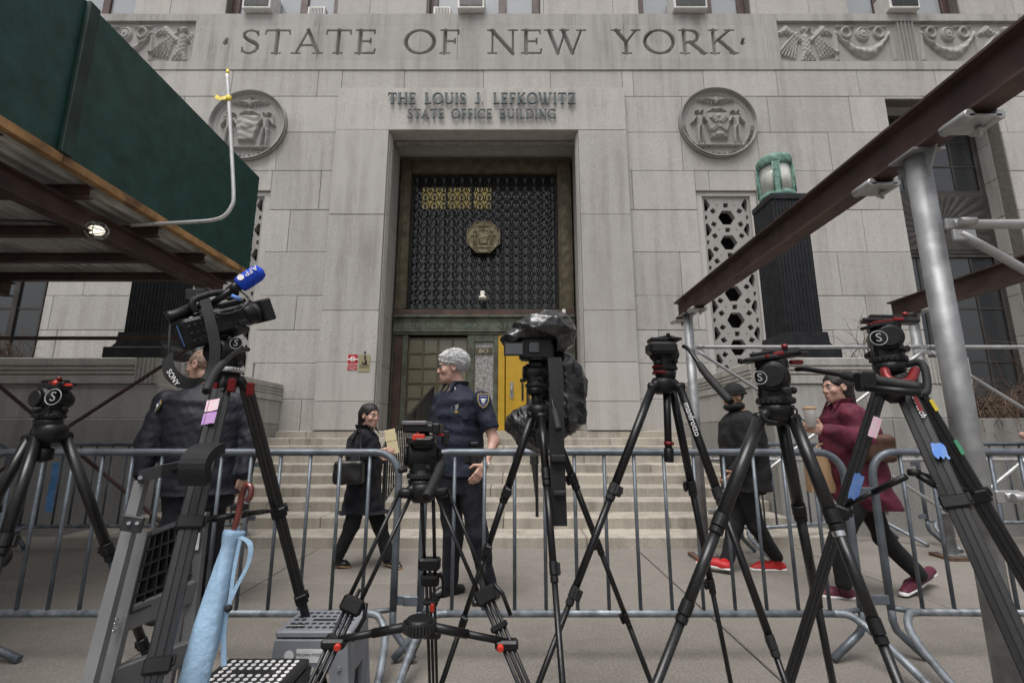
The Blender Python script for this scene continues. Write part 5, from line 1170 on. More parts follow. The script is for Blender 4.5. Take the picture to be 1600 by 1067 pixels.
# --- 4: bagged camera
t, c, inf = tripod('black tripod carrying the camera wrapped in a bin bag', (842, 640), 2.1, [(832, 648, 721, 976, 2.2, -.02), (846, 650, 879, 1067, 1.55, -.04), (862, 662, 980, 969, 2.3, .03)], 'single', (.0165, .0135, .011), [(772, 861, 972), (745, 893), (752, 854, 969)], mats=('alu_black', 'black_satin'))
mb = MB(); mb.lathe([(.014, 0), (.017, .03), (.033, .05), (.032, .06)], at(W(838, 622, 2.1)), 18); mb.build('half_ball', 'red_bright', t)
mb = MB(); mb.cyl(W(840, 650, 2.1), W(836, 605, 2.1), .02); mb.build('centre_column', 'black_satin', t)
h = fluid_head(t, W(836, 582, 2.1), .8, R(5), 0, 'none')
handle(t, [W(858, 588, 2.06), W(862, 620, 1.98), W(868, 650, 1.9), W(873, 672, 1.85)], .008, .014, .55)
mb = MB(); mb.strip(smoothpath([W(866, 560, 2.0), W(869, 600, 1.98), W(870, 700, 1.96), W(872, 760, 1.95), W(874, 820, 1.96)], 4), (.058, 0, 0), .03); sp_ = mb.build('hanging_strap', 'webbing', t); mb = MB(); mb.box(W(872, 716, 1.93), (.06, .035, .03), .006); mb.box(W(874, 770, 1.93), (.05, .03, .02), .005); mb.build('buckle', 'black_rubber', sp_)
cb = W(838, 545, 2.06); ca = thing('stills_camera', cb, 'black mirrorless camera with flip-out screen under the bin bag', 'camera')
mb = MB(); mb.box(cb, (.15, .07, .105), .012); mb.box(cb+Vector((.0, 0, .06)), (.06, .06, .04), .012); mb.build('body', 'black_satin', ca)
mb = MB(); mb.box(cb+Vector((-.01, -.037, 0)), (.05, .004, .05), .001); mb.box(W(803, 545, 2.0), (.085, .008, .06), .003); mb.build('screen_housing', 'alu_black', ca)
mb = MB(); mb.box(cb+Vector((-.012, -.0405, .0)), (.040, .002, .04)); mb.build('screen', 'lcd', ca); mb = MB(); mb.box(W(803, 545, 1.992), (.072, .004, .046)); mb.build('flip_screen', 'lcd', ca)
mb = MB(); mb.cyl(cb+Vector((0, .03, 0)), cb+Vector((0, .20, .02)), .042, 18, bev=.004); mb.build('lens', 'black_rubber', ca)
def bagf(P):
    a = ell(W(846, 517, 2.10), (.135, .15, .062), None)(P); b = ell(W(866, 522, 2.14), (.085, .13, .085))(P); b2_ = ell(W(802, 532, 2.06), (.045, .07, .03))(P)
    d = smin(smin(a, b, .05), b2_, .05); return d
def crease(f, amp, fr, seed):
    rs = np.random.RandomState(seed); D = rs.randn(6, 3)*fr; ph = rs.rand(6)*6.28; D2 = rs.randn(6, 3)*fr*.5
    def g(P):
        n = 0
        for i in range(6): n = n+(1-np.abs(np.sin(P@D[i]+ph[i]+2.0*np.sin(P@D2[i]))))**3
        return f(P)-amp*n/2.2
    return g
bfn = crease(wrinkle(bagf, .006, 16, 3), .012, 17, 5)
inner = rbox(cb+Vector((0, -.06, -.03)), (.17, .16, .13), .02); bfn2 = cut(bfn, inner)
bag = sdf('bin_bag', bfn2, W(770, 600, 1.85)-Vector((0, 0, 0)), Vector((W(930, 470, 2.1).x, 2.42, W(840, 465, 2.1).z)), .006, 'bag_plastic'); tag(bag, 'shiny black bin bag draped over the mirrorless camera', 'plastic bag')
def bag2(P):
    a = cone(W(884, 575, 2.2), W(887, 645, 2.2), .055, .072)(P); b = cone(W(878, 600, 2.24), W(845, 665, 2.26), .09, .11)(P); c_ = cone(W(814, 660, 2.22), W(842, 676, 2.24), .062, .085)(P); d_2 = cone(W(845, 590, 2.2), W(868, 570, 2.18), .04, .05)(P)
    return smin(smin(smin(a, b, .06), c_, .05), d_2, .04)
bg2 = crease(wrinkle(bag2, .008, 14, 9), .014, 15, 12)
bag = sdf('bin_bag', bg2, (W(780, 640, 2.2).x, 2.02, W(840, 722, 2.2).z), (W(925, 600, 2.2).x, 2.45, W(840, 545, 2.2).z), .006, 'bag_plastic'); tag(bag, 'black bin bag sagging behind the tripod head, below the draped bag', 'plastic bag')
# --- 5: tripod with red ring and long handle
t, c, inf = tripod('black tripod with red ringed head and long slanting pan handle', (1036, 598), 2.15, [(1020, 604, 893, 934, 1.85, -.03), (1062, 604, 1208, 1011, 1.8, -.02), (1050, 606, 1112, 917, 2.5, .04)], 'single', (.018, .0145, .011), [(768, 930), (775, 1008), (762, 915)], mats=('alu_black', 'black_satin'), lockm='black_rubber')
h = fluid_head(t, W(1038, 553, 2.15), .95, R(25), R(3), 'none')
mb = MB(); mb.box(W(1033, 545, 2.1), (.125, .09, .055), .014); mb.box(W(1036, 532, 2.12), (.13, .07, .018), .005); mb.build('head_body', 'black_satin', h)
mb = MB(); mb.lathe([(.042, 0), (.048, .006), (.036, .018), (.034, .024), (.046, .032), (.042, .04)], at(W(1035, 585, 2.15)), 22); mb.build('red_collar', 'red_anod', t)
mb = MB(); mb.cyl(W(1041, 600, 2.15), W(1045, 715, 2.15), .016); mb.cyl(W(1045, 700, 2.15), W(1045, 722, 2.15), .021, bev=.003); ccol = mb.build('centre_column', 'alu_black', t); mb = MB(); mb.cyl(W(1045, 690, 2.15), W(1045, 695, 2.15), .0215); mb.build('red_band', 'red_anod', ccol)
handle(t, [W(1068, 541, 2.1), W(1078, 548, 2.05), W(1104, 585, 1.95), W(1142, 628, 1.82)], .009, .016, .55)
P0, F = inf[1][2], inf[1][3]; a, b = P0.lerp(F, vfrac(P0, F, 624)), P0.lerp(F, vfrac(P0, F, 690)); n_ = Vector((-.3, -1, .1)).normalized(); u = (b-a).normalized(); n_ = (n_-u*n_.dot(u)).normalized(); Mx = Matrix((u, n_.cross(u), n_)).transposed().to_4x4(); Mx.translation = a.lerp(b, .5)+n_*.0245; text('manfrotto', .036, Mx, 'white_print', inf[1][0])
# --- 6: tripod with broad head and handle across
t, c, inf = tripod('carbon tripod with broad tilted head and handle reaching across to the next tripod', (1212, 644), 1.85, [(1188, 652, 1071, 952, 1.55, -.03), (1240, 654, 1362, 962, 1.42, -.03), (1222, 660, 1274, 927, 2.3, .04)], 'single', (.0225, .0185, .015), [(818, 955), (812, 985), (800, 935)], lever=False)
h = fluid_head(t, W(1208, 590, 1.85), 1.25, R(58), R(-6), 'top')
mb = MB(); mb.box((0, 0, 0), (.235, .07, .016), .004, M=Matrix.Translation(W(1208, 559, 1.83)) @ Matrix.Rotation(R(-7), 4, 'Y')); mb.box((.045, 0, .018), (.10, .06, .016), .004, M=Matrix.Translation(W(1208, 559, 1.83)) @ Matrix.Rotation(R(-7), 4, 'Y')); mb.build('long_plate', 'alu_black', h)
each([lambda m: m.box(W(1199, 556, 1.79), (.012, .01, .012), .002), lambda m: m.box(W(1244, 566, 1.82), (.05, .02, .016), .004)], 'plate_latch', 'red_anod', h)
logo(h, W(1187, 590, 1.76), (-.25, -1, .1), .024)
handle(t, [W(1245, 577, 1.8), W(1262, 577, 1.72), W(1300, 583, 1.62), W(1350, 592, 1.5), W(1440, 606, 1.38)], .009, .017, .6)
mb = MB(); mb.box(W(1352, 596, 1.47), (.05, .04, .06), .006); mb.tube([W(1352, 606, 1.45), W(1440, 614, 1.36)], .011, 8); mb.build('handle_clamp', 'black_satin', t)
mb = MB(); mb.tube(smoothpath([W(1190, 640, 1.8), W(1196, 655, 1.78), W(1215, 660, 1.77)], 4), .004, 5); mb.tube(smoothpath([W(1232, 635, 1.8), W(1245, 640, 1.79), W(1243, 655, 1.79)], 4), .004, 5); mb.build('cable', 'black_rubber', t)
mb = MB(); p0, f0 = inf[1][2], inf[1][3]; q = p0.lerp(f0, vfrac(p0, f0, 828)); ring(mb, q, f0-p0, .0185, .0205, .04); mb.build('steel_band', 'chrome', t)
# --- 7: flat legged tripod beside the near pole
t, c, inf = tripod('wide flat legged carbon tripod with red crown and blue torn tape by the scaffold pole', (1404, 592), 1.9, [(1374, 612, 1285, 896, 2.15, -.02), (1415, 614, 1495, 790, 1.22, -.05), (1436, 622, 1530, 780, 1.75, .04)], 'flat', (.034, .029, .024), [(800,), (785,), (775,)], mats=('carbon', 'black_satin'), cr=.055, lever=False, ls=(.72, 1, .95))
h = fluid_head(t, W(1383, 530, 1.9), 1.15, R(62), R(8), 'top'); logo(h, W(1373, 528, 1.81), (-.35, -1, .1), .028)
mb = MB(); mb.box((0, 0, 0), (.13, .07, .014), .004, M=Matrix.Translation(W(1377, 508, 1.88)) @ Matrix.Rotation(R(-9), 4, 'Y')); mb.build('long_plate', 'alu_black', h); mb = MB(); mb.box((0, -.01, .011), (.10, .04, .008), .002, M=Matrix.Translation(W(1377, 508, 1.88)) @ Matrix.Rotation(R(-9), 4, 'Y')); mb.build('red_inlay', 'red_anod', h)
mb = MB(); mb.cyl(W(1386, 570, 1.9), W(1385, 545, 1.9), .05, 20, bev=.006); mb.build('pan_base', 'black_rubber', h)
mb = MB(); pc = W(1405, 590, 1.83); mb.tube(smoothpath([W(1382, 578, 1.82), W(1388, 592, 1.79), W(1405, 598, 1.77), W(1422, 594, 1.78), W(1430, 578, 1.82)], 4), [.016]*17, 10); mb.build('crown_guard', 'red_anod', t)
mb = MB(); mb.tube(smoothpath([W(1415, 570, 1.88), W(1436, 566, 1.85), W(1446, 580, 1.82), W(1448, 610, 1.80), W(1436, 616, 1.80)], 5), .014, 10); mb.build('carry_handle', 'black_rubber', t)
mb = MB(); mb.lathe([(.012, 0), (.034, .02), (.038, .05), (.02, .06)], at(W(1397, 630, 1.85)), 18); mb.build('bowl_grip', 'black_satin', t)
i = inf[1]; P0, F = i[2], i[3]; u = (F-P0).normalized(); n_ = Vector((-.15, -1, .3)); n_ = (n_-u*n_.dot(u)).normalized(); sd_ = u.cross(n_); kw = dict(P0=P0, F=F, u=u, n_=n_, sd_=sd_)
sticker(i[0], vfrac(P0, F, 700), vfrac(P0, F, 722), .045, 'tape_blue_torn', .037, **kw); sticker(i[0], vfrac(P0, F, 618), vfrac(P0, F, 650), .014, 'red_anod', .037, **kw)
Mx = Matrix((u, n_.cross(u), n_)).transposed().to_4x4(); Mx.translation = P0.lerp(F, vfrac(P0, F, 640))+n_*.036; text('flowtech', .03, Mx, 'white_print', i[0])
i = inf[0]; P0, F = i[2], i[3]; u = (F-P0).normalized(); n_ = Vector((0, -1, .1)); n_ = (n_-u*n_.dot(u)).normalized(); sd_ = u.cross(n_); kw = dict(P0=P0, F=F, u=u, n_=n_, sd_=sd_)
sticker(i[0], vfrac(P0, F, 650), vfrac(P0, F, 680), .032, 'sticker_pink', .037, **kw); sticker(i[0], vfrac(P0, F, 738), vfrac(P0, F, 776), .034, 'tape_blue_torn', .037, **kw)
i = inf[2]; P0, F = i[2], i[3]; u = (F-P0).normalized(); n_ = Vector((.2, -1, .3)); n_ = (n_-u*n_.dot(u)).normalized(); sd_ = u.cross(n_); kw = dict(P0=P0, F=F, u=u, n_=n_, sd_=sd_)
sticker(i[0], vfrac(P0, F, 628), vfrac(P0, F, 645), .02, 'tape_yellow', .037, **kw); sticker(i[0], vfrac(P0, F, 690), vfrac(P0, F, 712), .02, 'tape_green', .037, **kw)
q = [k[2].lerp(k[3], vfrac(k[2], k[3], v)) for k, v in zip(inf, (792, 775, 770))]; hub_spreader(t, W(1428, 738, 1.75), q, .009)
# ================================================================= aluminium step ladder
pm('ladder_alu', (.22, .22, .225), .42, metal=.45, var=.12, scale=5, bump=.05); pm('ladder_plastic', (.03, .032, .036), .45, var=.2, scale=12)
ld = thing('step_ladder', G(215, 1250), 'aluminium step ladder with black honeycomb tray folded against the barrier', 'ladder')
def rail(u1, v1, Y1, u2, v2, Yf, wd=.038, name='rail'):
    P0 = W(u1, v1, Y1); F = foot_on(u1, v1, u2, v2, Yf); d = (F-P0); M = at(P0, d, (0, 1, 0)); mb = MB(); L = d.length; h2 = wd/2; mb.prism([(-.012, -h2), (.012, -h2), (.012, -h2+.006), (-.006, -h2+.006), (-.006, h2-.006), (.012, h2-.006), (.012, h2), (-.012, h2)], M @ Matrix.Rotation(PI/2, 4, 'Z'), L)
    ft = mb.build(name, 'ladder_alu', ld); mb = MB(); mb.box((0, 0, L-.01), (.07, .04, .05), .008, M=M); mb.build('rubber_foot', 'ladder_plastic', ft); return P0, F
RA = rail(222, 751, 1.75, 140, 1067, 1.45); RB = rail(226, 830, 1.80, 168, 1067, 1.62); RC = rail(318, 800, 2.02, 287, 1067, 1.85); RD = rail(300, 880, 2.0, 262, 1067, 1.95, .034)
def on(Rl, v): return Rl[0].lerp(Rl[1], vfrac(Rl[0], Rl[1], v))
for v1, v2 in ((968, 922), (1066, 1018), (1190, 1120)):
    a, b = on(RB, v1), on(RC, v2); d = (b-a); M = at(a, d); mb = MB(); mb.box((0, 0, d.length/2), (.03, .08, d.length), .006, M=M)
    for k in range(5): mb.box((.017, -.032+.016*k, d.length/2), (.006, .006, d.length-.02), 0, M=M)
    mb.build('tread', 'ladder_alu', ld)
# honeycomb tray between the rails
a, b, c_, d_ = on(RB, 838), W(284, 815, 1.98), W(294, 918, 1.97), on(RB, 958)
mb = MB()
for k in range(6): f = k/5; mb.strip([a.lerp(d_, f), b.lerp(c_, f)], (d_-a).normalized().cross(b-a).normalized()*.05, .006)
for k in range(7): f = k/6; mb.strip([a.lerp(b, f), d_.lerp(c_, f)], (d_-a).normalized().cross(b-a).normalized()*.045, .006)
mb.build('honeycomb_tray', 'ladder_plastic', ld)
mb = MB(); nrm = (d_-a).cross(b-a).normalized(); nrm = nrm if nrm.dot(a-Vector((0, 0, CAMH))) > 0 else -nrm; mb.add([a+nrm*.03, b+nrm*.03, c_+nrm*.03, d_+nrm*.03, a+nrm*.034, b+nrm*.034, c_+nrm*.034, d_+nrm*.034], [(0, 1, 2, 3), (4, 5, 6, 7), (0, 1, 5, 4), (1, 2, 6, 5), (2, 3, 7, 6), (3, 0, 4, 7)]); mb.build('tray_back', 'ladder_plastic', ld)
mb = MB(); mb.strip([W(217, 745, 1.72), W(250, 736, 1.75), W(285, 729, 1.82), W(312, 724, 1.9)], (0, .0, .042), .03); mb.strip(smoothpath([W(282, 728, 1.78), W(300, 722, 1.78), W(310, 738, 1.78), W(300, 762, 1.79)], 4), (.05, 0, .03), .02); mb.build('top_handle', 'ladder_plastic', ld)
mb = MB(); mb.box((0, 0, 0), (.07, .012, .05), .006, M=Matrix.Translation(W(207, 818, 1.66)) @ Matrix.Rotation(R(8), 4, 'Y')); br = mb.build('hinge_bracket', 'ladder_plastic', ld)
mb = MB()
for u, v in ((201, 817), (214, 817)): mb.cyl(W(u, v, 1.645), W(u, v, 1.66), .006, 8)
mb.cyl(W(219, 746, 1.69), W(219, 746, 1.71), .007, 8)
for v in (962, 969, 980): p = on(RB, v); mb.cyl(p+Vector((0, -.04, 0)), p+Vector((0, -.028, 0)), .006, 8)
mb.build('rivet', 'chrome', br)
mb = MB(); p = on(RC, 835); mb.box(p+Vector((0, -.03, 0)), (.03, .003, .10)); mb.build('warning_label', 'white_print', ld); mb = MB(); mb.box(p+Vector((0, -.032, .055)), (.03, .003, .012)); mb.build('label_stripe', 'red_bright', ld)
# ================================================================= umbrella
pm('umbrella_blue', (.33, .50, .68), .6, var=.1, scale=9, bump=.2, bscale=60); pm('wood_red', (.16, .025, .018), .22, var=.4, scale=18, c2=(.05, .01, .008), coat=.7)
a, b = W(366, 828, 1.72), foot_on(366, 828, 316, 1015, 1.60); b = a.lerp(b, .93); um = thing('umbrella', b, 'furled pale blue umbrella with red wooden crook handle', 'umbrella')
d = (b-a); L = d.length; mb = MB(); n = 16; prof = [(.030, 0), (.034, .01), (.027, .05), (.031, .12), (.040, L*.35), (.040, L*.55), (.030, L*.85), (.012, L)]
V = []; F_ = []; k2 = 40; ns = 110; M = at(a, d)
for i in range(ns+1):
    z = L*i/ns; rr = np.interp(z, [p[1] for p in prof], [p[0] for p in prof])
    for k in range(k2): an = 2*PI*k/k2; sp_ = an+z*7.5+.5*math.sin(z*9); r2 = rr*(1+.07*math.sin(3*an+z*11)+.10*((sp_/(2*PI)*2) % 1.0)-.05+.03*(1-abs(math.sin(z*33+an*1.5+1.2*math.sin(an*3+z*8))))**3+.018*(1-abs(math.sin(z*58-an*2.5+2*math.sin(an*2))))**4); V.append((r2*math.cos(an), r2*math.sin(an), z))
for i in range(ns):
    for k in range(k2): F_.append((i*k2+k, i*k2+(k+1) % k2, (i+1)*k2+(k+1) % k2, (i+1)*k2+k))
F_ += [tuple(range(k2-1, -1, -1)), tuple(ns*k2+k for k in range(k2))]
mb.add(V, F_, 0, True, M); mb.build('canopy', 'umbrella_blue', um)
mb = MB(); mb.tube(smoothpath([a+d.normalized()*.02, W(372, 805, 1.72), W(376, 785, 1.72), W(380, 768, 1.715), W(386, 758, 1.71), W(392, 762, 1.705), W(391, 775, 1.70), W(386, 782, 1.70)], 6), .0105, 12); mb.build('crook_handle', 'wood_red', um)
mb = MB(); mb.tube([W(370, 828, 1.72), W(372, 806, 1.72)], .006, 8); mb.build('shaft', 'chrome', um)
mb = MB(); mb.strip(smoothpath([W(375, 838, 1.70), W(391, 850, 1.69), W(388, 880, 1.69), W(368, 920, 1.69), W(356, 950, 1.69), W(350, 985, 1.69), W(350, 1040, 1.69)], 5), (.016, 0, .006), .003); mb.strip(smoothpath([W(376, 840, 1.70), W(366, 890, 1.695), W(358, 945, 1.69), W(344, 990, 1.69), W(322, 1067, 1.69)], 5), (.012, 0, .004), .003); mb.build('cord', 'umbrella_blue', um)
mb = MB(); mb.ball(W(357, 950, 1.685), .012, 10); mb.build('cord_toggle', 'black_rubber', um)
mb = MB(); mb.box(W(374, 792, 1.735), (.05, .03, .02), .004); mb.build('hook_clip', 'black_rubber', tw)
# ================================================================= folding stools
pm('stool_grey', (.22, .235, .26), .5, var=.06, scale=8); pm('stool_black', (.018, .018, .02), .42, var=.15, scale=12); pm('dot_white', (.80, .78, .78), .5, bump=0, var=.02); pm('hole_dark', (.015, .016, .018), .7, bump=0)
def stool(x0, x1, y0, y1, z, m, dotm, label, proud, cols, rows, rot=0.):
    t = thing('folding_stool', ((x0+x1)/2, (y0+y1)/2, 0), label, 'stool'); cx, cy = (x0+x1)/2, (y0+y1)/2
    mb = MB(); mb.b2((x0, y0, z-.028), (x1, y1, z), .008); tp_ = mb.build('top', m, t)
    for i in range(cols):
        for k in range(rows):
            fx_ = (i+.5)/cols; fy = (k+.5)/rows
            if abs(fy-.5) < .5/rows+.01 and .25 < fx_ < .75: continue
            x, y = x0+.022+(x1-x0-.044)*fx_, y0+.02+(y1-y0-.04)*fy; q = MB(); q.cyl((x, y, z-.004), (x, y, z+(.0025 if proud else .0008)), .0085 if proud else .011, 12); q.build('grip_dot' if proud else 'drain_hole', dotm, tp_)
    mb = MB(); mb.b2((cx-.05, cy-.012, z-.002), (cx+.05, cy+.012, z+.001), .0); mb.build('carry_slot', 'hole_dark', tp_)
    for sg, y in ((-1, y0), (1, y1)):
        pl_ = [(x0+.01, z-.03), (x1-.01, z-.03), (x1+.025, .0), (x1-.045, .0), (x1-.075, z*.62), (cx+.0, z*.70), (x0+.075, z*.62), (x0+.045, .0), (x0-.025, .0)]
        mb = MB(); mb.prism(pl_, Matrix(((1, 0, 0, 0), (0, 0, 1, y-(.02 if sg < 0 else .0)), (0, 1, 0, 0), (0, 0, 0, 1))), .02); lo_ = mb.build('leg_panel', m, t)
        if sg < 0:
            mb = MB(); mb.box((cx+.01, y-.0215, z-.085), (.13, .002, .05)); lb = mb.build('paper_label', 'white_print', lo_) if not proud else None
            if lb: text('FOLDING STOOL', .014, Matrix.Translation((cx, y-.0235, z-.08)) @ FACE, 'ink', lb, ext=.0004); q = MB(); q.cyl((cx-.085, y-.0222, z-.085), (cx-.085, y-.0205, z-.085), .02, 18); q.build('round_label', 'white_print', lo_)
            mb = MB(); mb.cyl((x0+.035, y-.028, z-.13), (x0+.035, y-.02, z-.13), .009, 10); mb.cyl((x1-.035, y-.028, z-.13), (x1-.035, y-.02, z-.13), .009, 10); mb.build('pivot', m, lo_)
    for sg, x in ((-1, x0), (1, x1)):
        pl_ = [(y0+.022, z-.03), (y1-.002, z-.03), (y1-.002, .01), (y1-.05, .01), (y1-.06, z*.55), (y0+.08, z*.55), (y0+.07, .01), (y0+.022, .01)]
        mb = MB(); mb.prism(pl_, Matrix(((0, 0, 1, x-(.0 if sg < 0 else .018)), (1, 0, 0, 0), (0, 1, 0, 0), (0, 0, 0, 1))), .018); mb.build('side_panel', m, t)
    if not proud:
        mb = MB(); mb.cyl((x0+.07, y0+.055, z+.0008), (x0+.07, y0+.055, z+.002), .028, 16); em = mb.build('brand_patch', 'hole_dark', tp_); text('HOMESH', .014, Matrix.Translation((x0+.07, y0+.055, z+.0025)), 'white_print', em, ext=.0004)
    return t
stool(-.99, -.67, 2.2, 2.45, .40, 'stool_grey', 'hole_dark', 'grey plastic folding stool with drain holes and a paper label', False, 9, 5)
stool(-1.08, -.77, 1.80, 2.03, .37, 'stool_black', 'dot_white', 'black plastic folding stool with white grip dots', True, 9, 7)
# rubber cane crook at the far edge
cn = thing('walking_cane', W(-30, 1050, 2.0), 'black rubber crook handle poking in beside the shed', 'cane')
mb = MB(); mb.tube(smoothpath([W(-12, 853, 2.0), W(2, 852, 2.0), W(11, 860, 2.0), W(12, 872, 2.0), W(4, 882, 2.0)], 5), .013, 10); mb.build('crook', 'black_rubber', cn); mb = MB(); mb.tube([W(-12, 853, 2.0), W(-20, 870, 2.0), W(-50, 1140, 2.0)], .011, 8); mb.build('shaft', 'black_satin', cn)
# ================================================================= people
pm('skin', (.50, .315, .245), .5, var=.1, scale=25, c2=(.42, .235, .185), bump=.08, bscale=160); pm('skin_tan', (.36, .20, .13), .5, var=.1, scale=25, bump=.05)
pm('hair_under', (.60, .60, .60), .6, var=.3, scale=60); pm('hair_grey', (.64, .64, .64), .6, var=.12, scale=26, c2=(.50, .50, .51), bump=.25, bscale=60); pm('hair_black', (.012, .010, .010), .4, var=.3, scale=60, bump=.5, bscale=120); pm('hair_thin', (.28, .19, .14), .6, var=.3, scale=60)
pm('uniform_navy', (.0075, .0115, .028), .8, var=.08, scale=18, bump=.15, bscale=70); pm('jacket_navy', (.0065, .008, .016), .6, var=.08, scale=12, bump=.12, bscale=40); pm('trouser_navy', (.006, .0075, .014), .8, var=.2, scale=20, bump=.2, bscale=60)
pm('coat_dark', (.006, .006, .012), .85, var=.25, scale=20); pm('coat_black', (.007, .007, .008), .8, var=.25, scale=16, bump=.2); pm('coat_maroon', (.115, .010, .030), .75, var=.25, scale=14, bump=.2); pm('trouser_black', (.006, .006, .007), .85, var=.2, scale=22, bump=.15)
pm('shoe_black', (.012, .012, .012), .35, var=.2); pm('shoe_red', (.48, .010, .014), .5, var=.15, scale=60, bump=.2); pm('shoe_maroon', (.10, .012, .03), .6, var=.2, scale=60); pm('sole_white', (.72, .71, .70), .5, var=.05); pm('sole_tan', (.34, .20, .09), .5, var=.1)
pm('gold', (.62, .45, .14), .35, metal=.7, var=.15); pm('silver', (.62, .62, .63), .3, metal=.8, var=.1); pm('patch_blue', (.02, .035, .15), .7, var=.2); pm('leather_black', (.014, .013, .013), .35, var=.2, scale=30, bump=.15); pm('leather_brown', (.075, .035, .02), .5, var=.25)
pm('kraft_paper', (.42, .27, .15), .8, var=.08, scale=6); pm('envelope', (.66, .57, .34), .7, var=.04); pm('cup_white', (.78, .76, .73), .5, var=.03); pm('eye_white', (.7, .68, .66), .2, bump=0); pm('eye_dark', (.03, .02, .015), .1, bump=0); pm('lip', (.40, .16, .14), .5, bump=0); pm('sleeve_grey', (.34, .33, .32), .85, var=.12, scale=20, bump=.2); pm('lens_smoke', (.02, .02, .022), .05, coat=.6, bump=0)
V_ = Vector
def hframe(th, nod=0., roll=0.):
    f = Vector((math.cos(th)*math.cos(nod), math.sin(th)*math.cos(nod), math.sin(nod))); x = f.cross(Vector((0, 0, 1))).normalized(); z = x.cross(f).normalized()
    return Matrix((x, f, z)).transposed()                                  # columns: right, forward, up
def lf(fn, c, Rm, s_):
    c = v3(c); Rn = A([list(r_) for r_ in Rm]); return lambda P: fn(((P-c)@Rn)/s_)*s_
def head_fn(female=False):
    k = .92 if female else 1.
    base = U(ell((0, -.012, .035), (.074, .094, .086)), ell((0, .024, -.032), (.060, .066, .084)), ell((0, .036, -.085), (.044*k, .045, .030)), ell((0, .066, -.098), (.020, .016, .018)), k=.025)
    det = U(base, cone((0, .085, .018), (0, .102, -.026), .008, .0125), ell((-.012, .094, -.032), (.009, .010, .008)), ell((.012, .094, -.032), (.009, .010, .008)), cone((-.036, .080, .026), (.036, .080, .026), .010, .010), ell((-.043, .058, -.024), (.022, .026, .026)), ell((.043, .058, -.024), (.022, .026, .026)), k=.012)
    det = U(det, cone((-.017, .088, -.060), (.017, .088, -.060), .0065, .0065), cone((-.014, .087, -.073), (.014, .087, -.073), .0075, .0075), k=.006)
    for sx in (-1, 1): det = cut(det, ell((sx*.031, .099, .008), (.019, .014, .012)), .008)
    det = cut(det, cone((-.022, .096, -.0665), (.022, .096, -.0665), .0022, .0022), .003)
    for sx in (-1, 1): det = U(det, cut(ell((sx*.077, -.006, .000), (.011, .023, .034)), ell((sx*.086, -.003, .003), (.008, .013, .022)), .004), k=.006)
    return det
def hand_fns(wr, d, n, side, curl=.5, thumb=.6):
    wr, d, n = Vector(wr), Vector(d).normalized(), Vector(n).normalized(); n = (n-d*n.dot(d)).normalized(); wv = d.cross(n).normalized()*side; fs = []
    Rm = A([list(wv), list(d), list(n)]).T
    fs.append(rbox(wr+d*.045, (.072, .092, .027), .013, Rm)); fs.append(cone(wr-d*.02, wr+d*.02, .026, .024))
    for i, (L, r_) in enumerate(((.068, .0088), (.078, .009), (.073, .0088), (.056, .0078))):
        p = wr+d*(.088-.005*abs(i-1.3))+wv*(.029-.0195*i); dd = d.copy(); c = curl*(.8+.12*i)
        for s2, fr in ((.45, .5), (.32, 1.), (.23, .8)):
            dd = (dd*math.cos(c*fr)+n*math.sin(c*fr)).normalized(); q = p+dd*L*s2; fs.append(cone(p, q, r_, r_*.92)); p = q
    p = wr+d*.022+wv*.033; q = p+(d*.5+wv*.75+n*.35*thumb).normalized()*.04; q2 = q+(d*.85+wv*.25+n*.5*thumb).normalized()*.032; fs += [cone(p, q, .0135, .0105), cone(q, q2, .0105, .0085)]
    return fs
def bbox(fs_pts, pad): V = A([list(p) for p in fs_pts]); return V.min(0)-pad, V.max(0)+pad
def torso_levels(H, N, rx, ry, prof): return [(H.z+(N.z-H.z)*t, H.x+(N.x-H.x)*t, H.y+(N.y-H.y)*t, rx*a, ry*b) for t, a, b in prof]
TORSO = [(-.14, .84, .86), (0, 1.0, 1.0), (.2, .95, 1.06), (.42, .97, 1.06), (.68, 1.03, 1.02), (.86, .98, .9), (.96, .62, .66), (1.03, .36, .45)]
def shoe(t, heel, toe, ank, mat, solem=None, rr=.040, planted=True, heelh=0., h=.006):
    heel, toe, ank = Vector(heel), Vector(toe), Vector(ank); d = toe-heel; up = Vector((0, 0, 1)); d1 = d.normalized(); sdv = d1.cross(up).normalized(); nz = sdv.cross(d1).normalized()
    b = heel+d*.68; e = nz*rr*.55; f = U(cone(heel+e+d*.08, b+e*.9, rr*.86, rr*1.05), cone(b+e*.9, toe+e*.55-d*.10, rr*1.05, rr*.72), cone(heel+e+d*.22, ank, rr*.9, rr*.95), cone(heel+e*1.6+d*.4, b+e*.9, rr*.75, rr*.7), k=.02)
    nn, hh = v3(nz), v3(heel); fl = lambda P: (P-hh)@nn-.004; f1 = lambda P: np.maximum(f(P), -fl(P))
    lo, hi = bbox([heel, toe, ank], .09); o = sdf('shoe', f1, lo, hi, h, mat, t)
    if solem:
        g = U(cone(heel+d*.07, b, rr*.92, rr*1.12), cone(b, toe-d*.09, rr*1.12, rr*.80), k=.02); tk = .030
        f2 = lambda P: np.maximum(g(P), np.maximum((P-hh)@nn-tk, -((P-hh)@nn)))
        sdf('sole', f2, lo, hi, h*.8, solem, o)
    if heelh: mb = MB(); mb.box(heel+d*.14+nz*.0-Vector((0, 0, 0))+up*heelh*.5, (.05, .05, heelh), .006); mb.build('heel', solem or mat, o)
    return o
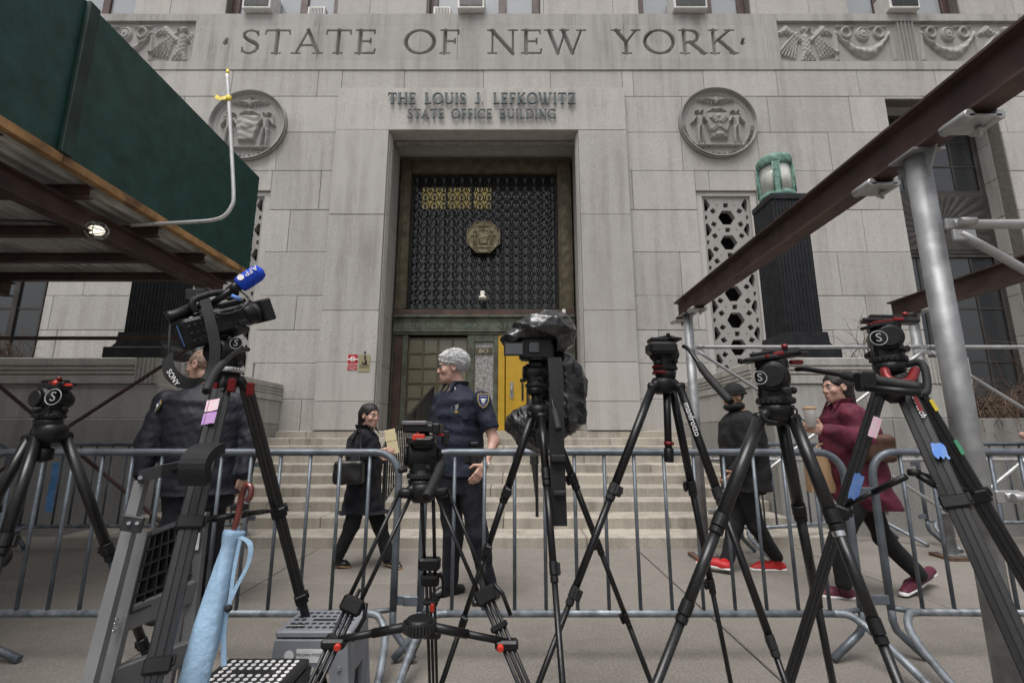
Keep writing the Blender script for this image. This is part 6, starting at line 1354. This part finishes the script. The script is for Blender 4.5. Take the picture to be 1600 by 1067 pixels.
def person(label, J, o):
    "J: joints in world space; o: outfit options"
    hd, N = J['head'], J['neck']; H = (J['hipL']+J['hipR'])/2; feet = (J['heelL']+J['heelR'])/2; t = thing('person', (feet.x, feet.y, 0), label, 'person', o.get('group'))
    th = J['th']; yaw = th-PI/2; Rm = hframe(J['hth'], J.get('nod', 0.)); s_ = o.get('hs', 1.); res = o.get('res', .009); seed = o.get('seed', 1)
    rx, ry = o.get('rx', .17), o.get('ry', .115)
    # ---- body
    hf = lf(head_fn(o.get('female')), hd, Rm, s_); Rw = Rm
    nk = cone(hd+Rm@Vector((0, -.025, -.07))*s_, N+Vector((0, 0, .0)), .054*s_, .062*s_)
    fs = [loft(torso_levels(H, N, rx, ry, TORSO), yaw)]
    for k in 'LR':
        fs += [cone(J['sh'+k], J['el'+k], .050, .038), cone(J['el'+k], J['wr'+k], .038, .025), cone(J['hip'+k], J['kn'+k], .085, .055), cone(J['kn'+k], J['an'+k], .053, .038)]
    bd = U(*fs, k=.03); hands = []
    for k in 'LR':
        if 'hd'+k in J: d, n, sd_, cu = J['hd'+k]; hands.append(U(*hand_fns(J['wr'+k], d, n, sd_, cu), k=.006))
    def bodyf(P):
        d = smin(smin(bd(P), nk(P), .02), hf(P), .015)
        for hnd in hands: d = smin(d, hnd(P), .008)
        return d
    pts = [J[k] for k in J if isinstance(J[k], Vector)]; lo, hi = bbox(pts, .15); hi[2] = hd.z+.17*s_
    body = sdf('body', bodyf, lo, hi, o.get('bres', .008), o.get('skin', 'skin'), t)
    L = lambda p: hd+Rm@Vector(p)*s_
    for sx in (-1, 1):
        mb = MB(); mb.ball(L((sx*.031, .0765, .008)), .0120*s_, 12); e = mb.build('eye', 'eye_white', body); mb = MB(); mb.ball(L((sx*.031, .0838, .008)), .0058*s_, 10); mb.build('iris', 'eye_dark', e)
        mb = MB(); mb.tube([L((sx*.016, .094, .024)), L((sx*.032, .092, .030)), L((sx*.048, .080, .024))], [.003, .004, .002], 6); mb.build('eyebrow', o.get('hair', 'hair_black'), body)
    mb = MB(); mb.tube([L((-.02, .0905, -.0665)), L((0, .0975, -.064)), L((.02, .0905, -.0665))], [.002, .0042, .002], 6); mb.tube([L((-.018, .0905, -.069)), L((0, .0965, -.072)), L((.018, .0905, -.069))], [.002, .0045, .002], 6); mb.build('lips', 'lip', body)
    # ---- hair
    hk = o.get('hairkind')
    if hk:
        big = ell((0, -.020, .045), (.086, .108, .092)) if hk != 'thin' else ell((0, -.014, .034), (.0775, .0975, .088))
        f = big; f = cut(f, ell((0, .10, -.03), (.10, .062, .092)), .012); f = cut(f, rbox((0, .08, -.12), (.3, .16, .22), .02), .01)
        if hk == 'short': f = U(f, ell((0, .035, .088), (.062, .062, .042)), k=.03); f = cut(f, rbox((0, .075, -.13), (.3, .20, .24), .01), .012); f = cut(f, rbox((0, -.1, -.19), (.3, .3, .20), .01), .02)
        if hk == 'thin': f = cut(f, rbox((0, 0, -.13), (.3, .3, .17), .01), .01)
        for sx in (-1, 1): f = cut(f, ell((sx*.085, .004, -.01), (.022, .030, .040)), .006)
        if hk == 'long': f = U(f, cone((0, -.06, 0), (0, -.075, -.19), .075, .06), k=.04); f = cut(f, ell((0, .09, -.03), (.085, .06, .10)), .01)
        if hk == 'bun': f = U(f, ell((0, -.115, .03), (.045, .045, .045)), k=.02)
        amp = .006 if hk == 'short' else .003
        f = wrinkle(f, amp, 60, 4, (1, .5, 1)); g = lf(f, hd, Rm, s_); lo, hi = bbox([hd], .30 if hk == 'long' else .19); hr = sdf('hair', g, lo, hi, min(res, .006), 'hair_under' if hk == 'short' else o['hair'], t)
        if hk == 'short':
            rnd = random.Random(3); mb = MB(); rad = V_((.089, .111, .096)); cen = V_((0, -.020, .047))
            def onhead(a, e, k=1.): return cen+V_((rad.x*math.cos(a)*math.cos(e), rad.y*math.sin(a)*math.cos(e), rad.z*math.sin(e)))*k
            for i in range(2600):
                a, e = rnd.uniform(0, 6.28), math.asin(rnd.uniform(-.75, 1)); q = onhead(a, e)
                fr = math.sin(a)
                if fr > -.15 and q.z < (.066 if q.y > .03 else .03 if fr > .05 else -.01): continue
                if q.z < -.062: continue
                P = []; back = rnd.uniform(.25, .55); da = rnd.uniform(-.6, .6); ph_ = rnd.uniform(-.02, .13)
                for k in range(5):
                    w_ = k/4; d2 = q+V_((-q.x*.1*w_+.02*da, -back*.12*w_, -.028*w_*w_+.006*w_)); n2 = d2-cen; sc_ = math.sqrt((n2.x/rad.x)**2+(n2.y/rad.y)**2+(n2.z/rad.z)**2); P.append(L(cen+n2/sc_*(1.0+ph_*math.sin(w_*3)+rnd.uniform(0, .025))))
                mb.tube(P, [.0012, .0018, .0018, .0014, .0004], 3)
            mb.build('hair_locks', o['hair'], hr)
    # ---- upper garment
    top = o['top']; ex = o.get('ease', .022); k0 = o.get('hem', -.12); prof = [(a, b+(0 if a > .9 else .0), c) for a, b, c in TORSO]
    lev = torso_levels(H, N, rx+ex, ry+ex, [p for p in prof if p[0] > k0 and p[0] < 1.05]+([(k0, o.get('hemw', 1.0), o.get('hemd', 1.02))]))
    if 'skirt' in o: lev += [(z, H.x+dx, H.y+dy, a, b) for z, dx, dy, a, b in o['skirt']]
    fs = [loft(lev, yaw)]; sl = o.get('sleeve', 1.0)
    for k in 'LR':
        S, E, Wr = J['sh'+k], J['el'+k], J['wr'+k]
        if sl < 1: M_ = S.lerp(E, .72); fs.append(cone(S, M_, .068, .071)); 
        else: fs += [cone(S, E, .068+o.get('puff', 0), .058+o.get('puff', 0)), cone(E, E.lerp(Wr, .93), .056+o.get('puff', 0), .043+o.get('puff', 0)*.7)]
    f = U(*fs, k=.035); f = wrinkle(wrinkle(f, o.get('wr', .006), 17, seed, (1, 1, 1.3)), .0025, 48, seed+3)
    if sl < 1:
        for k in 'LR':
            S, E = J['sh'+k], J['el'+k]; c2 = S.lerp(E, .72); ax = v3((E-S).normalized()); c2v = v3(c2); f0 = f
            f = (lambda P, f0=f0, c2v=c2v, ax=ax: np.where(np.linalg.norm(P-c2v, axis=1) < .16, np.maximum(f0(P), np.where(np.linalg.norm(P-c2v-((P-c2v)@ax)[:, None]*ax, axis=1) < .10, (P-c2v)@ax, f0(P))), f0(P)))
    f = cut(f, cone(N+Vector((0, 0, .03)), N+Vector((0, 0, .2)), .06, .07), .008); fv = Vector((math.cos(th), math.sin(th), 0))
    if o.get('collar'): f = cut(f, cone(N+fv*.075+Vector((0, 0, .04)), N+fv*.115+Vector((0, 0, -.05)), .034, .008), .004)
    zmin = min([l_[0] for l_ in lev]); lo, hi = bbox([J[k] for k in ('shL', 'shR', 'elL', 'elR', 'wrL', 'wrR', 'neck', 'hipL', 'hipR')], .24); lo[2] = min(lo[2], zmin-.03)
    topo = sdf(o.get('topname', 'shirt'), f, lo, hi, res, top, t)
    # collar
    if o.get('collar'):
        mb = MB(); yv = [Vector((math.cos(a), math.sin(a), 0)) for a in [th+.35+i*(2*PI-.7)/18 for i in range(19)]]; P = [N+Vector((0, 0, .030))+v*.080 for v in yv]; mb.strip(P, [Vector((v.x*.016, v.y*.016, .045)) for v in yv], .006)
        fv = Vector((math.cos(th), math.sin(th), 0)); lv = Vector((-fv.y, fv.x, 0))
        for sg in (-1, 1): a = N+fv*.074+lv*sg*.028+Vector((0, 0, .045)); mb.add([a, a+lv*sg*.05+Vector((0, 0, -.0)), a+fv*.045+lv*sg*.045+Vector((0, 0, -.075)), a+fv*.03+Vector((0, 0, -.03)), a+fv*.008, a+fv*.008+lv*sg*.05, a+fv*.053+lv*sg*.045+Vector((0, 0, -.075)), a+fv*.038+Vector((0, 0, -.03))], [(0, 1, 2, 3), (4, 5, 6, 7), (0, 1, 5, 4), (1, 2, 6, 5), (2, 3, 7, 6), (3, 0, 4, 7)])
        mb.build('collar', top, topo)
    # ---- trousers
    w_ = o.get('legw', 1.); fs = [loft(torso_levels(H, N, rx+.012, ry+.014, [(-.16, .9, .95), (0, 1.0, 1.02), (.16, .97, 1.04)]), yaw)]
    for k in 'LR': fs += [cone(J['hip'+k]+Vector((0, 0, .0)), J['kn'+k], .098*w_, .074*w_), cone(J['kn'+k], J['an'+k]+Vector((0, 0, .012)), .073*w_, .058*w_)]
    f = wrinkle(wrinkle(U(*fs, k=.03), .006, 15, seed+7, (1, 1, 1.2)), .002, 45, seed+9); lo, hi = bbox([J[k] for k in ('hipL', 'hipR', 'knL', 'knR', 'anL', 'anR')], .2); sdf('trousers', f, lo, hi, res, o['legs'], t)
    for k in 'LR': shoe(t, J['heel'+k], J['toe'+k], J['an'+k], o['shoes'], o.get('soles'), o.get('shoer', .042), heelh=o.get('heelh', 0), h=min(res, .007))
    return t, L, Rm, body, topo
def foot(u, v, th, L=.28): g = G(u, v); d = Vector((math.cos(th), math.sin(th), 0)); return g-d*L*.32, g+d*L*.68
# ---- officer with white hair
th = R(222); f1 = foot(766, 936, R(232)); f2 = foot(708, 927, R(215)); Y0 = 3.85
J = dict(head=W(706, 575, 3.86), neck=W(716, 607, 3.88), th=th, hth=R(193), nod=R(-3), shL=W(752, 623, 3.73), shR=W(690, 622, 4.02), elL=W(772, 690, 3.68), wrL=W(757, 727, 3.55), elR=W(680, 690, 4.05), wrR=W(692, 735, 3.9),
         hipL=W(733, 745, 3.79), hipR=W(700, 745, 3.94), knL=W(746, 835, 3.78), knR=W(708, 835, 3.92), anL=W(763, 918, 3.86), anR=W(702, 912, 4.0), heelL=f1[0], toeL=f1[1], heelR=f2[0], toeR=f2[1])
J['hdL'] = ((-.52, -.25, -.8), (-.5, .8, -.1), -1, .42); J['hdR'] = ((-.1, -.2, -1), (.3, .6, 0), 1, .5)
t, L, Rm, body, topo = person('white-haired officer in navy short sleeved uniform shirt looking aside by the steps', J, dict(skin='skin', hair='hair_grey', hairkind='short', top='uniform_navy', legs='trouser_navy', shoes='shoe_black', sleeve=.7, rx=.19, ry=.145, ease=.02, hem=.02, hemw=1.0, hemd=1.06, collar=True, res=.007, bres=.0055, seed=2, hs=1.06, legw=1.06, topname='uniform_shirt', wr=.008))
gm = MB(); 
for sx in (-1, 1): gm.tube([L((sx*(.031+.021*math.cos(a)), .101-.006*abs(math.cos(a)), .006+.014*math.sin(a))) for a in [i*PI/8 for i in range(16)]], .0016, 5, closed=True); gm.tube([L((sx*.052, .095, .010)), L((sx*.074, .05, .012)), L((sx*.080, -.012, .012))], .0016, 5)
gm.tube([L((-.011, .104, .010)), L((.011, .104, .010))], .0016, 5); go = gm.build('glasses', 'ink', t)
gm = MB()
for sx in (-1, 1): gm.add([L((sx*(.031+.020*math.cos(a)), .0995-.006*abs(math.cos(a)), .006+.013*math.sin(a))) for a in [i*PI/8 for i in range(16)]], [tuple(range(16))])
gm.build('lens', 'lens_smoke', go)
def shield(wd, h_): return [(-wd*.5, h_*.42), (-wd*.2, h_*.5), (0, h_*.44), (wd*.2, h_*.5), (wd*.5, h_*.42), (wd*.5, 0), (wd*.3, -h_*.34), (0, -h_*.5), (-wd*.3, -h_*.34), (-wd*.5, 0)]
def arm_patch(tp, p, n, roll=0., s_=1.):
    M = facing(p, n, roll); mb = MB(); mb.prism(shield(.088*s_, .115*s_), M, .004); po = mb.build('shoulder_patch', 'gold', tp); mb = MB(); mb.prism(shield(.074*s_, .10*s_), M @ Matrix.Translation((0, 0, .004)), .002); mb.build('patch_field', 'patch_blue', po)
    mb = MB(); mb.ball((0, -.002, .007), (.017, .02, .003), 10, M=M); mb.tube([M @ Vector((-.024, .012, .007)), M @ Vector((0, .003, .009)), M @ Vector((.024, .012, .007))], .004, 6); mb.build('patch_emblem', 'white_print', po); text('NEW YORK', .010, M @ Matrix.Translation((0, .033, .007)), 'white_print', po, ext=.0004); text('COURTS', .009, M @ Matrix.Translation((0, -.028, .007)), 'white_print', po, ext=.0004)
arm_patch(topo, W(755, 626, 3.645), (.25, -1, .1), 0, 1.0)
fv = V_((math.cos(th), math.sin(th), 0)); lv = V_((-fv.y, fv.x, 0))
bp_ = W(711, 637, 3.69); mb = MB(); Mb = facing(bp_, (-.45, -1, .1)); mb.prism(shield(.062, .072), Mb, .005); bo = mb.build('badge', 'silver', topo); mb = MB(); mb.prism([(-.036, -.034), (.036, -.034), (.036, -.018), (-.036, -.018)], Mb @ Matrix.Translation((0, -.008, .004)), .004); mb.build('name_bar', 'gold', bo); mb = MB(); mb.prism(shield(.075, .09), Mb @ Matrix.Translation((0, .006, -.003)), .003); mb.build('badge_backing', 'leather_black', bo)
mb = MB(); mb.box(W(711, 607, 3.70), (.012, .006, .02), .002); mb.build('collar_pin', 'silver', topo)
for k, (u, v, Y, dd, nn) in enumerate(((721, 652, 3.675, .09, (-.4, -1, 0)), (690, 646, 3.86, .07, (-.9, -.5, 0)))): mb = MB(); Mk = facing(W(u, v, Y), nn); mb.box((0, 0, 0), (dd*1.3, .035, .008), .004, M=Mk); mb.build('pocket_flap', 'uniform_navy', topo)
# belt with radio and holster
zb_ = W(718, 716, 3.85).z; Hc = (J['hipL']+J['hipR'])/2; Nn = J['neck']; tt = (zb_-Hc.z)/(Nn.z-Hc.z); cB = Hc.lerp(Nn, tt); yaw = th-PI/2; P = []
for i in range(28): a = 2*PI*i/28; x, y = .206*math.cos(a), .165*math.sin(a); P.append(V_((cB.x+x*math.cos(yaw)-y*math.sin(yaw), cB.y+x*math.sin(yaw)+y*math.cos(yaw), zb_)))
mb = MB(); mb.strip(P+[P[0]], (0, 0, .05), .008); be = mb.build('belt', 'leather_black', t); mb = MB(); mb.box(cB+fv*.175, (.05, .05, .04), .006); mb.build('buckle', 'gold', be)
mb = MB(); q = W(741, 712, 3.70); mb.box(q, (.062, .05, .15), .012); mb.box(q+V_((0, -.0, -.12)), (.07, .06, .12), .02); mb.build('holster', 'leather_black', be); mb = MB(); mb.box(q+V_((0, -.01, .085)), (.06, .045, .03), .006); mb.build('radio', 'alu_black', be)
mb = MB(); wq = J['wrL']; dv = V_(J['hdL'][0]).normalized(); mb.lathe([(.030, -.009), (.033, -.005), (.033, .005), (.030, .009)], at(wq-dv*.01, dv), 20); wt = mb.build('wristwatch', 'silver', t); mb = MB(); mb.cyl(wq-dv*.01+V_((.028, -.018, 0)), wq-dv*.01+V_((.036, -.024, 0)), .016, 14); mb.build('watch_face', 'lamp_white', wt)
# ---- officer in the jacket, seen from behind
th = R(112); f1 = foot(236, 972, R(150)); f2 = foot(322, 940, R(110)); Yb = 3.66
J = dict(head=W(316, 572, 3.62), neck=W(322, 606, 3.66), th=th, hth=R(172), nod=R(-4), shL=W(262, 628, 3.56), shR=W(374, 622, 3.76), elL=W(234, 690, 3.50), wrL=W(222, 742, 3.46), elR=W(392, 688, 3.74), wrR=W(380, 742, 3.66),
         hipL=W(290, 765, 3.58), hipR=W(334, 763, 3.68), knL=W(264, 862, 3.5), knR=W(326, 855, 3.72), anL=W(242, 948, 3.48), anR=W(322, 922, 3.84), heelL=f1[0], toeL=f1[1], heelR=f2[0], toeR=f2[1])
J['hdL'] = ((-.1, -.1, -1), (.6, .5, 0), -1, .5); J['hdR'] = ((-.2, 0, -1), (-.6, .3, 0), 1, .5)
t, L, Rm, body, topo = person('officer in dark navy jacket with a shoulder patch standing behind the video camera', J, dict(skin='skin', hair='hair_thin', hairkind='thin', top='jacket_navy', legs='trouser_navy', shoes='shoe_black', rx=.22, ry=.15, ease=.045, hem=-.04, hemw=1.03, hemd=1.05, puff=.022, seed=5, wr=.006, res=.009, bres=.008, hs=1.05, topname='jacket', collar=False, legw=1.08))
mb = MB()
for sx in (-1, 1): mb.tube([L((sx*(.031+.021*math.cos(a)), .101, .006+.015*math.sin(a))) for a in [i*PI/8 for i in range(16)]], .002, 5, closed=True); mb.tube([L((sx*.052, .098, .010)), L((sx*.078, .03, .012)), L((sx*.081, -.012, .012))], .0022, 5)
mb.build('glasses', 'ink', t)
arm_patch(topo, W(247, 636, 3.455), (-.75, -.8, .25), R(-30), .9)
mb = MB(); N_ = J['neck']; mb.lathe([(.085, -.01), (.08, .03), (.074, .045)], at(N_), 24); mb.build('collar', 'jacket_navy', topo)
# ---- woman with long dark hair walking to the door side
th = R(-8); hb = G(521, 887); tb = G(546, 886); fr_h = G(600, 884)+V_((0, 0, .03)); fr_t = G(627, 889)+V_((0, 0, .0)); Yw = 4.75
J = dict(head=W(578, 650, 4.74), neck=W(569, 672, 4.76), th=th, hth=R(-32), nod=R(-3), shR=W(563, 684, 4.60), shL=W(573, 684, 4.92), elR=W(557, 722, 4.56), wrR=W(590, 708, 4.50), elL=W(582, 720, 4.98), wrL=W(604, 706, 4.84),
         hipR=W(566, 762, 4.68), hipL=W(571, 762, 4.84), knR=W(550, 820, 4.70), knL=W(594, 820, 4.82), anR=W(530, 868, 4.74), anL=W(607, 872, 4.80), heelR=hb+V_((0, 0, .02)), toeR=tb, heelL=fr_h, toeL=fr_t)
J['hdR'] = ((.9, -.2, .2), (.2, .9, 0), -1, .5); J['hdL'] = ((.8, -.4, .1), (.2, -.9, 0), 1, .6)
zk = W(560, 800, 4.75).z; H_ = (J['hipL']+J['hipR'])/2
t, L, Rm, body, topo = person('woman with long dark hair in dark knee length coat walking past the steps', J, dict(skin='skin', hair='hair_black', hairkind='long', female=True, top='coat_dark', legs='trouser_black', shoes='shoe_black', soles='sole_tan', rx=.15, ry=.11, ease=.035, hem=-.10, hemw=1.05, hemd=1.1, skirt=[(zk, .02, 0, .19, .27), (H_.z-.2, .0, 0, .185, .19)], seed=8, wr=.009, hs=.95, topname='coat', collar=True, shoer=.036, heelh=.045, legw=.92))
e = thing('envelope', W(612, 690, 4.6), 'cream paper envelope held by the woman in the dark coat', 'envelope'); mb = MB(); mb.box((0, 0, 0), (.10, .012, .23), .002, M=Matrix.Translation(W(612, 690, 4.6)) @ Matrix.Rotation(R(-14), 4, 'Y') @ Matrix.Rotation(R(20), 4, 'Z')); mb.build('paper', 'envelope', e); mb = MB(); mb.box((0, -.008, .06), (.096, .003, .1), 0, M=Matrix.Translation(W(612, 690, 4.6)) @ Matrix.Rotation(R(-14), 4, 'Y') @ Matrix.Rotation(R(20), 4, 'Z')); mb.build('flap', 'envelope', e)
def handbag(c, d, m, label, strap_to, seed=1):
    b = thing('handbag', c, label, 'bag'); f = wrinkle(rbox(c, d, min(d)*.35), .006, 22, seed); lo, hi = bbox([c], max(d)*.75); sdf('pouch', f, lo, hi, .007, m, b)
    mb = MB(); top_ = c+V_((0, 0, d[2]*.45)); P = smoothpath([top_+V_((-d[0]*.35, 0, 0)), strap_to+V_((-.03, 0, -.05)), strap_to, strap_to+V_((.03, 0, -.05)), top_+V_((d[0]*.35, 0, 0))], 5); mb.strip(P, (0, .028, 0), .006); mb.build('strap', m, b); return b
handbag(W(545, 738, 4.46), (.27, .10, .21), 'leather_black', 'black leather shoulder bag hanging from the woman in the dark coat', J['shR']+V_((0, -.06, .075)))
# ---- man in black with red trainers
th = R(184); hA, tA = G(1226, 890), G(1173, 890); hB, tB = G(1142, 897)+V_((0, 0, .035)), G(1090, 888)+V_((0, 0, .045))
J = dict(head=W(1146, 621, 4.62), neck=W(1156, 645, 4.64), th=th, hth=R(188), nod=R(-6), shL=W(1156, 660, 4.46), shR=W(1160, 660, 4.86), elL=W(1172, 706, 4.42), wrL=W(1148, 738, 4.40), elR=W(1165, 706, 4.9), wrR=W(1143, 735, 4.84),
         hipL=W(1164, 752, 4.56), hipR=W(1166, 752, 4.74), knL=W(1182, 822, 4.6), knR=W(1148, 822, 4.68), anL=W(1213, 872, 4.68), anR=W(1136, 876, 4.66), heelL=hA, toeL=tA, heelR=hB, toeR=tB)
J['hdL'] = ((-.7, 0, -.7), (-.3, .8, .2), -1, .6); J['hdR'] = ((-.7, 0, -.7), (-.3, -.8, .2), 1, .6)
t, L, Rm, body, topo = person('man in black jacket and knit cap walking in bright red trainers', J, dict(skin='skin_tan', hair='hair_black', hairkind='thin', top='coat_black', legs='trouser_black', shoes='shoe_red', shoer=.047, soles='sole_white', rx=.18, ry=.14, ease=.05, hem=-.12, hemw=1.02, hemd=1.05, puff=.02, seed=12, wr=.01, topname='jacket', legw=.95))
mb = MB(); g = lf(wrinkle(cut(ell((0, -.014, .045), (.089, .110, .096)), rbox((0, 0, -.14), (.4, .4, .32), .01), .008), .002, 90, 2), hd_ := J['head'], Rm, 1.0); lo, hi = bbox([J['head']], .2); cp = sdf('knit_cap', g, lo, hi, .006, 'coat_black', t); mb = MB(); mb.tube([L((.09*math.cos(a), -.014+.111*math.sin(a), .028)) for a in [i*PI/12 for i in range(24)]], .011, 8, closed=True); mb.build('cap_brim', 'coat_black', cp); mb = MB(); mb.box(L((.084, .03, .05)), (.02, .004, .008)); mb.build('cap_label', 'white_print', cp)
g = lf(wrinkle(cut(ell((0, .01, -.085), (.088, .098, .05)), rbox((0, 0, .0), (.4, .4, .07), .01), .008), .004, 40, 3), J['head'], Rm, 1.0); sdf('neck_warmer', g, lo, hi, .007, 'coat_black', t)
# ---- woman in the maroon coat
th = R(182); hA, tA = G(1334, 934), G(1283, 931); hB, tB = G(1462, 915)+V_((0, 0, .10)), G(1408, 935)+V_((0, 0, .01))
J = dict(head=W(1306, 606, 3.86), neck=W(1318, 634, 3.88), th=th, hth=R(186), nod=R(-2), shL=W(1330, 650, 3.72), shR=W(1328, 650, 4.06), elL=W(1352, 690, 3.66), wrL=W(1286, 672, 3.60), elR=W(1338, 700, 4.1), wrR=W(1300, 695, 4.02),
         hipL=W(1345, 765, 3.8), hipR=W(1346, 765, 3.96), knL=W(1312, 845, 3.84), knR=W(1380, 840, 3.96), anL=W(1318, 913, 3.86), anR=W(1436, 900, 3.98), heelL=hA, toeL=tA, heelR=hB, toeR=tB)
J['hdL'] = ((-.95, -.1, .15), (.1, .9, .1), -1, .75); J['hdR'] = ((-.6, 0, -.8), (-.3, -.8, .1), 1, .9)
zk = W(1350, 792, 3.9).z; H_ = (J['hipL']+J['hipR'])/2
t, L, Rm, body, topo = person('woman in maroon padded coat and black trousers striding with a coffee cup', J, dict(skin='skin', hair='hair_black', hairkind='long', female=True, top='coat_maroon', legs='trouser_black', shoes='shoe_maroon', shoer=.046, soles='sole_white', rx=.17, ry=.13, ease=.045, hem=-.08, hemw=1.05, hemd=1.12, skirt=[(zk, .05, 0, .19, .19)], puff=.015, seed=15, wr=.012, topname='coat', collar=True, legw=.92))
cpx = W(1266, 652, 3.58); c_ = thing('coffee_cup', cpx-V_((0, 0, .07)), 'white paper coffee cup held by the woman in maroon', 'cup'); mb = MB(); mb.lathe([(.03, -.07), (.042, .06), (.043, .063)], at(cpx), 20); mb.build('cup', 'cup_white', c_); mb = MB(); mb.lathe([(.045, .058), (.045, .066), (.041, .075), (.038, .078)], at(cpx), 20); mb.build('lid', 'kraft_paper', c_)
bq = W(1288, 735, 3.98); b = thing('paper_bag', bq-V_((0, 0, .17)), 'brown kraft paper carrier bag hanging from the hand of the woman in maroon', 'bag'); mb = MB(); M = Matrix.Translation(bq) @ Matrix.Rotation(R(-12), 4, 'Z'); mb.box((0, 0, -.02), (.25, .13, .30), .006, M=M); mb.build('sack', 'kraft_paper', b); mb = MB(); mb.tube(smoothpath([M @ V_((-.06, -.066, .12)), M @ V_((-.04, -.03, .2)), M @ V_((.04, -.03, .2)), M @ V_((.06, -.066, .12))], 4), .005, 6); mb.build('twine_handle', 'kraft_paper', b)
handbag(W(1372, 700, 3.64), (.22, .12, .2), 'leather_brown', 'brown leather handbag on the arm of the woman in maroon', J['elL']+V_((.0, -.0, .08)), 3)
# ---- bystander cut by the frame edge
th = R(180); f1 = foot(1674, 852, R(185)); f2 = foot(1696, 848, R(175)); Yp = 5.4
J = dict(head=W(1634, 590, Yp), neck=W(1639, 613, Yp), th=th, hth=R(180), shL=W(1638, 628, Yp-.17), shR=W(1640, 628, Yp+.17), elL=W(1640, 672, Yp-.22), wrL=W(1622, 684, Yp-.2), elR=W(1642, 672, Yp+.2), wrR=W(1640, 676, Yp+.0),
         hipL=W(1654, 720, Yp-.08), hipR=W(1654, 720, Yp+.08), knL=W(1664, 785, Yp-.08), knR=W(1670, 785, Yp+.08), anL=W(1674, 838, Yp-.02), anR=W(1692, 836, Yp+.02), heelL=f1[0], toeL=f1[1], heelR=f2[0], toeR=f2[1])
J['hdL'] = ((-.9, .2, .2), (.2, .9, 0), -1, .6); J['hdR'] = ((-.7, -.4, .2), (.2, -.9, 0), 1, .6)
t, L, Rm, body, topo = person('bystander in grey sleeves and dark waistcoat with folded arms by the far barrier', J, dict(skin='skin', hair='hair_black', hairkind='thin', top='sleeve_grey', legs='trouser_black', shoes='shoe_black', rx=.18, ry=.12, ease=.03, seed=18, res=.011, bres=.011, topname='pullover', puff=.01))
H_ = (J['hipL']+J['hipR'])/2; lev = torso_levels(H_, J['neck'], .18+.045, .12+.05, [p for p in TORSO if -.1 < p[0] < .93]); lo, hi = bbox([J['shL'], J['shR'], J['hipL'], J['hipR']], .25); sdf('waistcoat', wrinkle(loft(lev, th-PI/2), .006, 20, 4), lo, hi, .011, 'coat_dark', t)
